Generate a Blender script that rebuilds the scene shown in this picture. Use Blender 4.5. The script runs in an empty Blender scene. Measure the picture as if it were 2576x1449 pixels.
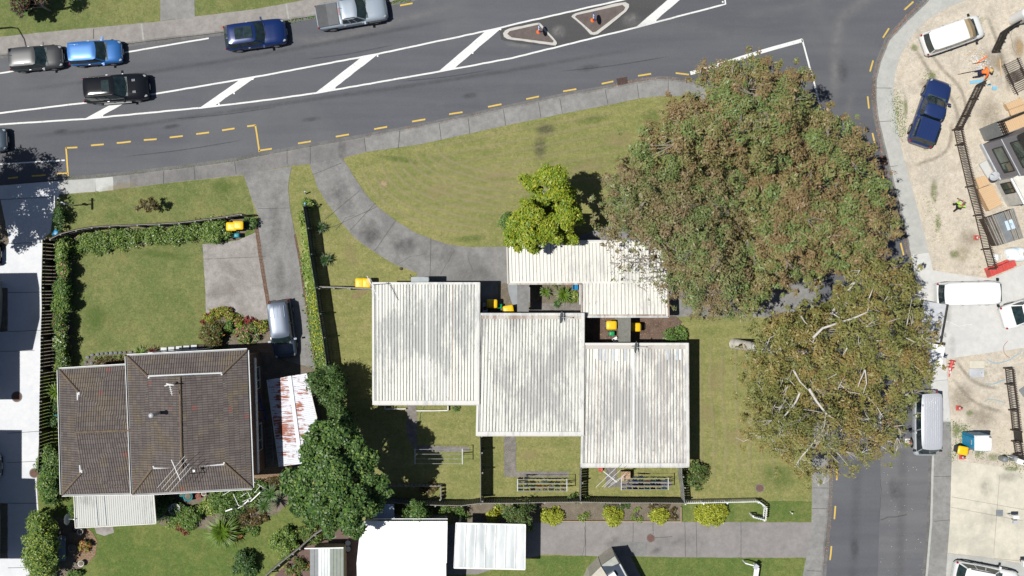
import bpy, math, random
import numpy as np
from mathutils import Vector, Matrix
R = math.radians
# ---------------------------------------------------------------- camera, sky, sun, exposure
H, S = 75.0, 34.35          # camera height (m); photo units per metre on the ground
sc = bpy.context.scene
cam = bpy.data.objects.new('camera', bpy.data.cameras.new('camera'))
sc.collection.objects.link(cam); sc.camera = cam
cam.location = (0, 0, H); cam.rotation_euler = (0, 0, 0)
cam.data.sensor_width = 36.0; cam.data.lens = 36.0; cam.data.clip_end = 2000
world = bpy.data.worlds.new("World"); sc.world = world; world.use_nodes = True
wn = world.node_tree.nodes; bg = wn['Background']
sky = wn.new('ShaderNodeTexSky'); sky.sky_type = 'NISHITA'; sky.sun_disc = False
SUN_EL, SUN_AZ = 66.5, 5.0   # light travels towards +x, turned 5 degrees to +y
sky.sun_elevation = R(SUN_EL); sky.sun_rotation = R(-90 - SUN_AZ)
world.node_tree.links.new(sky.outputs[0], bg.inputs[0]); bg.inputs[1].default_value = 0.05
sl = bpy.data.lights.new('sun', 'SUN'); sl.energy = 4.9; sl.angle = R(0.5); sl.color = (1, 0.965, 0.9)
so = bpy.data.objects.new('sun', sl); sc.collection.objects.link(so)
d = Vector((math.cos(R(SUN_EL))*math.cos(R(SUN_AZ)), math.cos(R(SUN_EL))*math.sin(R(SUN_AZ)), -math.sin(R(SUN_EL))))
so.rotation_euler = d.to_track_quat('-Z', 'Y').to_euler(); so.location = (-30, 0, 60)
sc.view_settings.view_transform = 'Standard'; sc.view_settings.look = 'None'
sc.view_settings.exposure = 0.0; sc.view_settings.gamma = 1.0
try: sc.cycles.max_bounces = 5; sc.cycles.diffuse_bounces = 1; sc.cycles.transparent_max_bounces = 12
except Exception: pass
col = sc.collection
rnd = random.Random(7); nr = np.random.default_rng(11)

def P(px, py, z=0.0):
    k = (1 - z/H)/S
    return Vector(((px-1288)*k, (724.5-py)*k, z))
def PP(pts, z): return [P(a, b, z) for a, b in pts]

# ---------------------------------------------------------------- mesh building
class MB:
    def __init__(s): s.v=[]; s.f=[]; s.m=[]; s.uv={}
    def poly(s, pts, mi=0, uv=None):
        b=len(s.v); s.v += [tuple(p) for p in pts]; s.f.append(tuple(range(b, b+len(pts)))); s.m.append(mi)
        if uv: s.uv[len(s.f)-1]=uv
        return s
    def grid(s, rows, mi=0, closed=False):
        b=len(s.v); n=len(rows[0])
        for r in rows: s.v += [tuple(p) for p in r]
        for i in range(len(rows)-1):
            for j in range(n if closed else n-1):
                k=(j+1)%n
                s.f.append((b+i*n+j, b+i*n+k, b+(i+1)*n+k, b+(i+1)*n+j)); s.m.append(mi)
        return s
    def box(s, c, sz, rz=0.0, mi=0, mat=None):
        x,y,z=[q/2 for q in sz]
        P8=[Vector((a*x,b_*y,c_*z)) for a in(-1,1) for b_ in(-1,1) for c_ in(-1,1)]
        M=mat if mat else Matrix.Rotation(rz,3,'Z')
        b=len(s.v); s.v += [tuple(M@p+Vector(c)) for p in P8]
        for f in ((0,1,3,2),(4,6,7,5),(0,4,5,1),(2,3,7,6),(0,2,6,4),(1,5,7,3)):
            s.f.append(tuple(b+i for i in f)); s.m.append(mi)
        return s
    def beam(s, a, b, w, h, mi=0, up=Vector((0,0,1))):
        a=Vector(a); b=Vector(b); d=b-a; L=d.length
        if L<1e-6: return s
        x=d/L; y=up.cross(x)
        if y.length<1e-4: y=Vector((0,1,0)).cross(x)
        y.normalize(); z=x.cross(y)
        return s.box((a+b)/2, (L,w,h), mi=mi, mat=Matrix((x,y,z)).transposed())
    def tube(s, pts, rad, n=6, mi=0, cap=True):
        pts=[Vector(p) for p in pts]
        if not hasattr(rad,'__len__'): rad=[rad]*len(pts)
        rows=[]
        for i,p in enumerate(pts):
            d=(pts[min(i+1,len(pts)-1)]-pts[max(i-1,0)])
            if d.length<1e-7: d=Vector((0,0,1))
            d.normalize(); a=Vector((0,0,1)) if abs(d.z)<.9 else Vector((1,0,0))
            u=d.cross(a).normalized(); w=d.cross(u)
            rows.append([p+(u*math.cos(t)+w*math.sin(t))*rad[i] for t in [2*math.pi*k/n for k in range(n)]])
        s.grid(rows, mi, True)
        if cap: s.poly(rows[0],mi); s.poly(rows[-1][::-1],mi)
        return s
    def lathe(s, c, prof, n=12, mi=0, axis=None):
        c=Vector(c); rows=[]
        M = axis if axis else Matrix.Identity(3)
        for r,z in prof: rows.append([c+M@Vector((r*math.cos(t),r*math.sin(t),z)) for t in [2*math.pi*k/n for k in range(n)]])
        s.grid(rows, mi, True); s.poly(rows[0][::-1],mi); s.poly(rows[-1],mi); return s
    def prism(s, pts, z0, z1, mi=0, side=None):
        pts=[Vector(p) for p in pts]; a=sum(p.x*q.y-q.x*p.y for p,q in zip(pts,pts[1:]+pts[:1]))
        if a<0: pts=pts[::-1]
        n=len(pts); b=len(s.v); s.v += [(p.x,p.y,z0) for p in pts]+[(p.x,p.y,z1) for p in pts]
        s.f.append(tuple(range(b+n,b+2*n))); s.m.append(mi)
        for i in range(n):
            j=(i+1)%n; s.f.append((b+i,b+j,b+n+j,b+n+i)); s.m.append(mi if side is None else side)
        return s
    def blob(s, c, r, n=8, mi=0):
        c=Vector(c); r=Vector(r) if hasattr(r,'__len__') else Vector((r,r,r)); rows=[]
        for i in range(n//2+1):
            a=-math.pi/2+math.pi*i/(n//2)
            rows.append([c+Vector((r.x*math.cos(a)*math.cos(t),r.y*math.cos(a)*math.sin(t),r.z*math.sin(a))) for t in [2*math.pi*k/n for k in range(n)]])
        return s.grid(rows,mi,True)
    def build(s, name, mats, parent=None, smooth=False, world=True, label=None):
        me=bpy.data.meshes.new(name)
        off=Vector((0,0,0))
        if parent is not None and world:
            p=parent
            while p is not None: off+=p.location; p=p.parent
        me.from_pydata([(x-off.x,y-off.y,z-off.z) for x,y,z in s.v],[],s.f)
        if not isinstance(mats,(list,tuple)): mats=[mats]
        for m in mats: me.materials.append(m)
        me.polygons.foreach_set('material_index', s.m)
        if s.uv:
            ul=me.uv_layers.new(name='UVMap')
            for fi,uvs in s.uv.items():
                p=me.polygons[fi]
                for k,li in enumerate(p.loop_indices): ul.data[li].uv=uvs[k]
        if smooth: me.polygons.foreach_set('use_smooth',[True]*len(me.polygons))
        me.update()
        o=bpy.data.objects.new(name, me); col.objects.link(o)
        if parent is not None: o.parent=parent
        if label: o['label']=label
        return o
def tag(o, label, cat, group=None):
    o['label']=label; o['category']=cat
    if group: o['group']=group
    return o
def thing(name, label, cat, loc=(0,0,0), rz=0.0, group=None):
    o=bpy.data.objects.new(name,None); col.objects.link(o); o.empty_display_size=.2
    o.location=loc; o.rotation_euler=(0,0,rz); return tag(o,label,cat,group)
def struct(o, kind='structure'): o['kind']=kind; return o
def dup(root, loc, rz=None, label=None, group=None):
    def cp(o, par):
        c=o.copy(); col.objects.link(c); c.parent=par
        for ch in o.children: cp(ch, c)
        return c
    r=cp(root, None); r.location=loc
    if rz is not None: r.rotation_euler=(0,0,rz)
    if label: r['label']=label
    if group: r['group']=group
    return r

# ---------------------------------------------------------------- materials
class NT:
    def __init__(s, name):
        s.mat=bpy.data.materials.new(name); s.mat.use_nodes=True; s.t=s.mat.node_tree
        s.b=s.t.nodes['Principled BSDF']; s.pos=None
    def n(s, typ, **kw):
        x=s.t.nodes.new(typ)
        for k,v in kw.items(): setattr(x,k,v)
        return x
    def l(s,a,b): s.t.links.new(a,b)
    def coord(s, kind='Object'):
        if kind=='World': return s.n('ShaderNodeNewGeometry').outputs['Position']
        return s.n('ShaderNodeTexCoord').outputs[kind]
    def map(s, co, scale=(1,1,1), rot=0.0, loc=(0,0,0)):
        m=s.n('ShaderNodeMapping'); s.l(co,m.inputs[0]); m.inputs['Scale'].default_value=scale
        m.inputs['Rotation'].default_value=(0,0,rot); m.inputs['Location'].default_value=loc; return m.outputs[0]
    def noise(s, co, sc_=1.0, det=3.0, rough=.55, dist=0.0):
        x=s.n('ShaderNodeTexNoise'); s.l(co,x.inputs['Vector']); x.inputs['Scale'].default_value=sc_
        x.inputs['Detail'].default_value=det; x.inputs['Roughness'].default_value=rough; x.inputs['Distortion'].default_value=dist
        return x.outputs[0]
    def ramp(s, f, stops, interp='LINEAR'):
        r=s.n('ShaderNodeValToRGB'); s.l(f,r.inputs[0]); r.color_ramp.interpolation=interp
        e=r.color_ramp.elements
        while len(e)<len(stops): e.new(.5)
        for q,(p,c) in zip(e,stops):
            q.position=p; q.color=(c if hasattr(c,'__len__') else (c,c,c))[:3]+(1,) if hasattr(c,'__len__') else (c,c,c,1)
        return r.outputs[0]
    def mix(s, f, a, b, mode='MIX'):
        m=s.n('ShaderNodeMix', data_type='RGBA', blend_type=mode)
        for i,v in ((0,f),(6,a),(7,b)):
            if hasattr(v,'is_output') or isinstance(v,bpy.types.NodeSocket): s.l(v,m.inputs[i])
            elif i==0: m.inputs[0].default_value=v
            else: m.inputs[i].default_value=(v[0],v[1],v[2],1) if hasattr(v,'__len__') else (v,v,v,1)
        return m.outputs[2]
    def math(s, op, a, b=0.0):
        m=s.n('ShaderNodeMath', operation=op)
        for i,v in enumerate((a,b)):
            if isinstance(v,bpy.types.NodeSocket): s.l(v,m.inputs[i])
            else: m.inputs[i].default_value=v
        return m.outputs[0]
    def base(s,c):
        if isinstance(c,bpy.types.NodeSocket): s.l(c,s.b.inputs['Base Color'])
        else: s.b.inputs['Base Color'].default_value=(c[0],c[1],c[2],1)
        return s
    def bump(s, h, strength=.3, dist=.02):
        b=s.n('ShaderNodeBump'); b.inputs['Strength'].default_value=strength; b.inputs['Distance'].default_value=dist
        s.l(h,b.inputs['Height']); s.l(b.outputs[0],s.b.inputs['Normal']); return s
    def set(s, rough=.8, metal=0.0, spec=.3, alpha=None, trans=None, coat=None):
        s.b.inputs['Roughness'].default_value=rough; s.b.inputs['Metallic'].default_value=metal
        s.b.inputs['Specular IOR Level'].default_value=spec
        if trans is not None: s.b.inputs['Transmission Weight'].default_value=trans
        if coat is not None: s.b.inputs['Coat Weight'].default_value=coat; s.b.inputs['Coat Roughness'].default_value=.08
        return s
_mc={}
def flat(name, c, rough=.6, metal=0.0, spec=.4, coat=None, var=.12):
    if name in _mc: return _mc[name]
    n=NT(name); co=n.coord('World'); f=n.noise(co,3.0,4)
    n.base(n.mix(n.ramp(f,[(.3,0.0),(.7,1.0)]), tuple(q*(1-var) for q in c), tuple(min(1,q*(1+var)) for q in c)))
    n.set(rough,metal,spec,coat=coat); _mc[name]=n.mat; return n.mat
def grass_mat(name, green, dry, amt=.5, streak=None, dead=(.34,.275,.155)):
    n=NT(name); co=n.coord('World')
    big=n.noise(co,.16,3,.6); mid=n.noise(co,1.1,4,.7,.6); fine=n.noise(co,9.0,3,.8); vf=n.noise(n.map(co,(1,1,1)),28.0,2,.9)
    f=n.math('ADD', n.math('MULTIPLY',big,.55), n.math('MULTIPLY',mid,.45))
    if streak:
        w=n.noise(n.map(co,(streak[0],streak[1],1),streak[2]),1.0,3,.6)
        f=n.math('ADD', n.math('MULTIPLY',f,.62), n.math('MULTIPLY',w,.38))
    c=n.mix(n.ramp(f,[(.5-amt*.20,0.0),(.5+.09,1.0)]) , green, dry)
    c=n.mix(n.math('MULTIPLY',n.ramp(n.noise(co,.9,6,.8,.8),[(.52,0.0),(.68,1.0)]),.75), c, dead)
    c=n.mix(n.math('MULTIPLY',n.ramp(n.noise(n.map(co,(1,1,1),0,(7,3,0)),2.6,5,.85,.5),[(.5,0.0),(.66,1.0)]),.5), c, tuple(q*.62 for q in green))
    c=n.mix(n.math('MULTIPLY',n.ramp(n.noise(n.map(co,(1,1,1),0,(2,8,0)),4.5,4,.85,.3),[(.46,0.0),(.60,1.0)]),.5), c, tuple(q*.66 for q in green))
    c=n.mix(n.math('MULTIPLY',n.ramp(n.noise(n.map(co,(1,1,1),0,(12,1,0)),5.5,4,.85,.3),[(.52,0.0),(.66,1.0)]),.5), c, tuple(min(1,q*1.3) for q in dry))
    c=n.mix(n.math('MULTIPLY',n.ramp(fine,[(.35,1.0),(.6,0.0)]),.42), c, tuple(q*.5 for q in green))
    c=n.mix(n.math('MULTIPLY',n.ramp(vf,[(.5,0.0),(.72,1.0)]),.5), c, tuple(min(1,q*1.55) for q in dry))
    n.base(c).set(.95,spec=.1).bump(n.math('ADD',fine,vf),.5,.03); return n.mat
def concrete_mat(name, a, b, stain=(.1,.1,.1), st=.5, speck=.25, rot=0.0, size=1.0):
    n=NT(name); co=n.coord('World')
    big=n.noise(co,.45*size,5,.65,.4); mid=n.noise(co,2.5,5,.7); fine=n.noise(co,22.0,2,.8)
    c=n.mix(n.ramp(mid,[(.35,0.0),(.65,1.0)]),a,b)
    c=n.mix(n.math('MULTIPLY',n.ramp(big,[(.46,0.0),(.68,1.0)]),st),c,stain)
    c=n.mix(n.math('MULTIPLY',n.ramp(fine,[(.5,0.0),(.7,1.0)]),speck),c,tuple(min(1,q*1.5) for q in b))
    c=n.mix(n.math('MULTIPLY',n.ramp(fine,[(.3,1.0),(.46,0.0)]),speck),c,tuple(q*.6 for q in a))
    n.base(c).set(.9,spec=.2).bump(fine,.25,.01); return n.mat
def leaf_mat(name, c1, c2, c3, scale=1.2, trans=.12, gloss=.45):
    n=NT(name); co=n.coord('World'); at=n.n('ShaderNodeAttribute',attribute_name='tint')
    f=n.math('ADD', n.math('MULTIPLY',n.noise(co,scale,3,.6),.45), n.math('MULTIPLY',at.outputs['Fac'],.55))
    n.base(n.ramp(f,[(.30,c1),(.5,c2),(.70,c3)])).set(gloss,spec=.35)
    tr=n.n('ShaderNodeBsdfTranslucent'); n.l(n.b.inputs['Base Color'].links[0].from_socket,tr.inputs[0])
    mx=n.n('ShaderNodeMixShader'); mx.inputs[0].default_value=trans
    out=[x for x in n.t.nodes if x.type=='OUTPUT_MATERIAL'][0]
    n.l(n.b.outputs[0],mx.inputs[1]); n.l(tr.outputs[0],mx.inputs[2]); n.l(mx.outputs[0],out.inputs[0]); return n.mat

M={}
M['grass_dry']=grass_mat('grass_dry',(.155,.188,.06),(.295,.275,.112),.55,(.22,1.6,R(14)))
M['grass_green']=grass_mat('grass_green',(.115,.158,.052),(.222,.226,.09),.3,None,(.20,.17,.07))
M['grass_lush']=grass_mat('grass_lush',(.088,.143,.036),(.182,.206,.066),.3,None,(.2,.18,.07))
M['grass_right']=grass_mat('grass_right',(.165,.185,.06),(.305,.275,.115),.6,(1.5,.25,R(3)))
def asphalt(name, a, b, rotate):
    n=NT(name); co=n.coord('World')
    sw=n.noise(n.map(co,(.06,.75,1),rotate),1.0,4,.6); big=n.noise(co,.09,4,.6,.8); fine=n.noise(co,26.0,2,.9); mid=n.noise(co,1.3,5,.75)
    c=n.mix(n.ramp(sw,[(.35,0.0),(.68,1.0)]),a,b)
    c=n.mix(n.math('MULTIPLY',n.ramp(big,[(.53,0.0),(.72,1.0)]),.35),c,(.165,.165,.165))
    c=n.mix(n.math('MULTIPLY',n.ramp(mid,[(.55,0.0),(.8,1.0)]),.25),c,tuple(q*1.35 for q in b))
    c=n.mix(n.math('MULTIPLY',n.ramp(fine,[(.54,0.0),(.74,1.0)]),.4),c,(.2,.2,.2))
    c=n.mix(n.math('MULTIPLY',n.ramp(fine,[(.28,1.0),(.44,0.0)]),.35),c,(.045,.045,.05))
    n.base(c).set(.82,spec=.3).bump(fine,.25,.008); return n.mat
M['asphalt']=asphalt('asphalt',(.086,.090,.104),(.107,.112,.126),R(-10))
M['asphalt_worn']=asphalt('asphalt_worn',(.105,.108,.12),(.142,.144,.152),R(88))
M['asphalt_patch']=asphalt('asphalt_patch',(.06,.06,.064),(.075,.074,.076),R(20))
M['footpath']=concrete_mat('footpath',(.20,.20,.195),(.27,.27,.262),(.15,.15,.15),.5,.2)
M['footpath_old']=concrete_mat('footpath_old',(.165,.16,.16),(.215,.21,.205),(.10,.10,.10),.5,.3)
M['footpath_pinky']=concrete_mat('footpath_pinky',(.23,.215,.205),(.30,.285,.27),(.17,.16,.15),.4,.2)
M['footpath_light']=concrete_mat('footpath_light',(.37,.375,.36),(.44,.445,.425),(.29,.30,.29),.4,.1)
M['patch_white']=concrete_mat('patch_white',(.42,.44,.42),(.5,.51,.49),(.36,.38,.36),.4,.1)
M['drive_grey']=concrete_mat('drive_grey',(.18,.178,.175),(.25,.246,.24),(.11,.11,.11),.7,.4)
M['drive_brown']=concrete_mat('drive_brown',(.215,.205,.20),(.265,.25,.245),(.15,.145,.14),.5,.25)
M['pad']=concrete_mat('pad',(.24,.225,.215),(.35,.33,.315),(.15,.135,.13),.75,.35)
M['pale']=concrete_mat('pale',(.50,.50,.49),(.57,.57,.555),(.42,.43,.44),.5,.06)
M['new_drive']=concrete_mat('new_drive',(.60,.62,.65),(.66,.67,.70),(.5,.53,.57),.5,.06)
M['beige']=concrete_mat('beige',(.52,.49,.41),(.60,.57,.48),(.36,.35,.31),.7,.1)
M['pebble']=concrete_mat('pebble',(.13,.12,.11),(.24,.225,.21),(.09,.085,.08),.5,.7)
M['kerb']=concrete_mat('kerb',(.16,.155,.15),(.25,.245,.235),(.08,.075,.07),.6,.4)
M['gutter']=concrete_mat('gutter',(.12,.12,.12),(.17,.168,.165),(.07,.07,.07),.6,.4)
M['slate']=concrete_mat('slate',(.25,.27,.29),(.3,.32,.34),(.2,.2,.22),.3,.1)
def dirt_mat():
    n=NT('dirt'); co=n.coord('World')
    big=n.noise(co,.2,5,.65,.6); mid=n.noise(co,1.4,6,.75,.8); fine=n.noise(co,14.0,4,.85)
    c=n.mix(n.ramp(mid,[(.35,0.0),(.66,1.0)]),(.45,.41,.345),(.635,.58,.495))
    c=n.mix(n.math('MULTIPLY',n.ramp(big,[(.42,0.0),(.62,1.0)]),.55),c,(.60,.53,.42))
    c=n.mix(n.math('MULTIPLY',n.ramp(n.noise(co,.5,6,.8,.5),[(.5,0.0),(.66,1.0)]),.6),c,(.38,.35,.31))
    c=n.mix(n.math('MULTIPLY',n.ramp(n.noise(n.map(co,(1,1,1),0,(30,9,0)),.55,6,.78,.4),[(.60,0.0),(.67,1.0)]),.75),c,(.24,.26,.12))
    c=n.mix(n.math('MULTIPLY',n.ramp(n.noise(co,3.2,5,.9,.4),[(.5,0.0),(.64,1.0)]),.55),c,(.36,.30,.235))
    c=n.mix(n.math('MULTIPLY',n.ramp(n.noise(n.map(co,(1,1,1),0,(4,4,0)),4.5,5,.9,.2),[(.54,0.0),(.66,1.0)]),.5),c,(.78,.72,.62))
    c=n.mix(n.math('MULTIPLY',n.ramp(fine,[(.3,1.0),(.48,0.0)]),.55),c,(.26,.21,.15))
    n.base(c).set(.95,spec=.1).bump(n.math('ADD',mid,fine),.7,.05); return n.mat
M['dirt']=dirt_mat()
def soil_mat(name,a,b,c3):
    n=NT(name); co=n.coord('World'); fine=n.noise(co,16.0,4,.9); mid=n.noise(co,2.0,5,.7)
    c=n.mix(n.ramp(mid,[(.35,0.0),(.65,1.0)]),a,b); c=n.mix(n.ramp(fine,[(.5,0.0),(.68,1.0)]),c,c3)
    n.base(c).set(.95,spec=.1).bump(fine,.8,.05); return n.mat
M['mulch']=soil_mat('mulch',(.10,.07,.055),(.16,.12,.095),(.27,.20,.16))
M['soil']=soil_mat('soil',(.13,.11,.085),(.2,.17,.13),(.3,.27,.21))
M['scoria']=soil_mat('scoria',(.13,.09,.08),(.17,.12,.105),(.24,.17,.15))
M['brick_paving']=None
def bricks(name,a,b,mort,sx,sy,rot=0.0,kind='World'):
    n=NT(name); co=n.map(n.coord(kind),(1,1,1),rot)
    t=n.n('ShaderNodeTexBrick'); n.l(co,t.inputs[0]); t.inputs['Color1'].default_value=a+(1,); t.inputs['Color2'].default_value=b+(1,)
    t.inputs['Mortar'].default_value=mort+(1,); t.inputs['Scale'].default_value=1.0; t.inputs['Brick Width'].default_value=sx; t.inputs['Row Height'].default_value=sy
    t.inputs['Mortar Size'].default_value=.015
    f=n.noise(n.coord('World'),3.0,4)
    n.base(n.mix(n.math('MULTIPLY',f,.5),t.outputs[0],tuple(q*.6 for q in a))).set(.9,spec=.1); return n.mat
M['brick_paving']=bricks('brick_paving',(.26,.17,.11),(.34,.24,.16),(.12,.10,.07),.24,.12)
M['brick_dark']=bricks('brick_dark',(.16,.10,.075),(.22,.15,.11),(.07,.06,.05),.16,.24,R(8))
def paint(name,a,wear=.35,wc=(.1,.1,.105),sc_=7.0):
    n=NT(name); co=n.coord('World'); f=n.noise(co,sc_,6,.8); g=n.noise(co,1.0,4,.7)
    m=n.math('MULTIPLY',n.ramp(f,[(.56,0.0),(.66,1.0)]),wear)
    c=n.mix(n.ramp(g,[(.3,0.0),(.7,1.0)]),tuple(q*.88 for q in a),a); n.base(n.mix(m,c,wc)).set(.7,spec=.3); return n.mat
M['line_white']=paint('line_white',(.72,.73,.72),.6)
M['line_old']=paint('line_old',(.66,.67,.64),.8,sc_=5.0)
M['line_yellow']=paint('line_yellow',(.62,.43,.10),.5)
M['kerb_white']=paint('kerb_white',(.50,.49,.46),.75,(.24,.235,.22),6.0)
# weathered metal roof: ribs run along the object's y
def roof_mat(name, light, grey, bal=.5, rust=.25, seam=.21, rustc=(.26,.10,.04)):
    n=NT(name); co=n.coord('World')
    st=n.noise(n.map(co,(3.6,.55,1)),1.0,7,.85); wide=n.noise(n.map(co,(.25,.16,1)),1.0,3,.6); fine=n.noise(n.map(co,(20,3,1)),1.0,3,.8)
    f=n.math('ADD', n.math('ADD',n.math('MULTIPLY',st,.55),n.math('MULTIPLY',wide,.55)), n.math('MULTIPLY',n.math('SUBTRACT',fine,.5),.14))
    c=n.mix(n.ramp(f,[(bal,0.0),(bal+.07,1.0)]),light,grey)
    sp=n.ramp(n.noise(n.map(co,(3.5,1.6,1)),1.4,2,.5),[(.70,0.0),(.74,1.0)])
    c=n.mix(n.math('MULTIPLY',sp,.55),c,(.22,.225,.24))
    c=n.mix(n.math('MULTIPLY',n.ramp(n.noise(n.map(co,(5,.5,1),0,(3,7,0)),1.0,5,.8),[(.66,0.0),(.7,1.0)]),rust),c,rustc)
    n.base(c).set(.55,spec=.4); return n.mat
M['roof_a']=roof_mat('roof_a',(.66,.66,.61),(.41,.42,.41),.545,.4)
M['roof_b']=roof_mat('roof_b',(.66,.66,.61),(.40,.40,.385),.53,.35)
M['roof_c']=roof_mat('roof_c',(.66,.655,.61),(.42,.415,.40),.505,.15)
M['roof_p']=roof_mat('roof_p',(.68,.67,.62),(.52,.52,.49),.60,.25)
M['roof_ver']=roof_mat('roof_ver',(.46,.47,.455),(.29,.30,.29),.56,.1)
M['trim']=roof_mat('trim',(.60,.60,.575),(.42,.43,.44),.54,.6)
def rusty(name, ax):
    n=NT(name); co=n.coord('World')
    m=n.noise(n.map(co,(1.2,9,1),R(8)) ,1.0,4,.75); g=n.noise(co,.55,3,.6,.5)
    at=n.math('ADD',n.math('MULTIPLY',m,.6),n.math('MULTIPLY',g,.55))
    c=n.mix(n.ramp(at,[(.60,0.0),(.63,1.0)]),(.60,.63,.70),(.28,.07,.03)); n.base(c).set(.5,spec=.4); return n.mat
M['roof_rusty']=rusty('roof_rusty',0)
M['rust_trim']=roof_mat('rust_trim',(.47,.45,.41),(.26,.19,.15),.56,.7)
M['roof_white']=flat('roof_white',(.82,.83,.84),.35,0,.5,var=.02)
def poly_mat():
    n=NT('poly_panel'); co=n.coord('World'); f=n.noise(n.map(co,(.9,.35,1)),1.0,3,.5,.4)
    n.base(n.ramp(f,[(.35,(.50,.54,.55)),(.62,(.70,.73,.74))])).set(.22,spec=.6).bump(n.noise(n.map(co,(1.2,.5,1)),1.0,2),.5,.12); return n.mat
M['poly']=poly_mat()
def tile_mat():
    # UV: u runs along the eave, v up the slope, in metres
    n=NT('roof_tile'); uv=n.coord('UV'); sep=n.n('ShaderNodeSeparateXYZ'); n.l(uv,sep.inputs[0])
    u=sep.outputs[0]; v=sep.outputs[1]
    fu=n.math('FRACT',n.math('MULTIPLY',u,1/.165)); fv=n.math('FRACT',n.math('MULTIPLY',v,1/.345))
    hu=n.math('SINE',n.math('MULTIPLY',fu,math.pi)); 
    cell=n.n('ShaderNodeCombineXYZ'); n.l(n.math('FLOOR',n.math('MULTIPLY',u,1/.33)),cell.inputs[0]); n.l(n.math('FLOOR',n.math('MULTIPLY',v,1/.345)),cell.inputs[1])
    wn_=n.n('ShaderNodeTexWhiteNoise',noise_dimensions='2D'); n.l(cell.outputs[0],wn_.inputs['Vector']); w=wn_.outputs[0]
    co=n.coord('World')
    c=n.ramp(w,[(0.0,(.105,.09,.087)),(.6,(.128,.11,.106)),(1.0,(.148,.127,.122))])
    c=n.mix(n.math('MULTIPLY',n.ramp(n.noise(co,.5,4,.7,.5),[(.5,0.0),(.68,1.0)]),.45),c,(.22,.17,.085))
    red=n.math('MULTIPLY',n.ramp(w,[(.93,0.0),(.935,1.0)],'CONSTANT'),n.ramp(n.noise(n.map(co,(1,1,1),0,(5,5,0)),.45,2),[(.56,0.0),(.58,1.0)]))
    c=n.mix(n.math('MULTIPLY',red,.6),c,(.24,.075,.065))
    c=n.mix(n.math('MULTIPLY',n.ramp(n.noise(co,9.0,3,.8),[(.60,0.0),(.66,1.0)]),.5),c,(.33,.27,.17))
    c=n.mix(n.ramp(fu,[(0.0,.72),(.1,.0),(.86,0.0),(1.0,.72)]),c,(.035,.03,.028))
    c=n.mix(n.ramp(fv,[(0.0,.45),(.10,.0)]),c,(.03,.026,.024))  # shade at each tile step put into the colour as dark course lines
    h=n.math('ADD',n.math('MULTIPLY',hu,.6),n.math('SUBTRACT',1.0,fv)); n.base(c).set(.8,spec=.25).bump(h,1.0,.10); return n.mat
M['tile']=tile_mat()
M['ridge']=soil_mat('ridge',(.13,.105,.09),(.19,.145,.10),(.27,.20,.12))
M['white']=flat('white_paint',(.76,.77,.76),.5)
M['offwhite']=flat('off_white',(.62,.61,.57),.6)
M['cream']=flat('cream_wall',(.5,.47,.4),.8)
M['brickwall']=flat('brick_wall',(.22,.13,.10),.9)
M['dark']=flat('dark_metal',(.02,.018,.017),.5)
M['bronze']=flat('bronze_steel',(.045,.03,.024),.5)
M['black']=flat('black_rubber',(.015,.015,.016),.6)
M['grey']=flat('grey_paint',(.20,.215,.225),.5)
M['ltgrey']=flat('light_grey',(.45,.47,.5),.5)
M['gal']=flat('galvanised',(.50,.52,.55),.45,.1,.5)
M['galv_dark']=flat('galvanised_dark',(.22,.25,.27),.5,.3,.5)
M['wood_grey']=soil_mat('wood_grey',(.22,.21,.19),(.32,.31,.28),(.42,.41,.38))
M['wood_dark']=soil_mat('wood_dark',(.07,.055,.045),(.11,.09,.075),(.17,.14,.12))
M['wood_brown']=soil_mat('wood_brown',(.10,.07,.045),(.15,.11,.075),(.2,.16,.12))
M['fence_green']=soil_mat('fence_green',(.07,.085,.08),(.10,.12,.11),(.14,.16,.15))
def deck_mat(name, rot, a=(.52,.35,.20), b=(.60,.43,.27)):
    n=NT(name); co=n.map(n.coord('World'),(1,1,1),rot); sp=n.n('ShaderNodeSeparateXYZ'); n.l(co,sp.inputs[0])
    fr=n.math('FRACT',n.math('MULTIPLY',sp.outputs[0],1/.14)); g=n.noise(n.map(co,(9,1,1)),1.0,3,.7)
    c=n.mix(g,a,b); n.base(n.mix(n.ramp(fr,[(0.0,.8),(.1,0.0)]),c,(.15,.08,.04))).set(.6); return n.mat
M['deck']=deck_mat('timber_deck',R(-26)); M['deck2']=deck_mat('timber_deck_b',R(64))
M['timber_new']=flat('timber_new',(.60,.42,.24),.7)
M['bark']=soil_mat('bark_brown',(.10,.08,.065),(.17,.14,.115),(.28,.25,.22))
M['bark_pale']=soil_mat('bark_pale',(.40,.37,.33),(.66,.63,.59),(.75,.73,.69))
M['bark_grey']=soil_mat('bark_grey',(.25,.22,.20),(.38,.35,.32),(.5,.47,.43))
M['glass']=flat('car_glass',(.018,.034,.038),.07,0,.55,var=.5)
def winglass():
    n=NT('window_glass'); co=n.coord('World'); n.base(n.ramp(n.noise(co,.8,2),[(.35,(.03,.05,.045)),(.7,(.10,.15,.13))])).set(.05,spec=.7); return n.mat
M['wglass']=winglass()
M['yellow']=flat('yellow_lid',(.80,.50,.01),.4,var=.04); M['greenlid']=flat('green_lid',(.01,.28,.09),.4); M['teal']=flat('teal_plastic',(.01,.22,.26),.45)
M['red']=flat('red_plastic',(.55,.08,.07),.45); M['bin']=flat('bin_body',(.05,.055,.06),.5); M['bingreen']=flat('bin_green',(.01,.2,.09),.5)
M['orange']=flat('orange',(.85,.17,.03),.6); M['blue']=flat('blue_plastic',(.0,.17,.36),.4); M['skyblue']=flat('sky_blue',(.2,.45,.62),.5)
M['terracotta']=flat('terracotta',(.34,.13,.07),.8); M['manhole']=soil_mat('manhole',(.13,.075,.065),(.17,.10,.085),(.22,.14,.12))
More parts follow.
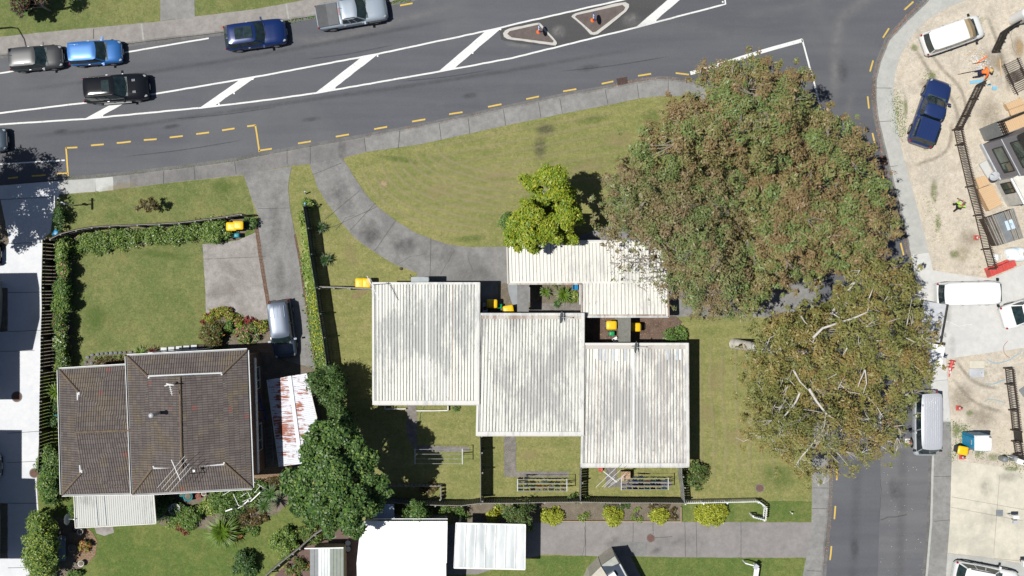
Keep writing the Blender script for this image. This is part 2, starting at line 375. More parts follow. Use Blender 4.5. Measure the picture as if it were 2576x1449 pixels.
M['purple']=flat('purple',(.16,.06,.4),.5)
L={}
L['gum']=leaf_mat('leaf_gum',(.25,.175,.085),(.235,.225,.082),(.17,.235,.075),.6)
L['gum2']=leaf_mat('leaf_gum_b',(.18,.195,.058),(.235,.225,.066),(.28,.205,.07),1.0)
L['gum3']=leaf_mat('leaf_gum_c',(.235,.175,.095),(.228,.212,.088),(.165,.225,.075),.7)
L['yellow']=leaf_mat('leaf_yellow',(.12,.21,.02),(.22,.30,.02),(.37,.37,.03),.6)
L['dark']=leaf_mat('leaf_dark',(.035,.08,.022),(.06,.125,.03),(.11,.185,.05),1.3)
L['mid']=leaf_mat('leaf_mid',(.06,.13,.028),(.11,.20,.038),(.19,.27,.065),1.5)
L['conifer']=leaf_mat('leaf_conifer',(.05,.105,.025),(.08,.15,.035),(.13,.20,.055),2.0)
L['golden']=leaf_mat('leaf_golden',(.19,.25,.02),(.33,.37,.03),(.50,.49,.06),3.0)
L['lime']=leaf_mat('leaf_lime',(.11,.19,.02),(.20,.28,.045),(.33,.38,.12),2.0)
L['red']=leaf_mat('leaf_red',(.10,.02,.02),(.19,.035,.03),(.27,.06,.04),2.0)
L['purple']=leaf_mat('leaf_purple',(.045,.022,.022),(.08,.035,.03),(.12,.06,.045),2.0)
L['bronze']=leaf_mat('leaf_bronze',(.06,.05,.02),(.11,.08,.028),(.17,.13,.04),2.5)
L['orange']=leaf_mat('leaf_orange',(.3,.08,.03),(.45,.14,.05),(.5,.25,.08),3.0)
L['pink']=leaf_mat('flower_pink',(.45,.05,.12),(.55,.12,.2),(.62,.3,.25),4.0)
L['white']=leaf_mat('flower_white',(.6,.6,.52),(.7,.7,.65),(.75,.75,.7),4.0)
L['silver']=leaf_mat('leaf_silver',(.22,.26,.17),(.32,.36,.26),(.45,.45,.35),3.0)
L['litter']=leaf_mat('leaf_litter',(.22,.09,.05),(.36,.17,.10),(.48,.27,.17),3.0)

L['wisp']=leaf_mat('leaf_wisp',(.07,.065,.05),(.10,.095,.07),(.13,.12,.09),2.0)

def splat_mat(name,c,a=.5,sc_=2.0):
    n=NT(name); uv=n.coord('UV'); ln=n.n('ShaderNodeVectorMath',operation='LENGTH'); n.l(uv,ln.inputs[0]); co=n.coord('World')
    f=n.math('MULTIPLY',n.ramp(ln.outputs['Value'],[(0.15,1.0),(1.0,0.0)],'EASE'),n.ramp(n.noise(co,sc_,6,.8),[(.3,0.0),(.62,1.0)]))
    n.base(c).set(.9,spec=.1); n.l(n.math('MULTIPLY',f,a),n.b.inputs['Alpha']); return n.mat
# ================================================================= ground, roads, paths
def rough(pts, step=.35, amp=.035, closed=True, seed=1):
    rr=random.Random(seed); out=[]; n=len(pts)
    for i in range(n if closed else n-1):
        a=Vector(pts[i]); b=Vector(pts[(i+1)%n]); k=max(1,int((b-a).length/step))
        k=min(k,160)
        for j in range(k):
            p=a.lerp(b,j/k); out.append(Vector((p.x+rr.uniform(-amp,amp),p.y+rr.uniform(-amp,amp),p.z)))
    return out
def sheet(name, pts, z, mat, amp=0.0, thick=0.0, seed=3):
    q=PP(pts,z)
    if amp: q=rough(q,.3,amp,True,seed)
    m=MB()
    if thick: m.prism(q, z-thick, z)
    else:
        a=sum(p.x*r.y-r.x*p.y for p,r in zip(q,q[1:]+q[:1]))
        m.poly(q if a>0 else q[::-1])
    return struct(m.build(name,mat))
def strip_pts(line, w):   # line of world vectors -> polygon rows
    L=[];Rr=[]
    for i,p in enumerate(line):
        d=(line[min(i+1,len(line)-1)]-line[max(i-1,0)]); d.z=0; d.normalize(); n=Vector((-d.y,d.x,0))*w/2
        L.append(p+n); Rr.append(p-n)
    return L,Rr
def ribbon(mb, line, w, mi=0):
    a,b=strip_pts(line,w); mb.grid([a,b],mi)
struct(MB().poly([(-450,-450,0),(450,-450,0),(450,450,0),(-450,450,0)]).build('ground',M['grass_green']))
struct(MB().poly(PP([(-1300,2600),(3900,2600),(3900,-1100),(-1300,-1100)],.02)).build('road',M['asphalt']))
KN=[(-1200,240),(-400,178),(0,137),(180,121),(320,107.5),(570,77.5),(706,51),(804,35),(900,19),(986,4),(1060,-12),(1400,-95),(2100,-330),(2500,-560),(3000,-1000)]
sheet('lawn',KN+[(-1200,-1000)],.11,M['grass_green'],0,.13)
KS=[(-1200,570),(-400,505),(0,466),(147,454),(240,448),(325,440),(450,425),(586,407),(644,395),(751,375),(850,358),(916,346),(1029,325),(1194,291),(1288,270),(1428,241),(1523,224),(1600,208),(1663,200),(1725,205),(1778,222),(1850,280),(1905,330),(1945,385),(1985,465),(2015,545),(2036,625),(2054,724),(2070,850),(2082,1000),(2087,1100),(2084.5,1199),(2082,1282),(2067,1449),(2040,1650),(1990,2500)]
sheet('lawn',KS+[(-1200,2500)],.11,M['grass_dry'],0,.13)
KE=[(2560,-400),(2400,-110),(2337,0),(2282,52),(2237,100),(2214.5,155),(2204,200),(2203,250),(2209.5,300),(2224.5,362),(2239.5,425),(2264.5,525),(2292,637),(2312,740),(2328,840),(2342,960),(2349,1060),(2347,1149),(2343,1312),(2331,1449),(2310,1650),(2260,2500)]
sheet('ground',KE+[(3900,2500),(3900,-400)],.11,M['dirt'],0,.13)
# footpaths (raised slabs whose outer edge is the kerb) -------------------------------------
FN=[(-400,125),(0,92.5),(110,81),(400,54),(495,41),(644,22.5),(764,0),(850,-16)]
sheet('footpath',KN[1:10]+[(1060,-42),(900,-25)]+FN[::-1],.124,M['footpath_pinky'],.012,.10)
sheet('driveway',[(403,-80),(403,52),(490,43),(488,-80)],.128,M['footpath'],.02)
FS=[(150,489),(240,482),(325,471.5),(450,457),(615,440),(730,416),(779,413),(861,398),(921,382),(1061,362),(1288,312.5),(1425.5,284),(1538,262.5),(1608,247.5),(1678,240),(1730,243),(1790,262),(1850,310),(1890,360),(1925,425),(1955,500),(1980,580),(2000,660),(2012,724),(2030,850),(2043,1000),(2047,1100),(2043,1187),(2042,1312),(2032,1382),(2019.5,1449),(2000,1650),(1950,2500)]
sheet('footpath',KS[3:]+FS[::-1],.124,M['footpath'],.012,.10)
sheet('footpath',[(147,455),(240,449),(240,482),(150,489)],.130,M['footpath_light'],.01)
sheet('footpath',[(240,449),(284,444.5),(285,478),(250,482),(241,479)],.130,M['patch_white'],.01)
sheet('footpath',[(326,440.5),(450,426),(586,408),(644,396),(751,376),(850,359),(915,347),(921,381),(861,397),(779,412),(730,417),(615,439),(450,456),(327,471)],.130,M['footpath_old'],.012)
FE=[(2620,-400),(2480,-60),(2429.5,0),(2382,20),(2332,50),(2294.5,90),(2264.5,140),(2252,185),(2247,225),(2251,275),(2264.5,362),(2292,462),(2322,575),(2337,635),(2347,680),(2362,780),(2379.5,902),(2388,1000),(2393,1080),(2394.5,1157),(2389.5,1312),(2379.5,1449),(2360,1650),(2310,2500)]
sheet('footpath',KE+FE[::-1],.124,M['footpath_light'],.01,.10)
sheet('footpath',[(2349,1062),(2392,1062),(2394,1157),(2389.5,1312),(2379.5,1449),(2365,1580),(2320,1580),(2331,1449),(2343,1312),(2347,1149)],.130,M['footpath'],.01)
# pale new driveway east
sheet('driveway',[(2292,641),(2337,636),(2347,680),(2420,692),(2494,701),(2576,665),(2900,560),(2900,820),(2576,875),(2379.5,903),(2391,1058),(2349,1058),(2342,960),(2328,840),(2312,740)],.130,M['pale'],.01)
sheet('driveway',[(2394.5,1157),(2480,1168),(2576,1184),(2800,1215),(2800,1475),(2562,1416),(2470,1400),(2384.5,1390.5),(2389.5,1312)],.130,M['beige'],.01)
sheet('driveway',[(2384.5,1391.5),(2470,1401),(2562,1417),(2700,1450),(2700,1700),(2362,1700),(2379.5,1449)],.130,M['footpath_light'],.01)
# west shared driveway
sheet('driveway',[(-900,535),(0,467),(147,455),(158,470),(137,515),(127,585),(107,602),(105,662),(104,724),(105,775),(102,930),(99,1087),(92,1212),(94,1250),(97,1290),(80,1400),(75,1600),(-900,1600)],.128,M['new_drive'],.006)
sheet('garden_bed',[(-60,520),(0,500),(19,590),(22,610),(5,640),(-60,645)],.134,M['soil'],.03)
sheet('garden_bed',[(-60,724),(19,724),(19,834),(-60,836)],.134,M['soil'],.02)
sheet('garden_bed',[(-60,1266),(19,1266),(19,1404),(-60,1405)],.134,M['soil'],.02)
# left yard lawns
sheet('lawn',[(140,492),(240,484),(325,473),(450,458),(615,441),(640,540),(600,545),(450,560),(345,568),(275,570),(190,582),(122,603),(126,590),(136,520)],.117,M['grass_green'],.03)
sheet('lawn',[(118,600),(640,545),(665,700),(680,880),(640,1230),(800,1300),(680,1449),(660,1600),(70,1600),(78,1400),(97,1290),(99,1087),(106,775)],.117,M['grass_lush'],.03)
sheet('lawn',[(172,640),(330,618),(508,608),(516,724),(520,880),(400,885),(190,925),(176,800)],.122,M['grass_green'],.03)
sheet('driveway',[(509,614),(560,610),(600,604),(641,585),(648,600),(657,650),(668,724),(680,800),(640,812),(560,815),(518,815),(516,724)],.128,M['pad'],.015)
sheet('driveway',[(612,437),(700,424),(734,418),(726.5,450),(725,475),(729,522),(739,575),(751,650),(761,724),(766,750),(784,874),(795,940),(700,960),(640,960),(640,880),(684,880),(676,794),(669,724),(656,650),(648,600),(650,545),(640,520)],.132,M['drive_grey'],.015)
def brick_edge(line,w=.28):
    m=MB(); ribbon(m,rough(PP(line,.138),.4,.012,False),w); return struct(m.build('path_edging',M['brick_dark']))
brick_edge([(645,572),(656,650),(668,724),(681,800),(683,812)]); brick_edge([(741,590),(753,650),(763,724),(769,760),(787,874),(792,915)],.14)
sheet('driveway',[(779,412),(861,398),(879,425),(894,450),(919,487),(944,515),(994,555),(1044,585),(1081.5,600),(1119,612),(1156.5,620),(1219,621.5),(1290,620),(1290,760),(1200,760),(1200,735),(1049,735),(1049,687),(994,665),(944,636),(894,600),(856.5,557),(819,505),(799,472),(786.5,435)],.134,M['drive_grey'],.018)
sheet('garden_bed',[(1252,712),(1335,712),(1335,800),(1205,800),(1205,775),(1252,765)],.139,M['soil'],.01)
sheet('garden_bed',[(1335,700),(1470,700),(1470,765),(1335,765)],.139,M['soil'],.02)
sheet('footpath',[(1335,763),(1470,763),(1470,800),(1335,800)],.141,M['pebble'],.02)
sheet('garden_bed',[(1460,780),(1700,795),(1716,812),(1700,830),(1672,858),(1600,872),(1460,872)],.139,M['mulch'],.05)
sheet('footpath',[(1277,716),(1300,714),(1332,714),(1332,760),(1300,772),(1288,765),(1280,740)],.143,M['slate'],.02)
sheet('driveway',[(1560,560),(1690,640),(1700,700),(2012,690),(2054,700),(2060,797),(1908,797),(1690,797),(1560,797),(1400,720),(1400,610)],.131,M['drive_grey'],.02)
sheet('driveway',[(1280,1318),(1368,1314),(1650,1313),(1932,1314),(2042,1314),(2030,1402),(1932,1403),(1700,1402),(1585,1399),(1640,1500),(1640,1600),(1440,1600),(1505,1399),(1368,1395),(1325,1405),(1200,1445),(1110,1445),(1110,1318)],.131,M['drive_brown'],.012)
sheet('driveway',[(1560,1363),(1628,1363),(1628,1398),(1560,1398)],.136,M['drive_grey'],.006)
sheet('lawn',[(1060,1600),(1150,1449),(1320,1408),(1345,1398),(1500,1399),(1512,1420),(1470,1600)],.121,M['grass_lush'],.03)
sheet('lawn',[(1590,1400),(1932,1404),(2028,1404),(2000,1600),(1680,1600)],.121,M['grass_lush'],.03)
sheet('lawn',[(1714,1262),(1932,1260),(2041,1262),(2041,1313),(1714,1312)],.121,M['grass_lush'],.03)
sheet('garden_bed',[(1140,1262),(1713,1266),(1713,1311),(1368,1311),(1320,1318),(1140,1318)],.133,M['soil'],.02)
sheet('footpath',[(1023,1010),(1048,1010),(1049,1121),(1170,1123),(1182,1127),(1180,1136),(1060,1137),(1045,1132),(1023,1100)],.131,M['pebble'],.03)
sheet('footpath',[(1268,1085),(1298,1085),(1298,1186),(1431,1186),(1431,1200),(1298,1200),(1268,1198)],.131,M['pebble'],.02)
sheet('footpath',[(1524,1170),(1552,1170),(1552,1212),(1690,1212),(1690,1224),(1524,1226)],.131,M['pebble'],.02)
sheet('path_paving',[(184,1320),(215,1322),(232,1340),(245,1362),(240,1395),(220,1420),(200,1430),(190,1410),(184,1360)],.136,M['brick_paving'],.03)
sheet('path_paving',[(238,1326),(285,1324),(285,1340),(262,1347),(242,1343)],.134,M['pad'],.05)
sheet('path_paving',[(520,868),(680,862),(690,905),(520,905)],.133,M['brick_paving'],.02)
sheet('garden_bed',[(625,880),(800,930),(815,1180),(700,1200),(640,1200)],.134,M['soil'],.02)
sheet('path_paving',[(560,1180),(730,1170),(735,1190),(690,1215),(640,1235),(560,1262),(520,1262)],.138,M['brick_paving'],.03)
sheet('garden_bed',[(480,1240),(560,1240),(620,1215),(720,1200),(745,1240),(700,1290),(620,1330),(540,1370),(520,1330),(480,1330),(400,1320),(390,1240)],.126,M['soil'],.05)
sheet('garden_bed',[(150,1300),(200,1325),(225,1370),(215,1410),(190,1449),(190,1600),(90,1600),(100,1300)],.126,M['soil'],.05)
sheet('garden_bed',[(755,1360),(800,1330),(830,1330),(900,1300),(900,1600),(640,1600),(690,1449),(720,1420)],.126,M['scoria'],.05)
sheet('garden_bed',[(110,600),(600,545),(640,560),(600,604),(500,606),(330,618),(185,640),(180,760),(185,900),(150,940),(105,940)],.126,M['soil'],.04)
sheet('garden_bed',[(512,830),(520,795),(548,776),(590,782),(615,800),(655,806),(682,830),(682,862),(640,868),(560,882),(520,880)],.146,M['soil'],.04)
sheet('garden_bed',[(222,900),(240,893),(320,885),(370,885),(370,925),(205,925)],.134,M['soil'],.03)
sheet('footpath',[(370,885),(520,876),(520,900),(370,905)],.136,M['pebble'],.01)
sheet('garden_bed',[(1300,-0),(1300,-1)  ,(1301,-1)],.13,M['soil']) if False else None
# gutters ----------------------------------------------------------------------------------
def gut(a,b):
    n=min(len(a),len(b)); m=MB(); m.grid([rough(PP(b[:n],.03),9,.0,False)+[P(*b[n-1],.03)],rough(PP(a[:n],.03),9,.0,False)+[P(*a[n-1],.03)]]) ; return m
def off(line,w,z):
    pts=PP(line,z); a,b=strip_pts(pts,2*w); return pts,a,b
def gutter(line,w,side,mat):
    pts,a,b=off(line,w,.03); m=MB(); m.grid([pts,(a if side>0 else b)] if side<0 else [(a),pts]); return struct(m.build('gutter',mat))
gutter(KS[3:12],.27,1,M['gutter']); gutter(KS[11:22],.26,1,M['gutter']); gutter(KS[21:],.33,1,M['gutter'])
gutter(KN[1:11],.30,-1,M['gutter']); gutter(KE[2:],.33,-1,M['gutter'])
# kerb stones proud of the slab
def kerbline(line,w,mat,z=.129):
    m=MB(); ribbon(m,rough(PP(line,z),.5,.008,False),w); return struct(m.build('kerb',mat))
kerbline(KS[11:21],.12,M['kerb']); kerbline(KS[27:],.13,M['kerb']); kerbline(KN[2:10],.12,M['kerb']); kerbline(KE[2:13],.12,M['kerb']); kerbline(KE[16:],.16,M['footpath_light'],.137)
# slab joints and cracks --------------------------------------------------------------------
jm=flat('joint',(.09,.09,.085),.9); jl=flat('joint_light',(.33,.33,.31),.9)
J=[((921,382),(916,347)),((1002,373),(1005,329)) ,((1110,352),(1104,309)),((1182,337),(1177,296)),((1272,316),(1266,275)),((1361,297),(1354,256)),((1415,286),(1408,246)),((1530,264),(1522,225)),((1608,248),(1602,209)),((1681,241),(1681,200)),((722,376),(722,413)),((780,366),(780,412)),((590,407),(594,437)),((488,420),(490,452)),((412,430),(411,462)),
   ((2244,222),(2204,221)),((2249,304),(2211,306)),((2259,417),(2232,420)),((2281,515),(2262,519)),((2350,1312),(2390,1308)),((2350,1199),(2393,1198)),((2044,1228),(2084,1228)),((2043,1280),(2082,1280)),((2030,1436),(2066,1437)),((235,98),(235,72)),((820,33),(816,6)),((890,20),(886,-4)),
   ((815,554),(904,480)),((834,572),(948,520)),((942,632),(995,555)),((1084,600),(1081,735)),((785,440),(858,410)),((880,580),(945,510)),
   ((650,525),(729,523)),((0,502),(136,495)),((0,613),(107,610)),((20,736),(104,735)),((20,834),(104,831)),((0,884),(86,882)),((18,1090),(99,1085)),((18,1164),(98,1160)),((20,1266),(95,1266)),((20,1429),(78,1427)),
   ((516,652),(668,645)),((1473,1313),(1473,1399)),((1593,1315),(1592,1363)),((1751,1313),(1753,1402)),((1723,1313),(1724,1402)),((1864,1314),(1864,1403)),((1643,1315),(1643,1345)),((1647,1353),(1690,1350))]
JB=[((2394,1250),(2576,1282)),((2392,1276),(2572,1310)),((2515,1195),(2500,1392)),((2342,960),(2386,955)),((2500,1405),(2576,1412))]
m=MB()
for a,b in J: ribbon(m,rough([P(*a,.147),P(*b,.147)],.6,.015,False)+[P(*b,.147)],.03)
struct(m.build('paving_joint',jm))
m=MB()
for a,b in JB: ribbon(m,[P(*a,.139),P(*b,.139)],.03)
struct(m.build('paving_joint',flat('joint_beige',(.30,.28,.24),.9)))
m=MB()
for a,b in [((361,100),(356,60)),((726,47),(720,10)),]: ribbon(m,[P(*a,.134),P(*b,.134)],.14)
struct(m.build('paving_joint',jl))
def crackmesh():
    m=MB(); rr=random.Random(5)
    for pts in ([(1000,665),(1030,645),(1065,640),(1085,643)],[(1110,690),(1130,650),(1142,630),(1146,620)],[(1176,640),(1182,660),(1190,690)],[(844,580),(870,548),(905,540)],[(1465,1395),(1473,1360),(1470,1316)],[(2216,1200),(2216,1250),(2210,1320)],[(2215,1310),(2235,1302),(2290,1295)]):
        l=rough([P(*q,.15) for q in pts],.25,.05,False,rr.randint(0,99)); ribbon(m,l,.022)
    return struct(m.build('crack',jm))
crackmesh()
# resurfaced lane south-east, seam
sheet('road',[(2216,1090),(2260,1080),(2337,1149),(2332,1312),(2320,1449),(2300,1700),(2196,1700),(2208,1449),(2215,1250)],.026,M['asphalt_worn'],.02)
sheet('road',[(1262,100),(1255,72),(1450,25),(1590,-3),(1640,-6),(1690,-12),(1600,66),(1480,97),(1400,118),(1300,108)],.025,M['asphalt_patch'],.05)
# markings ----------------------------------------------------------------------------------
def lines(name,items,mat,z):
    m=MB()
    for pts,w in items: 
        q=[P(*p,z) for p in pts]; l=rough(q,.5,.012,False)+[q[-1]]; ribbon(m,l,w)
    return struct(m.build(name,mat))
up=[(-400,330),(0,284.5),(225,257),(400,234.5),(644,193),(949,136),(1259,70),(1288,62),(1563,0),(1800,-60)]
lo=[(-400,345),(0,313),(215,299),(505,271),(644,255),(794,234),(1105,180),(1288,146),(1600,69),(1825,10),(1822,-14)]
lines('road_marking',[(up,.12),(lo,.12),([(0,184.5),(180,152),(325,130),(525,96)],.11),([(-300,420),(0,413),(163,403)],.10)],M['line_white'],.034)
lines('road_marking',[([(1737,184.5),(1932,125),(2019,101)],.27),([(2018,99),(2033,155),(2050,215),(2066,280),(2080,335)],.12)],M['line_white'],.034)
lines('road_marking',[([(2080,335),(2090,370),(2115,450),(2135,530),(2152,600),(2163,660),(2172,740),(2185,830),(2200,930),(2212,1030),(2221,1118)],.15)],M['line_old'],.034)
m=MB()
for q in ([(215,297.5),(250,295),(342,243),(308,247)],[(504,270),(541,265),(642,195),(604,200)],[(794,233),(834,227),(950,137),(909,144)],[(1099,183),(1139,175),(1262,70),(1221,79)],[(1600,68),(1643,57),(1735,-22),(1695,-14)]): m.poly(rough(PP(q[::-1],.038),.4,.012))
struct(m.build('road_marking',M['line_white']))
yd=[[(229,366),(261,363)],[(294,360),(329,356)],[(362,352.5),(394,350)],[(427,346),(460,342)],[(494,337.5),(526,333)],[(559,328),(590,323)],[(622,318),(643,315)],[(642.5,315),(652.5,382)],[(652,379),(684,374)],[(195,371),(165,372)],[(166,371),(171,443)],[(143,437),(170,436)],[(20,449),(45,446)],[(80,443),(115,440)],
 [(750,361),(782,355.5)],[(845,344),(878,338)],[(941.5,325),(974,319)],[(1037,306),(1070,300)],[(1130,287.5),(1163.5,282)],[(1228,269),(1261.5,262)],[(1324,249.5),(1356,242.5)],[(1417,230),(1450,224)],[(1514,211),(1543,204.5)],[(1605.5,191),(1638,185.5)],[(1700,184),(1733,187.5)],[(1795,206),(1820,218)],[(1868,248),(1892,264)],[(2060,690),(2064,716)],[(2104,1040),(2106,1072)],
 [(2104.5,1173),(2105,1208)],[(2102,1273),(2099,1306)],[(2092,1374),(2088,1409)],[(2276,24.5),(2298,4)],[(2221.5,95.5),(2236.5,71)],[(2189,180),(2196.5,152)],[(2183,242.5),(2186,273)],[(2195,335),(2201.5,362)],[(2218,425),(2224,451)],[(2233,484),(2239.5,512)],[(2250,548),(2257,578.5)],[(2266,611.5),(2273.5,642)],[(1006.5,14),(1038,8)]]
lines('road_marking',[(q,.115) for q in yd],M['line_yellow'],.042)
# leaf litter in the gutters -----------------------------------------------------------------
def quads_obj(name, C, N, sz, mats, parent=None, mi=None, aspect=2.0, tint=None, shape='leaf'):
    """many small leaf faces: C centres, N normals, sz lengths (numpy, world)"""
    n=len(C); N=N/np.maximum(1e-6,np.linalg.norm(N,axis=1,keepdims=True))
    r=nr.normal(size=(n,3)); U=np.cross(N,r); U/=np.maximum(1e-6,np.linalg.norm(U,axis=1,keepdims=True)); V=np.cross(N,U)
    a=(sz/2)[:,None]; b=(sz/2/aspect)[:,None]
    vs=np.stack([C-U*a, C-V*b+U*a*.1, C+U*a, C+V*b+U*a*.1],1).reshape(-1,3)
    if parent is not None:
        p=parent; 
        while p is not None: vs=vs-np.array(p.location); p=p.parent
    me=bpy.data.meshes.new(name); me.vertices.add(4*n); me.loops.add(4*n); me.polygons.add(n)
    me.vertices.foreach_set('co',vs.astype(np.float32).ravel()); me.loops.foreach_set('vertex_index',np.arange(4*n,dtype=np.int32))
    me.polygons.foreach_set('loop_start',np.arange(0,4*n,4,dtype=np.int32))
    if not isinstance(mats,(list,tuple)): mats=[mats]
    for q in mats: me.materials.append(q)
    if mi is not None: me.polygons.foreach_set('material_index',mi.astype(np.int32))
    at=me.attributes.new('tint','FLOAT','FACE'); at.data.foreach_set('value',(nr.random(n) if tint is None else tint).astype(np.float32))
    me.update(calc_edges=True); me.validate()
    o=bpy.data.objects.new(name,me); col.objects.link(o)
    if parent is not None: o.parent=parent
    return o
def litter(lines_,n,w,name='leaf_litter',mat='litter',sz=.07,z=.05):
    C=[]
    for line,dens in lines_:
        pts=PP(line,z)
        for i in range(len(pts)-1):
            L_=(pts[i+1]-pts[i]).length; k=int(L_*n*dens)
            for _ in range(k):
                p=pts[i].lerp(pts[i+1],rnd.random()); C.append((p.x+rnd.gauss(0,w),p.y+rnd.gauss(0,w),z+rnd.uniform(0,.05)))
    C=np.array(C); N=nr.normal(size=C.shape)*.35+np.array([0,0,1]); return struct(quads_obj(name,C,N,nr.uniform(sz*.5,sz*1.5,len(C)),L[mat]),'stuff')
litter([([(916,344),(1000,330),(1120,305),(1288,268)],.35),([(1020,326),(1060,318)],1.2),([(1540,216),(1600,203),(1680,197),(1760,210)],1.3),([(2311,10),(2270,55),(2235,100),(2208,165),(2198,230),(2203,290),(2212,340),(2218,400),(2240,480),(2262,560),(2285,640)],1.6),([(2090,1130),(2092,1230),(2086,1330),(2076,1420)],.8),([(2082,1095),(2090,1110)],3)],34,.07)
litter([([(160,449),(325,437),(450,422),(586,404),(700,385)],1)],22,.05,'leaf_litter','lime',.05)
litter([([(706,53),(804,38)],3),([(986,6),(1030,-2)],3)],30,.1,'weeds','mid',.10)
def scatter(poly,dens,name,mat,sz,z=.15):
    q=PP(poly,0); xs=[p.x for p in q]; ys=[p.y for p in q]; x0,x1,y0,y1=min(xs),max(xs),min(ys),max(ys); C=[]
    for _ in range(int((x1-x0)*(y1-y0)*dens)):
        x,y=rnd.uniform(x0,x1),rnd.uniform(y0,y1)
        if inside(x,y,q): C.append((x,y,z))
    C=np.array(C); N=nr.normal(size=C.shape)*.2+np.array([0,0,1]); return struct(quads_obj(name,C,N,nr.uniform(sz*.5,sz*1.5,len(C)),mat),'stuff')
def inside(x,y,q):
    c=False; j=len(q)-1
    for i in range(len(q)):
        if (q[i][1]>y)!=(q[j][1]>y) and x<(q[j][0]-q[i][0])*(y-q[i][1])/(q[j][1]-q[i][1]+1e-12)+q[i][0]: c=not c
        j=i
    return c
scatter([(2216,1150),(2330,1160),(2318,1449),(2210,1449)],2.0,'leaf_litter',L['white'],.05,.04)
scatter([(1470,800),(1690,800),(1690,870),(1470,870)],60,'bark_chips',L['litter'],.06,.15)
scatter([(2270,0),(2576,0),(2576,690),(2350,640),(2262,250)],13,'rubble',M['offwhite'],.05,.125)
scatter([(2390,920),(2576,890),(2576,1170),(2400,1150)],13,'rubble',M['offwhite'],.05,.125)
scatter([(900,400),(1290,330),(1640,260),(1640,380),(1500,600),(1200,610),(1000,540)],3,'grass_clippings',L['lime'],.06,.13)

_st=[]
def splat(name,px,py,rx,ry,rot,c,a,z,sc_=2.0,mat=None):
    key='stain_%.2f_%.2f_%.2f_%.2f'%(c[0],c[1],a,sc_); m_=_mc.get(key) or splat_mat(name,c,a,sc_); _mc[key]=m_
    m=MB(); ce=P(px,py,z+.0007*len(_st)); _st.append(1); N=20; ca,sa=math.cos(R(rot)),math.sin(R(rot)); pts=[]
    for i in range(N):
        t=math.tau*i/N; x,y=rx/S*math.cos(t),ry/S*math.sin(t); pts.append((Vector((ce.x+x*ca-y*sa,ce.y+x*sa+y*ca,ce.z)),(math.cos(t),math.sin(t))))
    for i in range(N): a_,b_=pts[i],pts[(i+1)%N]; m.poly([ce,a_[0],b_[0]],0,[(0,0),a_[1],b_[1]])
    return struct(m.build(name,m_))
def track(name,line,w,c,a,z,sc_=1.2):
    key='track_%.2f_%.2f'%(c[0],a)
    if key not in _mc:
        n=NT(name); uv=n.coord('UV'); sp=n.n('ShaderNodeSeparateXYZ'); n.l(uv,sp.inputs[0]); co=n.coord('World')
        f=n.math('MULTIPLY',n.ramp(n.math('ABSOLUTE',sp.outputs[1]),[(0.0,1.0),(1.0,0.0)],'EASE'),n.ramp(n.math('ABSOLUTE',sp.outputs[0]),[(.55,1.0),(1.0,0.0)],'EASE')); f=n.math('MULTIPLY',f,n.ramp(n.noise(co,sc_,6,.75),[(.28,0.2),(.62,1.0)]))
        n.base(c).set(.9,spec=.1); n.l(n.math('MULTIPLY',f,a),n.b.inputs['Alpha']); _mc[key]=n.mat
    q=PP(line,z+.0007*len(_st)); _st.append(1); pp=[]
    for i in range(len(q)-1):
        p0,p1,p2,p3=q[max(0,i-1)],q[i],q[i+1],q[min(len(q)-1,i+2)]
        for k in range(6): u=k/6; pp.append(.5*((2*p1)+(p2-p0)*u+(2*p0-5*p1+4*p2-p3)*u*u+(3*p1-p0-3*p2+p3)*u**3))
    pp.append(q[-1]); A,B=strip_pts(pp,w); m=MB(); n_=len(pp)-1
    for i in range(n_): u0,u1=2*i/n_-1,2*(i+1)/n_-1; m.poly([B[i],B[i+1],A[i+1],A[i]],0,[(u0,-1),(u1,-1),(u1,1),(u0,1)])
    return struct(m.build(name,_mc[key]))
dust=(.26,.26,.265); dark=(.05,.05,.05)
for l,w,a in [([(2330,-60),(2190,-5),(2120,45),(2104,110),(2100,200),(2098,300)],1.6,.6),([(1850,40),(1960,25),(2090,-10)],1.2,.3),([(700,95),(800,100),(900,78),(1050,40),(1200,0)],1.0,.55),([(1560,75),(1700,60),(1830,90),(1930,75)],1.6,.25),([(1270,110),(1340,118)],.5,.6),([(2150,200),(2130,330),(2150,480)],1.2,.35)]: track('road_dust',l,w,dust,a*.8,.046)
for l,w,a in [([(0,350),(300,320),(700,262),(1200,190),(1700,105)],.5,.25),([(0,235),(400,178),(800,112),(1200,35)],.5,.22),([(2272,1100),(2268,1300),(2255,1600)],1.1,.16),([(2160,1100),(2152,1300),(2140,1600)],1.1,.14)]: track('road_wear',l,w,(.055,.055,.058),a,.058)
for px,py,rx,ry,rot,a in [(850,478,26,30,20,.6),(870,520,22,26,0,.4),(932,585,26,34,10,.85),(1015,615,32,26,-20,.7),(1080,640,24,20,0,.4),(690,560,16,60,0,.45),(705,700,14,60,0,.4),(860,376,12,26,0,.6),(1120,640,26,30,0,.3),(1540,1362,20,12,20,.5),(1652,1385,16,8,30,.55),(1720,1360,60,20,0,.3),(2480,1225,16,30,0,.4),(2500,1300,40,30,0,.22),(2383,790,12,40,0,.35),(2395,870,10,30,0,.3),(1195,690,50,24,0,.4),(2540,1200,30,14,0,.4),(90,820,25,50,0,.15)]: splat('concrete_stain',px,py,rx*1.35,ry*1.35,rot,(.07,.07,.07),a*.62,.150,1.2)
for px,py,rx,ry,rot,a in [(620,680,24,30,0,.5),(560,720,26,30,0,.5),(600,750,36,16,0,.5),(540,660,14,14,0,.5)]: splat('concrete_stain',px,py,rx,ry,rot,(.45,.43,.41),a,.150)
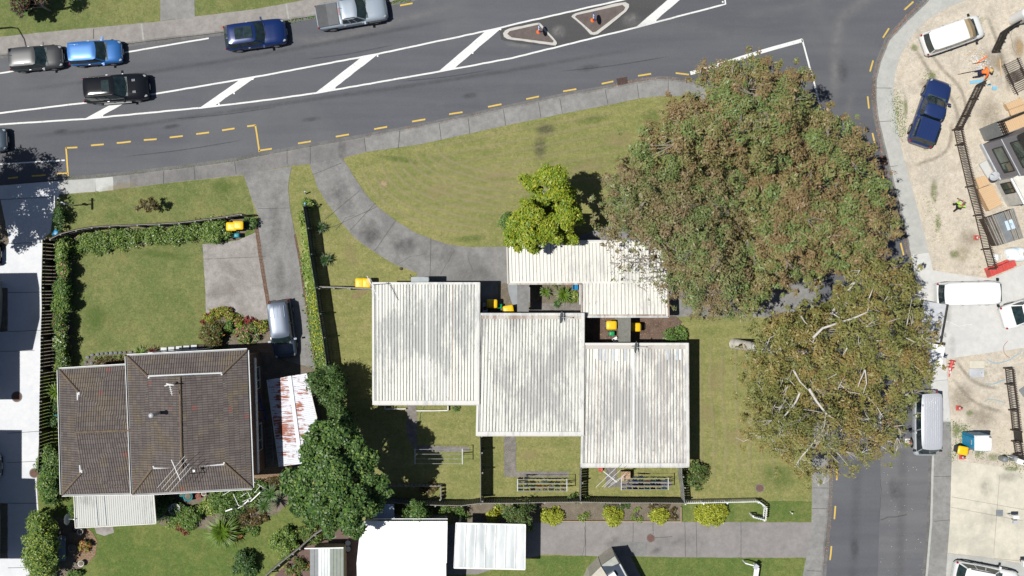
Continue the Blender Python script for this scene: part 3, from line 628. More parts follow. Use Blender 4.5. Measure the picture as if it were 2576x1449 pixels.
splat('road_dust',1405,80,26,24,0,(.26,.255,.25),.7,.046,1.5); splat('road_dust',1588,50,30,26,0,(.26,.255,.25),.6,.046,1.5); splat('road_dust',1440,20,30,10,15,(.2,.2,.2),.4,.046,1.5)
splat('rust_stain',578,66,34,9,12,(.42,.24,.12),.75,.150); splat('bare_patch',965,462,19,14,0,(.42,.32,.20),.95,.122,4.0); splat('bare_patch',910,1108/2+180,16,12,0,(.36,.25,.17),.7,.122,4.0)
splat('bare_patch',899,722,22,10,0,(.36,.25,.17),.6,.122,4.0); splat('bare_patch',894,745,15,12,0,(.36,.25,.17),.75,.122,4.0)
splat('dark_grass_patch',1372,326,34,22,0,(.10,.095,.075),.75,.13,5.0); splat('dark_grass_patch',1358,372,22,42,0,(.10,.095,.075),.7,.13,5.0)
for px,py,rx,ry in [(1250,440,60,20),(1100,480,50,22),(1480,420,70,24),(1560,350,50,30),(1300,540,60,16),(880,640,24,50),(1800,950,30,60),(1850,1100,40,30),(1780,1040,26,40),(1330,1145,40,20),(300,470,60,12),(150,545,20,22),(2420,640,30,30)]: splat('dry_grass_patch',px,py,rx,ry,rnd.uniform(-20,20),(.36,.29,.16),.5,.13,3.0)
for px,py,rx,ry in [(1490,300,60,16),(1000,400,70,10),(1180,600,60,12),(1640,300,30,40),(400,640,90,14),(240,800,40,40),(1960,1200,60,40),(560,470,40,24)]: splat('green_grass_patch',px,py,rx,ry,rnd.uniform(-10,10),(.10,.17,.04),.55,.13,3.0)
for px,py,rx,ry in [(2500,150,50,40),(2330,210,30,16),(2440,600,40,30),(2420,1000,40,50),(2490,290,40,60),(2560,120,20,40),(2470,1050,50,40)]: splat('dirt_patch',px,py,rx,ry,0,(.34,.29,.22),.6,.13,3.0)
splat('sand_patch',2565,120,14,34,0,(.48,.33,.17),.9,.131,2.0); splat('sand_patch',2513,158,12,26,0,(.42,.31,.18),.8,.131,2.0)

rrm=random.Random(4)
for k in range(9):   # mowing lines following the curved path
    f=.10+k*.10; A0=[(880,400),(905,470),(960,530),(1040,575),(1130,600),(1240,612)]; B0=[(1120,360),(1130,380),(1170,400),(1250,420),(1330,430),(1420,440)]
    line=[(a[0]+(b[0]-a[0])*f+rrm.uniform(-4,4),a[1]+(b[1]-a[1])*f+rrm.uniform(-3,3)) for a,b in zip(A0,B0)]; track('mowing_line',line,.42,(.40,.35,.20),.5,.13,4.0)
for k in range(7): y=330+k*26; track('mowing_line',[(1050+k*10,y+48-k*2),(1200,y+18),(1400,y-22),(1600,y-58)],.38,(.40,.35,.20),.38,.13,4.0)
for k in range(7): x=1760+k*30; track('mowing_line',[(x,830),(x+rrm.uniform(-5,5),960),(x+6,1100),(x+4,1240)],.38,(.40,.35,.20),.42,.13,4.0)
for x0,y0,x1,y1 in ((760,150,1000,110),(1000,205,1250,172),(300,395,620,350),(420,300,700,268),(1400,180,1690,140)): track('crack_seal',[(x0,y0),((x0+x1)/2,(y0+y1)/2+4),(x1,y1)],.10,(.05,.05,.055),.5,.058,6.0)
for px,py,rx,ry,a in ((430,318,30,8,.5),(1180,240,26,10,.4),(1480,170,40,12,.35),(150,330,26,8,.4),(2250,1230,20,40,.35),(2150,1380,16,30,.3),(2120,180,20,40,.3),(780,300,34,8,.35)): splat('road_oil_stain',px,py,rx,ry,8,(.055,.055,.06),a,.058,3.0)

for l in ([(2300,60),(2360,160),(2420,230),(2440,330)],[(2285,90),(2345,190),(2400,260),(2415,340)],[(2290,420),(2380,380),(2395,300)],[(2400,900),(2450,960),(2520,980)],[(2395,950),(2450,1010),(2530,1040)],[(2480,30),(2520,140),(2540,240)]): track('wheel_rut',l,.45,(.30,.265,.21),.5,.131,3.0)
# ================================================================= buildings
def wall_box(t, pts, z0, z1, mat, name='wall'):
    return MB().prism(pts,z0,z1).build(name,mat,t)
def shrink(pts,k):
    c=sum((Vector(p) for p in pts),Vector())/len(pts); out=[]
    for p in pts:
        d=Vector(p)-c; d.z=0; L_=d.length; out.append(Vector(p)-d*(k*1.3/L_))
    return out
def window_on(t, a, b, s0, s1, z0, z1, out, frame, glass='wglass', name='window'):
    """window on a wall running a->b (world, 2D), s in 0..1; out = outward unit vector"""
    a=Vector((a[0],a[1],0)); b=Vector((b[0],b[1],0)); o=Vector((out[0],out[1],0)).normalized(); p=a.lerp(b,s0); q=a.lerp(b,s1); z=Vector((0,0,1))
    m=MB(); w=.06
    for x0,y0,x1,y1 in ((p,z0,q,z0),(p,z1,q,z1)): m.beam(x0+z*y0+o*.03,x1+z*y1+o*.03,.08,w)
    for x in (p,q,p.lerp(q,.62)): m.beam(x+z*z0+o*.03,x+z*z1+o*.03,w,.07,up=o)
    f=m.build(name,frame,t)
    g=MB().poly([p+z*z0+o*.015,q+z*z0+o*.015,q+z*z1+o*.015,p+z*z1+o*.015]).build('pane',M[glass],f) if False else None
    g=MB().box((p+q)/2+z*(z0+z1)/2+o*.012,((q-p).length,.02,z1-z0),rz=math.atan2((q-p).y,(q-p).x)).build('pane',M[glass],t); g.parent=f
    g.matrix_parent_inverse=Matrix.Identity(4); return f
def sides(pts):
    out=[]; n=len(pts)
    for i in range(n):
        a,b=Vector(pts[i]),Vector(pts[(i+1)%n]); d=b-a; out.append((a,b,Vector((d.y,-d.x,0)).normalized()))
    return out
def ribbed_roof(t, q, zf, mat, pitch, w=.04, h=.035, along='y', margin=(.0,.0), name='roof', thick=.07, endz=.0, seam=0.0):
    """q: 4 world corners TL,TR,BR,BL; zf(p)->z"""
    TL,TR,BR,BL=[Vector(p) for p in q]
    for p in (TL,TR,BR,BL): p.z=zf(p)
    m=MB(); dn=Vector((0,0,-thick))
    m.poly([BL,BR,TR,TL]); m.poly([TL+dn,TR+dn,BR+dn,BL+dn])
    for a,b in ((TL,BL),(BL,BR),(BR,TR),(TR,TL)): m.poly([a,a+dn,b+dn,b])
    if along=='y': e0,e1,f0,f1=TL,TR,BL,BR
    else: e0,e1,f0,f1=TL,BL,TR,BR
    n=max(2,int((e1-e0).length/pitch)); up=Vector((0,0,1))
    for i in range(1,n):
        s=i/n+rnd.uniform(-.0006,.0006); a=e0.lerp(e1,s); b=f0.lerp(f1,s); L_=(b-a).length; a,b=a.lerp(b,margin[0]/L_),b.lerp(a,margin[1]/L_)
        hv=Vector((0,0,h)); d=(e1-e0).normalized()*w/2
        m.poly([a-d*1.6+hv*.1,b-d*1.6+hv*.1,b-d*.6+hv,a-d*.6+hv]); m.poly([a-d*.6+hv,b-d*.6+hv,b+d*.6+hv,a+d*.6+hv]); m.poly([a+d*.6+hv,b+d*.6+hv,b+d*1.6+hv*.1,a+d*1.6+hv*.1])
        if seam: g=Vector((0,0,.006)); sw=seam*rnd.uniform(.6,1.3); m.poly([a+d*1.6+g,b+d*1.6+g,b+d*1.6+d.normalized()*sw+g,a+d*1.6+d.normalized()*sw+g],1 if rnd.random()<.93 else 2)
    return m.build(name,[mat,flat('roof_seam',(.17,.175,.175),.8,var=.5),flat('roof_seam_rust',(.33,.24,.18),.8,var=.4)] if seam else mat,t)
def edge_bar(t, a, b, w, h, mat, name='fascia'): return MB().beam(a,b,w,h).build(name,mat,t)
def dish(name,label,px,py,z,r=.32,face=(.9,.1,.5),mast=.5,arm=(.6,0,.0)):
    p=P(px,py,z); t=thing(name,label,'satellite dish',(p.x,p.y,z-mast)); f=Vector(face).normalized(); a=f.cross(Vector((0,0,1))).normalized(); b=a.cross(f)
    A=Matrix((a,b,f)).transposed()
    MB().lathe(p,[(.02,0),(r*.5,r*.05),(r*.85,r*.16),(r,r*.24),(r,r*.25),(r*.84,r*.17),(r*.5,r*.07),(.02,.03)],20,axis=A).build('reflector',M['ltgrey'],t,True)
    m=MB(); m.tube([p+f*.05,p+f*r*1.5+Vector((0,0,-.05))],.015,5); m.box(p+f*r*1.5+Vector((0,0,-.03)),(.09,.07,.07)); m.build('feed_arm',M['gal'],t)
    MB().tube([p-f*.03,p-f*.12,p-f*.12+Vector((0,0,-mast))],.025,6).build('mast',M['gal'],t); return t
def unit(label,D,z,mat,topgut,ridge_px,grp='row of white-roofed units'):
    TL,TR,BR,BL=D; q=[P(*p,z) for p in D]; y0,y1=q[0].y,q[3].y
    zf=lambda p: z+.18*(p.y-y1)/(y0-y1)
    c=(q[0]+q[2])/2; t=thing('unit','','house',(c.x,c.y,.12),0,grp); t['label']=label
    w=shrink([Vector((p.x,p.y,0)) for p in q],.55); wall_box(t,[p for p in w],.1,z-.1,M['cream'])
    r=ribbed_roof(t,q,zf,mat,.212,.045,.04,'y',(.42 if topgut else .12,.30),seam=.035)
    up=Vector((0,0,.05)); z0=lambda p:Vector((p.x,p.y,zf(p)))
    a,b,c_,d_=[z0(p) for p in q]; wd=.16
    MB().beam(a+Vector((0,-wd/2,.06)),b+Vector((0,-wd/2,.06)),wd,.12).build('fascia',M['trim'],t)
    MB().beam(a+Vector((wd/2,-wd,.055)),d_+Vector((wd/2,.28,.055)),wd,.11).build('fascia',M['trim'],t)
    MB().beam(b+Vector((-wd/2-.02,-wd,.057)),c_+Vector((-wd/2-.02,.28,.057)),wd+.04,.11).build('fascia',M['trim'],t)
    MB().beam(b+Vector((.02,-.02,.03)),c_+Vector((.02,.02,.03)),.035,.12).build('fascia',M['rust_trim'],t,label='rust-streaked edge flashing')
    m=MB(); m.beam(d_+Vector((0,.14,.0)),c_+Vector((0,.14,.0)),.27,.09); m.beam(d_+Vector((0,.02,.055)),c_+Vector((0,.02,.055)),.05,.06); m.beam(d_+Vector((0,.27,.055)),c_+Vector((0,.27,.055)),.035,.06); m.build('gutter',M['trim'],t)
    MB().beam(d_+Vector((.1,-.025,.02)),c_+Vector((-.1,-.025,.02)),.03,.1).build('gutter_lip',M['rust_trim'],t)
    if topgut: MB().beam(a+Vector((.1,-.31,.035)),b+Vector((-.1,-.31,.035)),.24,.02).build('box_gutter',M['rust_trim'],t,label='dirty rusted gutter behind the top edge')
    if ridge_px:
        p=P(ridge_px,TL[1],z); p2=P(ridge_px,BL[1],z); p.z=zf(p)+.05; p2.z=zf(p2)+.05; MB().beam(p+Vector((0,-.45,0)),p2+Vector((0,.3,0)),.13,.03).build('flashing',M['white'],t)
    # pipe vent and a door + windows on the long walls
    for (A,B,O) in sides([w[0],w[1],w[2],w[3]]):
        o=O if (O.dot((A+B)/2-Vector((c.x,c.y,0)))>0) else -O
        for s0,s1 in ((.12,.32),(.62,.86)): window_on(t,A,B,s0,s1,1.0,2.1,o,M['white'])
    return t
unit('left-most white-roofed unit, its roof streaked grey and carrying the television aerial',[(937,710),(1207,710),(1205,1018),(937,1018)],3.15,M['roof_a'],False,1074)
unit('middle white-roofed unit with grey weathered ribs and a dish on its top edge',[(1205,787),(1469,787),(1468,1096),(1197,1096)],3.02,M['roof_b'],True,None)
unit('greyest white-roofed unit, lowest and right-most of the three',[(1466,862),(1730,862),(1733,1175),(1460,1175)],2.88,M['roof_c'],True,1593)
# patched sheets near the top of the greyest roof
_u=[o for o in col.objects if o.name.startswith('unit')][-1]; z=3.09
for x,y0,y1,k in ((1498,872,903,0),(1507,872,906,1),(1519,872,908,1),(1541,873,908,1),(1549,873,908,0),(1571,873,908,1),(1677,873,905,1),(1701,873,906,1),(1708,873,905,0)):
    a=P(x,y0,z); b=P(x+5.5,y1,z-.02); MB().poly([(a.x,b.y,z-.02),(b.x,b.y,z-.02),(b.x,a.y,z+.005),(a.x,a.y,z+.005)]).build('roof_patch',[M['white'],flat('roof_bluegrey',(.42,.47,.52),.5)][k],_u)
# carport (L shaped roof on posts)
cz=2.6
t=thing('carport','L-shaped white ribbed carport roof with rust-edged fascia under the gum branches','carport',tuple(P(1480,690,0)))
t.location=P(1480,690,0); t.location.z=.12
q1=[P(1276,607,cz),P(1676,607,cz),P(1679,713,cz),P(1279,713,cz)]; ribbed_roof(t,q1,lambda p:cz,M['roof_p'],.245,.03,.03,'y',(.12,0.14),seam=.022)
q2=[P(1462,713,cz),P(1679,713,cz),P(1682,797,cz),P(1462,797,cz)]; ribbed_roof(t,q2,lambda p:cz-.004,M['roof_p'],.245,.03,.03,'y',(0,.12),seam=.022)
for a,b,mm in (((1276,606),(1676,606),'trim'),((1275,607),(1278,714),'rust_trim'),((1279,714),(1463,714),'rust_trim'),((1463,714),(1463,797),'rust_trim'),((1462,797),(1682,797),'trim'),((1676,607),(1682,797),'rust_trim')):
    MB().beam(P(*a,cz+.02),P(*b,cz+.02),.11,.2).build('fascia',M[mm],t)
MB().beam(P(1470,793,cz+.045),P(1675,793,cz+.045),.12,.02).build('rust_stain',M['rust_trim'],t)
for px,py in ((1285,615),(1410,615),(1540,615),(1668,615),(1670,700),(1672,788),(1472,788)):
    p=P(px,py,cz-.1); MB().box((p.x,p.y,cz/2),(.1,.1,cz-.2)).build('post',M['offwhite'],t)
w1=[P(1285,708,cz),P(1455,708,cz)]; MB().box(((w1[0].x+w1[1].x)/2,w1[0].y,1.3),(w1[1].x-w1[0].x,.1,2.35)).build('wall',M['cream'],t)
p=P(1468,760,cz); MB().box((p.x,p.y,1.3),(.1,2.3,2.35)).build('wall',M['cream'],t)
MB().box(P(1459,736,2.1),(.12,1.7,.05)).build('shelf',M['ltgrey'],t)
# flat porch canopies
def canopy(name,label,D,z,mat,posts=True):
    q=PP(D,z); c=(q[0]+q[2])/2; t=thing(name,label,'canopy',(c.x,c.y,.12)); MB().prism(q,z-.1,z).build('roof',mat,t)
    for p in shrink(q,.12): MB().box((p.x,p.y,z/2),(.08,.08,z-.25)).build('post',M['offwhite'],t)
    return t
canopy('porch_canopy','plain grey flat porch roof between the carport and the middle unit',[(1301,716),(1331,716),(1330,784),(1301,784)],2.45,concrete_mat('porch_a',(.17,.17,.165),(.24,.24,.235),(.11,.11,.11),.4,.1))
canopy('porch_canopy','lichen-spotted flat porch roof above the third unit beside two yellow bins',[(1554,798),(1587,798),(1586,860),(1556,860)],2.3,concrete_mat('porch_b',(.15,.155,.14),(.21,.21,.19),(.1,.1,.09),.6,.5))
canopy('porch_canopy','small pale grey porch roof on the top edge of the left unit',[(1034,697),(1078,697),(1078,712),(1034,712)],2.7,M['galv_dark'])
# ---------------------------------------------------------------- tiled house
def uvface(m,pts,e,mi=0):
    pts=[Vector(p) for p in pts]; n=(pts[1]-pts[0]).cross(pts[2]-pts[0]).normalized()
    if n.z<0: pts=pts[::-1]; n=-n
    e=Vector(e); e=(e-n*e.dot(n)).normalized(); v=n.cross(e)
    if v.z<0: v=-v
    o=min(pts,key=lambda p:p.z); m.poly(pts,mi,[((p-o).dot(e),(p-o).dot(v)) for p in pts])
th=thing('tiled_house','brown concrete-tiled two-wing house with white gutters and dutch gables','house',tuple(P(400,1070,5)*1)); th.location=(P(400,1070,5).x,P(400,1070,5).y,.12)
ze,zr,zm=5.5,7.35,6.2
TL,TR,BR,BL=[P(*p,ze) for p in ((319,896),(621,881),(634,1227),(333,1243))]
hl,hr=P(372,948,zm),P(560,940,zm); kl,kr=P(384,1176,zm),P(566,1166,zm)
R1=hl.lerp(hr,.50); R1.z=zr; R2=kl.lerp(kr,.48); R2.z=zr
m=MB(); ex=(TR-TL).normalized(); ey=(BR-TR).normalized()
uvface(m,[TL,hl,hr,TR],ex); uvface(m,[BL,BR,kr,kl],ex)
uvface(m,[TL,BL,hl],ey); uvface(m,[BL,kl,hl],ey); uvface(m,[hl,kl,R2],ey); uvface(m,[hl,R2,R1],ey)
uvface(m,[TR,hr,BR],ey); uvface(m,[hr,kr,BR],ey); uvface(m,[hr,R1,R2],ey); uvface(m,[hr,R2,kr],ey)
m.poly([hl,R1,hr],1); m.poly([kl,kr,R2],1); rf=m.build('roof',[M['tile'],M['offwhite']],th)
# west wing (lower), ridge runs towards the main wing
z1,z2,z3=4.1,5.45,4.75
tl,tr,br,bl_=[P(*p,z1) for p in ((148,930),(326,919),(338,1240),(156,1244))]
g1,g2=P(197,986,z3),P(204,1190,z3); Rr=P(199,1083,z2); Re=P(345,1082,z2)
Rr=Vector((g1.lerp(g2,.48).x,g1.lerp(g2,.48).y,z2))
m=MB(); uvface(m,[tl,bl_,g2,g1],(0,1,0)); 
uvface(m,[tl,g1,tr],ex); uvface(m,[g1,Rr,Re],ex); uvface(m,[g1,Re,tr],ex)
uvface(m,[bl_,br,g2],ex); uvface(m,[g2,Re,Rr],ex); uvface(m,[g2,br,Re],ex); m.poly([g1,g2,Rr],1)
m.build('roof',[M['tile'],M['offwhite']],th)
def cap(a,b,r=.10):
    mm=MB(); a=Vector(a);b=Vector(b); n=max(2,int((b-a).length/.4)); 
    for i in range(n): mm.tube([a.lerp(b,i/n),a.lerp(b,(i+1.06)/n)],[r*.9,r*1.08],7)
    return mm
for a,b in ((R1,R2),(TL,hl),(TR,hr),(BL,kl),(BR,kr),(tl,g1),(bl_,g2),(Rr,Re)): cap(a+Vector((0,0,.02)),b+Vector((0,0,.02)),.085).build('ridge_cap',M['ridge'],th)
for a,b in ((hl,hr),(kl,kr),(g1,g1.lerp(g2,.1)),(g2.lerp(g1,.1),g2)): MB().beam(a+Vector((0,0,.03)),b+Vector((0,0,.03)),.2,.04).build('flashing',M['ltgrey'],th)
for a,b in ((TL,TR),(TR,BR),(BR,BL),(BL,TL),(tl,tr),(tl,bl_),(bl_,br)):
    a=a+Vector((0,0,-.03)); b=b+Vector((0,0,-.03)); d=(b-a).normalized(); n=Vector((-d.y,d.x,0)); cc=Vector((th.location.x,th.location.y,0)); 
    if n.dot((a+b)/2-cc)<0: n=-n
    mm=MB(); mm.beam(a+n*.12,b+n*.12,.03,.12); mm.beam(a+n*.05+Vector((0,0,-.06)),b+n*.05+Vector((0,0,-.06)),.13,.02,1); mm.build('gutter',[M['white'],M['grey']],th)
wA=shrink([TL,TR,BR,BL],.45); wall_box(th,wA,.1,ze-.1,M['brickwall']); wB=shrink([tl,tr,br,bl_],.4); wB[1].x+=1; wB[2].x+=1; wall_box(th,wB,.1,z1-.1,M['brickwall'])
for (A,B,O) in sides(wA):
    o=O if O.dot((A+B)/2-(TL+BR)/2)>0 else -O
    for s0,s1,za,zb in ((.12,.3,.9,2.1),(.6,.82,.9,2.1),(.15,.35,3.6,4.8),(.62,.8,3.6,4.8)): window_on(th,A,B,s0,s1,za,zb,o,M['white'])
e1=P(634,980,5.4)
MB().beam(P(640,900,4.6)+Vector((.05,0,0)),P(648,1190,4.6)+Vector((.05,0,0)),.05,.5).build('soffit',M['ltgrey'],th)
fl1=MB(); a=P(404,1037,6.35); b=P(381,1041,8.3); b=Vector((a.x,a.y,8.2)); fl1.lathe((a.x,a.y,0),[(.115,6.2),(.115,8.0),(.16,8.02),(.16,8.2),(.02,8.24)],14); fl1.build('flue',M['gal'],th,True); MB().box(P(412,1036,6.62),(.75,.7,.03),mat=Matrix.Rotation(R(-22),3,'Y')).build('flashing',M['ltgrey'],th)
MB().lathe(P(492,1130+52,6.6),[(.05,0),(.05,.35),(.09,.36),(.09,.4)],8).build('vent_pipe',M['gal'],th)
# white balcony frame on the top edge and stepping slats
p=[P(x,y,3.0) for x,y in ((373,886),(430,883),(514,877))]
fr=thing('handrail','white metal handrail frame above the top edge of the tiled roof','handrail',(p[0].x,p[0].y,.12)); mm=MB()
mm.tube([P(373,888,3.2),P(514,878,3.2)],.035,6); mm.tube([P(373,888,3.2),P(373,905,3.2)],.035,6); mm.tube([P(384,887,3.2),P(384,905,3.2)],.035,6)
for x,y in ((373,888),(384,887),(430,884),(514,878)): mm.tube([P(x,y,3.2),Vector((P(x,y,3.2).x,P(x,y,3.2).y,.12))],.03,6)
mm.build('rail',M['white'],fr)
# aerials
def yagi(name,label,base,top,a,b,els,w0,w1,z,mast_w=.02):
    t=thing(name,label,'aerial',tuple(base)); MB().tube([base,top],mast_w,6).build('mast',M['gal'],t); mm=MB(); a=Vector(a); b=Vector(b); d=(b-a).normalized(); n=Vector((-d.y,d.x,0)); mm.tube([a,b],.022,5)
    for i in range(els):
        s=i/(els-1); c=a.lerp(b,s); w=w0+(w1-w0)*s; mm.tube([c-n*w,c+n*w],.012,4)
    mm.build('elements',M['white'],t); return t
a=P(435,1160,8.3); yagi('tv_aerial','big four-bar television aerial at the bottom edge of the tiled roof',P(440,1165,6.4),a,P(430,1154,8.4),P(453,1174,8.4),4,.0,.0,8.4) if False else None
za=8.2
t=thing('tv_aerial','big four-bar television aerial above the bottom edge of the tiled roof','aerial',tuple(P(450,1172,6.4)))
mm=MB(); mm.tube([P(431,1506/4+780,za),P(453,1176+31,za)],.03,5)
for (x0,y0,x1,y1) in ((465,1147,396,1227),(470,1155,406,1231),(476,1166,416,1235),(481,1176,427,1238)): mm.tube([P(x0,y0,za),P(x1,y1,za)],.012,4)
mm.build('elements',M['white'],t); b=P(453,1207,za); MB().tube([(b.x,b.y,5.9),b],.025,6).build('mast',M['gal'],t)
t=thing('tv_aerial','thin white-armed aerial on the upper dutch gable of the tiled roof','aerial',tuple(P(430,950,6.4)))
b=P(428,967,8.1); MB().tube([(b.x,b.y,6.3),b],.025,6).build('mast',M['gal'],t); mm=MB(); mm.tube([P(426,966,8.1),P(433,995,8.1)],.025,5)
for k in range(5): c=P(427+k*1.2,970+k*5,8.1); mm.tube([c-Vector((.1,0,0)),c+Vector((.1,0,0))],.01,4)
for dx,dy in ((-12,4),(11,2),(-8,-2)): mm.tube([P(426,967,8.1),P(426+dx,967+dy,8.1)],.04,4)
mm.build('elements',M['white'],t)
# aerial of the left unit
t=thing('tv_aerial','long white spined aerial leaning across the top left corner of the left unit','aerial',tuple(P(937,715,3.0)))
b=P(926,712,5.2); MB().tube([(P(940,716,3).x,P(940,716,3).y,2.6),P(938,716,5.6)],.025,6).build('mast',M['gal'],t)
mm=MB(); A_=P(923,694,5.6); B_=P(957,760,5.6); mm.tube([A_,B_],.022,5); d=(B_-A_).normalized(); n=Vector((-d.y,d.x,0))
for i in range(18): c=A_.lerp(B_,i/22+.12); w=.17-.005*i; mm.tube([c-n*w,c+n*w],.011,4)
mm.build('elements',M['white'],t)
# veranda, rusty carport, sheds ---------------------------------------------------------------
def lean_roof(name,label,cat,D,z,mat,pitch=.12,along='y',walls=None,posts=True,zf=None,w=.03,h=.025,inset=.2):
    q=PP(D,z); c=(q[0]+q[2])/2; t=thing(name,label,cat,(c.x,c.y,.12)); ribbed_roof(t,q,zf or (lambda p:z),mat,pitch,w,h,along)
    if walls: wall_box(t,shrink(q,inset),.1,z-.12,walls)
    elif posts:
        for p in shrink(q,.15): MB().box((p.x,p.y,z/2),(.09,.09,z-.2)).build('post',M['offwhite'],t)
    return t,q
t,q=lean_roof('veranda','lichen-speckled white corrugated veranda roof below the tiled house','veranda',[(186,1240),(386,1232),(393,1317),(190,1328)],2.75,M['roof_ver'],.15)
for x in (242,263): MB().beam(P(x-3,1238,2.79),P(x+4,1322,2.79),.05,.04).build('flashing',M['galv_dark'],t)
for a,b in (((186,1240),(190,1328)),((190,1328),(393,1317)),((393,1317),(386,1232))): MB().beam(P(*a,2.76),P(*b,2.76),.06,.12).build('fascia',M['offwhite'],t)
t,q=lean_roof('rusty_carport','rust-streaked white corrugated carport roof beside the tiled house','carport',[(672,956),(771,939),(822,1158),(703,1174)],2.4,M['roof_rusty'],.13,'x')
MB().beam(P(728,946,2.46),P(757,1165,2.46),.26,.03).build('ridge_cap',flat('bluewhite',(.62,.66,.74),.5),t)
MB().beam(P(672,956,2.4),P(703,1174,2.4),.06,.14).build('fascia',M['offwhite'],t); MB().beam(P(771,939,2.4),P(822,1158,2.4),.06,.14).build('fascia',M['offwhite'],t)
z=2.9
t=thing('garage','plain brilliant white long-run roof of the garage at the bottom edge','garage',tuple(P(1010,1420,0)+Vector((0,0,.12))))
zr_=z+.45
for (a,b,c_,d_) in (((908,1311),(1124,1311),(1122,1420),(894,1420)),):
    qa=[P(908,1311,z),P(1124,1311,z),P(1122,1417,zr_),P(897,1417,zr_)]
    yt,yb=qa[0].y,qa[2].y; ribbed_roof(t,qa,lambda p:z+.45*(yt-p.y)/(yt-yb),M['roof_white'],.15,.03,.02)
    qb=[P(1122,1417,zr_),P(897,1417,zr_)]; q3=[qa[3],qa[2],Vector((qa[2].x,yb-(yt-yb),z)),Vector((qa[3].x,yb-(yt-yb),z))]
    ribbed_roof(t,q3,lambda p:z+.45*(1-(yb-p.y)/(yt-yb)),M['roof_white'],.15,.03,.02)
MB().beam(P(897,1417,zr_+.03),P(1122,1417,zr_+.03),.18,.03).build('ridge_cap',M['white'],t)
wall_box(t,shrink([qa[0],qa[1],q3[2],q3[3]],.15),.1,z-.1,M['offwhite'])
mm=MB(); mm.beam(P(940,1305,z),P(1126,1305,z),.05,.12); mm.beam(P(940,1311.5,z-.06),P(1126,1311.5,z-.06),.05,.1); mm.beam(P(1124.5,1311,z+.02),P(1122.5,1417,zr_+.02),.08,.1); mm.build('gutter',M['white'],t)
t,q=lean_roof('lean_to','small blue-grey corrugated lean-to between the big tree and the white garage','shed',[(945,1268),(991,1268),(992,1304),(938,1304)],2.4,flat('blue_iron',(.30,.38,.47),.45),.09,'y',M['galv_dark'])
z=2.7; t=thing('canopy','pale translucent panelled carport canopy by the grey driveway','canopy',tuple(P(1230,1372,0)+Vector((0,0,.12))))
q=[P(1147,1316,z),P(1322,1320,z),P(1321,1432,z),P(1142,1428,z)]; m=MB(); nseg=7
rows=[]
for i in range(nseg*3+1):
    s=i/(nseg*3); a=q[0].lerp(q[1],s); b=q[3].lerp(q[2],s); f=(i%3)/3; hz=.07*math.sin(math.pi*f) if i%3 else 0; rows.append([a.lerp(b,k/4)+Vector((0,0,hz*(1+.4*math.sin(k*2+i)))) for k in range(5)])
m.grid(rows); m.build('roof',M['poly'],t,True)
for i in range(nseg+1): s=i/nseg; MB().beam(q[0].lerp(q[1],s)+Vector((0,0,.03)),q[3].lerp(q[2],s)+Vector((0,0,.03)),.05,.05).build('rafter',M['white'],t)
for a,b in ((0,1),(3,2)): MB().beam(q[a],q[b],.1,.12).build('beam',M['white'],t)
for p in shrink(q,.2): MB().box((p.x,p.y,z/2),(.1,.1,z-.2)).build('post',M['white'],t)
z=2.3; t=thing('garden_shed','grey ribbed garden shed roof with pale see-through centre sheets','shed',tuple(P(820,1420,0)+Vector((0,0,.12))))
for x0,x1,mm_ in ((780,801,'grey'),(801,830,'poly'),(830,864,'grey')): ribbed_roof(t,[P(x0,1379,z),P(x1,1378,z),P(x1,1500,z),P(x0,1500,z)],lambda p:z,M[mm_] if mm_=='grey' and x0<800 else (M['poly'] if mm_=='poly' else flat('sage',(.20,.23,.20),.5)),.2,.025,.03)
wall_box(t,shrink([P(780,1380,z),P(864,1380,z),P(864,1500,z),P(780,1500,z)],.15),.1,z-.1,flat('shed_wall',(.30,.27,.2),.7)); MB().beam(P(766,1380,z+.03),P(864,1378,z+.03),.08,.06).build('gutter',M['white'],t)
# corner of the house at the bottom edge
t=thing('corner_house','tan-walled house corner with a porch roof coloured dark as in shade at the bottom edge by the driveway fork','house',tuple(P(1530,1480,0)+Vector((0,0,.12))))
z=2.8; MB().prism(PP([(1512,1425),(1575,1525),(1530,1600),(1440,1560),(1484,1453)],z),.1,z).build('wall',M['cream'],t)
MB().prism(PP([(1513,1423),(1547,1399),(1612,1510),(1577,1530)],z+.1),z,z+.1).build('porch_roof',flat('shaded_porch_roof',(.03,.045,.07),.4),t); MB().prism(PP([(1513.5,1422),(1547,1399),(1557,1417),(1540,1424),(1516,1424)],z+.14),z+.104,z+.14).build('verge',flat('lit_porch_strip',(.33,.34,.31),.6),t)  # shaded porch slope painted dark, its lit top strip painted pale
MB().prism(PP([(1513,1423),(1547,1399),(1612,1510),(1577,1530)],z-.02),.1,z-.02).build('porch_wall',M['cream'],t); MB().beam(P(1559,1419,z+.13),P(1602,1500,z+.13),.1,.08).build('gutter',M['gal'],t)
MB().box(P(1540,1447,z+.3),(.5,.35,.35),R(33)).build('roof_vent',M['white'],t)
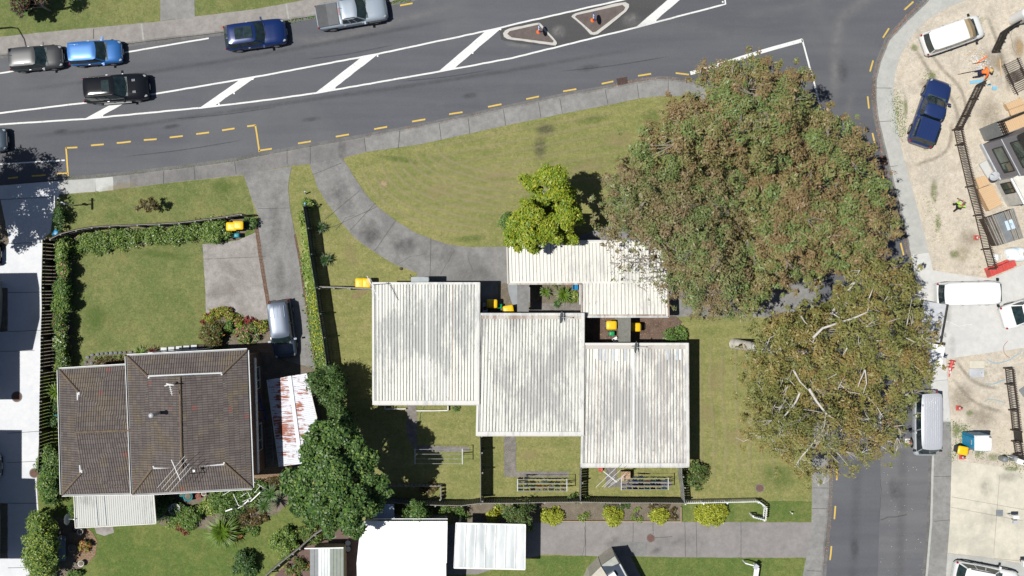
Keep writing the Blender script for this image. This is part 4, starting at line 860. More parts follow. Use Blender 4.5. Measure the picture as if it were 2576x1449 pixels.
# ---------------------------------------------------------------- townhouse on the building site
a=P(2466,366); b=P(2512,454); e=Vector(((b-a).y*-1,(b-a).x,0)).normalized(); 
if e.x<0: e=-e
t=thing('townhouse','charcoal weatherboard two-storey townhouse at the right edge of the building site','house',(a.x,a.y,.12))
def clad(name,c,rot,step=.18):
    n=NT(name); co=n.coord('World'); sp=n.n('ShaderNodeSeparateXYZ'); n.l(co,sp.inputs[0]); fr=n.math('FRACT',n.math('MULTIPLY',sp.outputs[2],1/step))
    n.base(n.mix(n.ramp(fr,[(0.0,.8),(.08,0.0)]),c,tuple(q*.45 for q in c))).set(.6); return n.mat
MB().prism([a,b,b+e*12,a+e*12],.1,6.2).build('wall',clad('weatherboard',(.23,.225,.25),0),t)
MB().prism([a-e*.02-(b-a).normalized()*.1,b-e*.02,b-e*.12,a-e*.12-(b-a).normalized()*.1],.1,.5).build('plinth',M['ltgrey'],t)
MB().beam((a+b)/2*1.0+(a-b)*.05-e*.03+Vector((0,0,.3)),(a+b)/2+(a-b)*.05-e*.03+Vector((0,0,6.1)),.06,.06,up=e).build('downpipe',M['ltgrey'],t) if False else None
MB().beam(a-e*.02+Vector((0,0,3.25)),b-e*.02+Vector((0,0,3.25)),.05,.06).build('trim_board',M['ltgrey'],t)
window_on(t,a,b,.18,.84,1.45,2.9,-e,M['dark']); window_on(t,a,b,.15,.82,4.2,5.7,-e,M['dark'])
ro=[a-e*.4,b-e*.4+(b-a).normalized()*.4,b+e*12.5,a+e*12.5]; MB().prism(ro,6.2,6.35).build('roof',M['dark'],t)
# balcony block
z=2.9; bq=PP([(2508,309),(2600,271),(2612,307),(2522,341)],z); MB().prism(bq,.1,z).build('balcony_base',M['grey'],t); MB().prism(shrink(bq,.12),z,z+.03).build('balcony_deck',M['deck'],t)
mm=MB(); q=[p+Vector((0,0,0)) for p in bq]
for i,(p0,p1) in enumerate(((bq[3],bq[0]),(bq[0],bq[1]))):
    for zz in (.25,.5,.75,1.0): mm.beam(Vector((p0.x,p0.y,z+zz)),Vector((p1.x,p1.y,z+zz)),.04,.04)
    for k in range(6): c=p0.lerp(p1,k/5); mm.beam(Vector((c.x,c.y,z)),Vector((c.x,c.y,z+1.0)),.05,.05)
mm.build('railing',M['dark'],t)
# white ground-floor wing
a2=P(2500,458); b2=P(2532,520); q=[a2,b2,b2+e*9,a2+e*9]; MB().prism(q,.1,2.9).build('wing_wall',M['offwhite'],t); window_on(t,a2,b2,.12,.52,.9,2.3,-e,M['dark']); MB().prism([p+Vector((0,0,0)) for p in (a2+e*1.0,b2+e*1.0,b2+e*9.5,a2+e*9.5)],2.9,3.05).build('wing_roof',flat('brown_roof',(.035,.03,.025),.6),t)
MB().beam(a2-e*.06+Vector((0,0,2.7)),b2-e*.06+Vector((0,0,2.7)),.12,.1).build('gutter',M['white'],t)
dd=thing('timber_deck','raised new timber deck with a step against the white townhouse wall','deck',tuple(P(2490,495,.12)))
MB().prism(PP([(2461,476),(2497,463),(2521,514),(2489,530)],.75),.1,.75).build('deck_top',M['deck2'],dd); MB().prism(PP([(2454,449),(2479,441),(2492,461),(2464,474)],.4),.1,.4).build('step',M['deck'],dd)
s=thing('concrete_slab','pale slab leaning ramp beside the charcoal townhouse wall','slab',tuple(P(2480,430,.12))); MB().prism(PP([(2464,413),(2482,403),(2503,455),(2492,460)],.3),.1,.3).build('panel',M['pale'],s)
s=thing('timber_decking','stacked new timber decking at the right edge above the balcony','timber',tuple(P(2560,275,.12)))
for k,(D) in enumerate(([(2538,275),(2590,250),(2600,272),(2546,296)],[(2530,262),(2570,245),(2576,262),(2538,276)])): MB().prism(PP(D,.35+.2*k),.12,.35+.2*k).build('boards',M['deck'],s)
s=thing('dark_ground_sheet','dark sheet on the ground under the corner of the charcoal balcony','dark_sheet',tuple(P(2500,335,.12))); MB().prism(PP([(2484,329),(2509,320),(2520,343),(2499,350),(2492,338)],.2),.1,.2).build('sheet',M['dark'],s)  # flat dark sheet laid on the ground
dish('satellite_dish','white dish on the white townhouse wall beside the timber deck',2503,444,2.7,.35,(-.6,.3,.6),.4)
dish('satellite_dish','grey dish on the top edge of the middle unit',1409,798,3.9,.42,(.93,-.1,.35),.6)
dish('satellite_dish','grey dish on the top edge of the right-most unit',1596,873,3.8,.42,(.93,-.1,.35),.6)
dish('satellite_dish','white dish on an arm off the corner of the white veranda roof',166,1306,2.9,.40,(.98,.0,.15),.5)
# lumber stack
zt=1.2; s=thing('lumber_stack','grey wrapped stack of long battens beside the black fence with a pale paper label','lumber',tuple(P(2530,572,.12)))
q=PP([(2479,549),(2552,524),(2576,598),(2511,618)],zt); MB().prism(q,.15,zt-.05).build('bundle',M['wood_dark'],s)
mm=MB(); n=17
for i in range(n):
    f=i/n; a_=q[0].lerp(q[1],f); b_=q[3].lerp(q[2],f)
    if .32<f<.62: continue
    zz=zt+rnd.uniform(0,.12)-(.25 if f<.3 and i%3==0 else 0); mm.beam(Vector((a_.x,a_.y,zz))+(b_-a_)*rnd.uniform(-.02,.02),Vector((b_.x,b_.y,zz)),.085,.09)
mm.build('battens',M['wood_grey'],s); mm=MB()
for i in range(6): f=.34+i*.05; mm.beam(q[0].lerp(q[1],f)*1.0+Vector((0,0,.0)),q[3].lerp(q[2],f),.09,.05)
mm.build('battens_dark',M['grey'],s)
lp=PP([(2527,557),(2546,551),(2555,574),(2535,580)],zt+.08); MB().prism(lp,zt+.05,zt+.08).build('paper_label',flat('label_blue',(.50,.62,.78),.6),s)
try:
    cu=bpy.data.curves.new('mark','FONT'); cu.body='6'; cu.size=.3; cu.extrude=.004; cu.align_x='CENTER'; cu.align_y='CENTER'; tmp=bpy.data.objects.new('mark',cu); col.objects.link(tmp); dg=bpy.context.evaluated_depsgraph_get(); me_=bpy.data.meshes.new_from_object(tmp.evaluated_get(dg)); bpy.data.objects.remove(tmp); ob=bpy.data.objects.new('printed_mark',me_); col.objects.link(ob); me_.materials.clear(); me_.materials.append(M['teal']); ob.parent=s; c=P(2543,564,zt+.09); ob.location=(c.x-s.location.x,c.y-s.location.y,c.z-s.location.z+.006); ob.rotation_euler=(0,0,R(-25))
except Exception as ex_: print(ex_)
# houses west of the frame whose roofs shade the pale driveway
def west_house(label,rect,z,rz=.0,bulge=0.0):
    """rect: where the roof's shadow ends (photo units on the ground)"""
    dx=z/math.tan(R(SUN_EL)); ox=dx*math.cos(R(SUN_AZ)); oy=dx*math.sin(R(SUN_AZ))
    q=[Vector((P(*p).x-ox,P(*p).y-oy,0)) for p in rect]; c=sum(q,Vector())/len(q); t=thing('house',label,'house',(c.x,c.y,.12))
    MB().prism(q,z-.15,z).build('roof',M['roof_ver'],t); w=shrink(q,.35); MB().prism(w,.1,z-.15).build('wall',M['cream'],t)
    for (A,B,O) in sides(w):
        if (B-A).length<2: continue
        o=O if O.dot((A+B)/2-c)>0 else -O; window_on(t,A,B,.2,.4,.9,2.2,o,M['dark']); window_on(t,A,B,.6,.8,.9,2.2,o,M['dark'])
west_house('house just beyond the left edge whose gabled outline shades the pale driveway',[(-260,690),(97,686),(103,724),(104,770),(104,800),(86,880),(54,882),(54,1004),(-260,1006)],5.6)
west_house('second house beyond the left edge whose stepped shadow reaches the lower driveway',[(-260,1079),(59,1081),(59,1202),(92,1203),(98,1300),(92,1404),(-260,1404)],5.4)
# ================================================================= fences
def fence(name,label,D,h,style,mat,z_is_top=True,post_every=2.2,gap=.018,board=.15,zb=.11,thick=.022,rails=(.3,.5,.85),lean_side=1,posts_mat=None,tops=None,side=1):
    pts=PP(D,h+zb if z_is_top else zb); pts=[Vector((p.x,p.y,0)) for p in pts]; t=thing(name,label,'fence',(pts[0].x,pts[0].y,zb)); rr=random.Random(int(D[0][0]))
    bm_=MB(); rm=MB(); tot=0; posts=[]
    for a,b in zip(pts,pts[1:]):
        L_=(b-a).length; d=(b-a)/L_; n=Vector((-d.y,d.x,0))*side; ang=math.atan2(d.y,d.x)
        if style in('paling','picket','steel','slat'):
            k=max(1,int(L_/(board+gap)))
            for i in range(k):
                c=a+d*(i+.5)*L_/k; hh=h+rr.uniform(-.02,.02)*(style=='paling')
                if style=='steel': bm_.box((c.x,c.y,zb+.05+hh/2),(.04,.04,hh),ang); bm_.box((c.x,c.y,zb+.08+hh),(.05,.05,.06),ang)
                else: bm_.box((c.x+n.x*.02,c.y+n.y*.02,zb+.03+hh/2),(L_/k-gap,thick,hh),ang+rr.uniform(-.02,.02)); 
        elif style=='corrugated':
            k=int(L_/.055); ra=[];rb=[]
            for i in range(k+1):
                c=a+d*i*L_/k+n*.03*math.sin(i*math.pi/1.6); ra.append((c.x,c.y,zb)); rb.append((c.x,c.y,zb+h))
            bm_.grid([ra,rb])
        elif style=='board': bm_.beam(a+Vector((0,0,zb+h/2)),b+Vector((0,0,zb+h/2)),thick*2,h)
        for rl in rails: rm.beam(a-n*.035+Vector((0,0,zb+h*rl)),b-n*.035+Vector((0,0,zb+h*rl)),.045 if style!='steel' else .06,.09 if style!='steel' else .06)
        if tops: rm.beam(a+Vector((0,0,zb+h+.04)),b+Vector((0,0,zb+h+.04)),tops,.03)
        k=max(1,round(L_/post_every))
        for i in range(k+1): posts.append(a.lerp(b,i/k)-n*.1)
    bm_.build('steel_bars' if style=='steel' else ('sheeting' if style=='corrugated' else 'palings'),mat,t)
    if rm.f: rm.build('rail',posts_mat or mat,t)
    seen=[]
    for p in posts:
        if any((p-q).length<.5 for q in seen): continue
        seen.append(p); MB().box((p.x,p.y,zb+h*.5),(.1,.1,h*(1.0 if style!='picket' else 1.05))).build('post',posts_mat or mat,t)
    return t
fence('paling_fence','weathered grey-brown paling fence curving along the front lawn of the tiled house',[(124,600),(150,587),(190,577),(230,570),(275,567),(345,564),(400,562),(450,559),(490,554),(530,549),(570,543),(606,537)],1.75,'paling',M['wood_brown'],rails=(.12,.5,.93),posts_mat=M['wood_grey'],gap=.02,side=1)
fence('slatted_fence','tall dark slatted fence with bright gaps between the pale driveway and the clipped lawn',[(108,602),(107,660),(105,724),(106,775),(103,850),(102,932),(100,1010),(99,1087),(99,1140),(96,1190)],1.85,'slat',M['dark'],gap=.045,board=.19,rails=(.2,.85),posts_mat=M['dark'],side=-1)
fence('boundary_fence','long grey-green paling fence with a slit shadow between the two properties',[(763,518),(772,575),(780,640),(794,724),(803,790),(813,850),(824,930)],1.75,'paling',M['fence_green'],gap=.006,rails=(.2,.85),side=-1,post_every=2.6)
fence('side_fence','weathered board fence joining the boundary fence to the left unit corner',[(803,722),(840,722.5),(880,724),(937,726)],1.5,'paling',M['wood_grey'],gap=.01,rails=(.8,),thick=.05,side=1)
fence('yard_fence','paling fence between the first and second rear yards',[(1208,1098),(1209,1140),(1210,1190),(1210,1262)],1.95,'paling',M['wood_grey'],gap=.006,rails=(.8,),side=-1)
fence('yard_fence','short paling fence between the second and third rear yards',[(1463,1176),(1462,1215),(1461,1262)],1.5,'paling',M['wood_grey'],gap=.02,rails=(.8,),side=-1)
fence('yard_fence','pale lichened board fence closing the right side of the third rear yard',[(1715,1176),(1716,1200),(1720,1228),(1723,1266)],1.7,'paling',flat('lichen_board',(.30,.31,.28),.9,var=.4),gap=.02,rails=(.5,.9),posts_mat=M['wood_grey'],side=-1)
fence('corrugated_fence','long dark corrugated sheet fence along the foot of the rear yards',[(968,1262),(1020,1266),(1095,1270),(1161,1271),(1209,1265),(1288,1265),(1370,1263),(1462,1262),(1560,1264),(1640,1264),(1722,1265)],1.7,'corrugated',flat('corrugated_iron',(.10,.11,.115),.6),rails=(.97,),posts_mat=M['wood_grey'],side=1)
fence('picket_fence','white picket fence cornering around the golden ball shrub',[(1724,1265),(1770,1264),(1830,1263),(1908,1261),(1930,1277),(1927,1310),(1894,1302)],1.05,'picket',M['white'],gap=.07,board=.07,rails=(.35,.97),posts_mat=M['white'],side=1)
fence('board_fence','diagonal grey board fence below the big dark tree',[(668,1448),(700,1420),(735,1392),(752,1379),(790,1345),(818,1328)],1.3,'paling',M['wood_grey'],gap=.012,rails=(.9,),side=1)
fence('low_fence','low timber rail fence round the shaded corner of the first yard',[(970,1223),(1040,1222),(1109,1222),(1110,1258)],.7,'paling',M['wood_grey'],gap=.1,rails=(.95,),side=1)
fence('steel_fence','long black picket fence running down the building site past the lumber stack',[(2399,327),(2407,365),(2432,470),(2452,542),(2472,627),(2486,676)],1.45,'steel',M['bronze'],False,gap=.10,board=.02,rails=(.12,.93),posts_mat=M['bronze'],zb=.12)
fence('steel_fence','black picket fence climbing from the bend to the kneeling worker',[(2399,325),(2416,292),(2436,250),(2453,216),(2460,211)],1.45,'steel',M['bronze'],False,gap=.10,board=.02,rails=(.12,.93),posts_mat=M['bronze'],zb=.12)
fence('steel_fence','black slatted fence at the top right corner of the building site',[(2493,131),(2505,106),(2515,83),(2540,66),(2600,42)],1.35,'steel',M['dark'],False,gap=.05,board=.045,rails=(.12,.5,.93),posts_mat=M['dark'],zb=.12)
fence('steel_fence','black picket fence below the townhouse drive with a solid gate panel in it',[(2528,925),(2532,965),(2541,1030),(2546,1080)],1.4,'steel',M['bronze'],False,gap=.10,board=.02,rails=(.12,.93),posts_mat=M['bronze'],zb=.12)
fence('steel_fence','short black picket fence leading from the gate panel to the grey bollards',[(2548,1108),(2553,1140),(2560,1158)],1.4,'steel',M['bronze'],False,gap=.10,board=.02,rails=(.12,.93),posts_mat=M['bronze'],zb=.12)
g=thing('gate_panel','solid black louvred gate panel in the lower picket fence','gate',tuple(P(2547,1094,.12)));  mm=MB(); a=P(2546,1080); b=P(2549,1107)
for k in range(9): mm.beam(a+Vector((0,0,.25+.14*k)),b+Vector((0,0,.25+.14*k)),.03,.11)
mm.build('louvres',M['dark'],g); MB().beam(a+Vector((0,0,.8)),a+Vector((0,0,1.5)),.07,.07).build('post',M['dark'],g)
for i,(x,y,rz,l) in enumerate(((2553,180,-24,.9),(2562,205,-24,1.2))):
    g=thing('loose_fence_panel',['black fence panel lying at the right edge, upper of two','black fence panel lying at the right edge, lower of two'][i],'fence panel',tuple(P(x,y,.3)),R(-65+i*3),'loose fence panels'); mm=MB()
    for k in range(11): mm.box((-.75+k*.14,0,.1),(.03,1.5,.03))
    mm.box((0,.55,.06),(1.7,.05,.05)); mm.box((0,-.5,.06),(1.7,.05,.05)); mm.build('steel_bars',M['bronze'],g,world=False)
# ================================================================= plants
def foliage(name, blobs, mat, parent, n=None, dens=55, leaf=(.12,.24), aspect=2.0, shell=.55, up=.55, mats_mix=None, flat_z=0.0, inner=.10):
    """leaves spread through ellipsoids (world x,y,z,rx,ry,rz)"""
    Cs=[];Ns=[];T_=[]
    for b in blobs:
        x,y,z,rx,ry,rz=b[:6]; area=4*math.pi*((rx*ry)**1.6/3+(rx*rz)**1.6/3+(ry*rz)**1.6/3)**(1/1.6)
        k=max(6,int(area*dens*(b[6] if len(b)>6 else 1)))
        dv=nr.normal(size=(k,3)); dv/=np.linalg.norm(dv,axis=1,keepdims=True); flip=(dv[:,2]<-.15)&(nr.random(k)<.6); dv[flip,2]*=-1
        rad=1-shell*nr.random(k)**2.2; rad*=1+.10*nr.normal(size=k)
        C=dv*rad[:,None]*np.array([rx,ry,rz])+np.array([x,y,z]); Cs.append(C); T_.append(np.clip((b[7] if len(b)>7 else .5)+nr.normal(size=k)*(.14 if len(b)>7 else .30),0,1)); Ns.append(dv*.6+nr.normal(size=(k,3))*.42+np.array([0,0,up+.15]))
    C=np.concatenate(Cs); N=np.concatenate(Ns); TT=np.concatenate(T_); keep=C[:,2]>.13; C=C[keep]; N=N[keep]; TT=TT[keep]
    sizes=nr.uniform(leaf[0],leaf[1],len(C))*(.65+.8*nr.random(len(C))**2)
    if inner>0:  # large hidden leaves added inside so crowns block light and cast solid shadows
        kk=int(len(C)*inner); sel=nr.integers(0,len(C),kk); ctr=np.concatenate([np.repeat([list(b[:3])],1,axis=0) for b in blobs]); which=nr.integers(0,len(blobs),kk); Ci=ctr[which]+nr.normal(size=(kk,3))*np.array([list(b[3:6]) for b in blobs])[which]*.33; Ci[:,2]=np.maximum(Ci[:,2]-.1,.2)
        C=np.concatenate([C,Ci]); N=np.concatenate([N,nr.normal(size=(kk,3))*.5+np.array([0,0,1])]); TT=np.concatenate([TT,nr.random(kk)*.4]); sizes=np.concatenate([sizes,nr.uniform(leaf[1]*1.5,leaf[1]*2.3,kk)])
    if mats_mix:
        mi=nr.choice(len(mats_mix),size=len(C),p=[q[1] for q in mats_mix]); mats=[q[0] for q in mats_mix]
    else: mi=None; mats=mat
    return quads_obj(name,C,N,sizes,mats,parent,mi,aspect,TT)
def core(name, blobs, mat, parent, k=.72):
    m=MB()
    for b in blobs: m.blob((b[0],b[1],b[2]),(b[3]*k,b[4]*k,b[5]*k),8)
    return m
def cluster(px,py,h,rpx,rpy,n,r=(.35,.6),z0=.3,seed=0,dome=True):
    """blobs filling a rounded plant seen at photo point (px,py), half extents in photo units, total height h"""
    rr=random.Random(seed+int(px*7+py)); out=[]
    for i in range(n):
        a=rr.uniform(0,2*math.pi); q=math.sqrt(rr.random())
        dx,dy=q*math.cos(a)*rpx,q*math.sin(a)*rpy
        R0=rr.uniform(*r); top=h*(1-.45*q*q) if dome else h
        z=max(z0, top-R0*rr.uniform(.7,1.1)-rr.random()**2*h*.35)
        p=P(px+dx*(1-R0*S/max(rpx,rpy,1)*.28),py+dy*(1-R0*S/max(rpx,rpy,1)*.28),z); out.append((p.x,p.y,z,R0,R0*rr.uniform(.8,1.1),R0*rr.uniform(.65,.9)))
    return out
def stems(base, blobs, mat, parent, r=.06, name='trunk', k=6):
    m=MB(); rr=random.Random(3); b=Vector(base)
    tops=sorted(blobs,key=lambda q:-q[2])[:max(1,k)]
    fork=b+Vector((0,0,max(.2,.35*max(q[2] for q in blobs))))
    m.tube([b,b.lerp(fork,.6)+Vector((rr.uniform(-.05,.05),0,0)),fork],[r*1.3,r,r*.9],7)
    for q in tops: 
        e=Vector(q[:3]); m.tube([fork,fork.lerp(e,.5)+Vector((rr.uniform(-.1,.1),rr.uniform(-.1,.1),.1)),e],[r*.7,r*.45,r*.15],5)
    return m.build(name,mat,parent,True)
def shrub(name,label,cat,px,py,h,rpx,rpy,mat,n=10,r=(.3,.5),leaf=(.09,.18),dens=60,group=None,bark='bark',mix=None,extra=None,aspect=2.0,bound=None,seed=0,inner=True,up=.55):
    bl=cluster(px,py,h,rpx,rpy,n,r,.25,seed)
    if extra: bl+=extra
    c=P(px,py,h*.6); t=thing(name,label,cat,(c.x,c.y,.12),0,group)
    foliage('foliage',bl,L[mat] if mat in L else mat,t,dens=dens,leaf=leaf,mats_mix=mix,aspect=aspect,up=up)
    stems((c.x,c.y,.1),bl,M[bark],t,.05,'stem',5)
    return t
def spiky(name,label,cat,px,py,z,r,n,mat,w=.05,group=None,trunk=0.0,lift=.6,mats=None):
    """rosette of long strap leaves"""
    c=P(px,py,z); t=thing(name,label,cat,(c.x,c.y,.12),0,group); m=MB(); rr=random.Random(int(px+py))
    for i in range(n):
        a=rr.uniform(0,2*math.pi); e=rr.uniform(.05,1.25); l=r*rr.uniform(.75,1.1); d=Vector((math.cos(a)*math.cos(e),math.sin(a)*math.cos(e),math.sin(e)*lift))
        s=Vector((-math.sin(a),math.cos(a),0))*w/2; p0=Vector((c.x,c.y,z)); p1=p0+d*l*.55; p2=p0+d*l+Vector((0,0,-l*.18*math.cos(e)))
        m.poly([p0-s*.6,p1-s,p1+s,p0+s*.6],i%2 if mats else 0); m.poly([p1-s,p2,p1+s],i%2 if mats else 0)
    m.build('leaves',mats or (L[mat] if mat in L else mat),t)
    if trunk>0: MB().tube([(c.x,c.y,.1),(c.x,c.y,z)],[.09,.06],7).build('stem',M['bark'],t)
    return t
# ---------------------------------------------------------------- the gum trees
def poly_dist(x,y,q):
    best=1e9
    for i in range(len(q)):
        ax,ay=q[i]; bx,by=q[(i+1)%len(q)]; vx,vy=bx-ax,by-ay; t=max(0,min(1,((x-ax)*vx+(y-ay)*vy)/(vx*vx+vy*vy+1e-9))); best=min(best,math.hypot(x-ax-t*vx,y-ay-t*vy))
    return best
def big_tree(name,label,cat,base,outline,zlo,zhi,mat,bark,spacing=26,r=(.75,1.25),leaf=(.13,.26),dens=26,seed=1,holes=(),trunk_r=.3,fork=.35,lean=(0,0),limb=.14,twigs=20,extra=(),group=None,aspect=2.6,mix=None,keep=.93,sub=4):
    rr=random.Random(seed); q=outline; xs=[p[0] for p in q]; ys=[p[1] for p in q]; cl=[]; tries=0
    while tries<9000:
        tries+=1; x,y=rr.uniform(min(xs),max(xs)),rr.uniform(min(ys),max(ys))
        if not inside(x,y,q): continue
        dd=poly_dist(x,y,q)
        if dd<5: continue
        if any(math.hypot(x-a,y-b)<spacing*rr.uniform(.85,1.15) for a,b,_ in cl): continue
        if any(math.hypot((x-hx)/hr,(y-hy)/(hr2))<1 for hx,hy,hr,hr2 in holes): continue
        cl.append((x,y,dd))
    mx=max(c[2] for c in cl); bl=[]; tips=[]
    for x,y,dd in cl:
        if rr.random()>keep: continue
        f=min(1,dd/(mx*.8)); z=zlo+(zhi-zlo)*(f**.6)+rr.uniform(-1.3,1.0); p=P(x,y,z); R0=rr.uniform(*r)*(1 if dd>spacing*.6 else .75)
        tips.append((p.x,p.y,z)); tc=rr.random()
        if dd<26:
            for _ in range(3):
                a=rr.uniform(0,6.28); o=R0+rr.uniform(.0,.6); bl.append((p.x+o*math.cos(a),p.y+o*math.sin(a),z-rr.uniform(.2,1.2),rr.uniform(.16,.34),rr.uniform(.16,.34),.16,.8,min(1,max(0,tc+rr.uniform(-.2,.2)))))
        for _ in range(sub):
            a=rr.uniform(0,6.28); o=R0*rr.uniform(.1,.95); bl.append((p.x+o*math.cos(a),p.y+o*math.sin(a),z+rr.uniform(-1.2,.5),R0*rr.uniform(.34,.62),R0*rr.uniform(.34,.62),R0*rr.uniform(.26,.42),1.0,min(1,max(0,tc+rr.uniform(-.30,.30)))))
    b=Vector((P(*base,.1).x,P(*base,.1).y,.1)); t=thing(name,label,cat,tuple(b),0,group)
    foliage('crown',bl,L[mat],t,dens=dens,leaf=leaf,aspect=aspect,shell=.65,up=.55,mats_mix=mix,inner=.03)
    # skeleton
    m=MB(); fk=b+Vector((lean[0]*.5,lean[1]*.5,zlo*fork)); m.tube([b,b.lerp(fk,.5)+Vector((.1,0,0)),fk],[trunk_r*1.35,trunk_r*1.05,trunk_r*.9],12)
    # main limbs: cluster tips by angle
    ks=7; groups=[[] for _ in range(ks)]
    for tp in tips:
        a=math.atan2(tp[1]-fk.y,tp[0]-fk.x); groups[int((a+math.pi)/(2*math.pi)*ks)%ks].append(tp)
    for g in groups:
        if not g: continue
        g=sorted(g,key=lambda p:math.hypot(p[0]-fk.x,p[1]-fk.y)); far=Vector(g[int(len(g)*.85)]); cx=Vector([sum(p[i] for p in g)/len(g) for i in range(3)])
        m1=fk.lerp(cx,.55)+Vector((rr.uniform(-.4,.4),rr.uniform(-.4,.4),.3)); e=far+Vector((0,0,-.3))
        path=[fk,fk.lerp(m1,.5)+Vector((0,0,.2)),m1,m1.lerp(e,.4)+Vector((rr.uniform(-.5,.5),rr.uniform(-.5,.5),.2)),m1.lerp(e,.75)+Vector((rr.uniform(-.3,.3),rr.uniform(-.3,.3),.1)),e]
        m.tube(path,[limb*1.25,limb,limb*.8,limb*.55,limb*.35,.03],7)
        for tp in g:
            tv=Vector(tp); k=min(range(1,5),key=lambda i:(path[i]-tv).length); s0=path[k]; mid=s0.lerp(tv,.5)+Vector((rr.uniform(-.3,.3),rr.uniform(-.3,.3),rr.uniform(-.1,.3)))
            m.tube([s0,mid,tv+Vector((0,0,.1))],[limb*.30,limb*.18,.015],5)
    for pts_,zz_,r0_ in extra: q_=PP(pts_,zz_); m.tube([p+Vector((0,0,rr.uniform(-.1,.1))) for p in q_],[r0_*(1-.7*i/(len(q_)-1)) for i in range(len(q_))],8)
    if twigs:
        for _ in range(twigs):
            tp=Vector(rr.choice(tips)); a=rr.uniform(0,6.28); 
            p=tp+Vector((rr.uniform(-.8,.8),rr.uniform(-.8,.8),rr.uniform(.1,.5)))
            for j in range(3):
                aa=a+rr.uniform(-.7,.7); l=rr.uniform(.4,1.1); e=p+Vector((math.cos(aa)*l,math.sin(aa)*l,rr.uniform(-.1,.35)))
                m.tube([p,p.lerp(e,.5)+Vector((rr.uniform(-.14,.14),rr.uniform(-.14,.14),.03)),e],[.02,.014,.006],4,cap=False)
    m.build('trunk',M[bark],t,True)
    return t
big_tree('gum_tree','broad brown-green gum crown over the street corner beside the white give-way line','tree',(1960,330),
 [(1790,165),(1880,150),(1960,165),(2030,160),(2040,225),(2075,300),(2120,300),(2165,330),(2185,400),(2215,450),(2140,470),(2040,440),(1930,430),(1810,420),(1700,430),(1600,410),(1590,370),(1650,330),(1680,270),(1740,240)],6.5,13,'gum','bark_grey',21,(.75,1.2),(.14,.25),46,11,(((2050,245,20,18)),(1700,350,14,10),(1905,235,20,12),(1870,300,9,8),(2010,390,10,8),(1990,310,8,8)),.32,twigs=20)
big_tree('gum_tree','reddish-brown gum leaning over the white carport roof and the round-topped lawn tree','tree',(1760,560),
 [(1600,405),(1700,425),(1820,418),(1890,440),(1880,560),(1900,680),(1880,790),(1800,792),(1740,772),(1700,742),(1690,700),(1680,640),(1600,590),(1535,592),(1525,540),(1518,470),(1560,410)],5.5,11,'gum3','bark_grey',20,(.7,1.1),(.12,.23),43,23,((1620,440,18,14),(1585,480,14,10)),.26,twigs=30)
big_tree('gum_tree','dense green and russet gum crown overhanging the side road kerb at its eastern edge','tree',(2010,600),
 [(1890,432),(2000,430),(2120,465),(2215,450),(2240,520),(2242,600),(2250,640),(2190,668),(2160,676),(2110,682),(2060,692),(2000,704),(1950,730),(1890,772),(1885,640),(1875,540)],6,12.5,'gum','bark_grey',20,(.75,1.15),(.14,.25),48,37,((2140,648,24,16),(2045,738,44,18),(1985,520,10,8),(2120,520,9,8)),.3,twigs=20)
big_tree('gum_branch_tree','thin sparse gum sprays reaching across the carport roof corner','tree',(1725,690),
 [(1545,622),(1600,612),(1668,612),(1670,700),(1690,740),(1640,735),(1600,700),(1560,690),(1548,650)],5.0,6.2,'gum3','bark_grey',24,(.35,.6),(.10,.19),24,5,((1585,660,8,6),),.12,fork=.7,limb=.06,twigs=14,sub=3)
big_tree('gum_tree','white-limbed gum with olive-orange leaves whose pale trunk stands on the eastern lawn','tree',(1846,865),
 [(1925,800),(2005,782),(2070,765),(2125,720),(2150,668),(2215,655),(2290,672),(2300,725),(2322,790),(2345,850),(2350,930),(2322,980),(2300,1005),(2230,1010),(2120,1000),(2020,975),(1950,990),(1895,1000),(1880,920),(1890,860),(1915,800)],7,13,'gum2','bark_pale',21,(.7,1.1),(.12,.23),42,51,((1893,866,46,13),(2020,935,20,26),(2130,990,18,12),(2305,770,18,20),(2010,800,14,10),(2090,870,12,9),(2240,830,10,12),(2160,900,10,10),(2050,752,34,16),(1950,870,12,9),(2270,900,12,9),(1930,985,16,14)),.30,keep=.86,sub=4,twigs=20,fork=.8,lean=(3.4,-.3),limb=.16,extra=[([(2045,850),(2068,826),(2100,815),(2150,800),(2182,785),(2186,750),(2196,728)],12.8,0.086),([(2182,785),(2215,770),(2235,745)],12.8,0.046),([(2176,930),(2163,960),(2158,975)],12.4,0.052),([(2176,932),(2180,965),(2172,990)],12.4,0.046),([(1995,930),(2013,960),(2032,980)],10.1,0.075),([(2014,795),(2025,810),(2038,822)],12.1,0.052),([(2015,850),(2010,865)],11.6,0.058),([(2098,790),(2112,800)],12.9,0.046),([(2132,876),(2120,893)],12.8,0.052),([(2205,857),(2245,858)],12.8,0.034),([(2228,812),(2262,800)],12.8,0.034),([(2300,740),(2320,745)],11.6,0.029),([(2280,850),(2300,860),(2290,868)],12.6,0.029),([(2105,940),(2080,955)],11.6,0.029)])
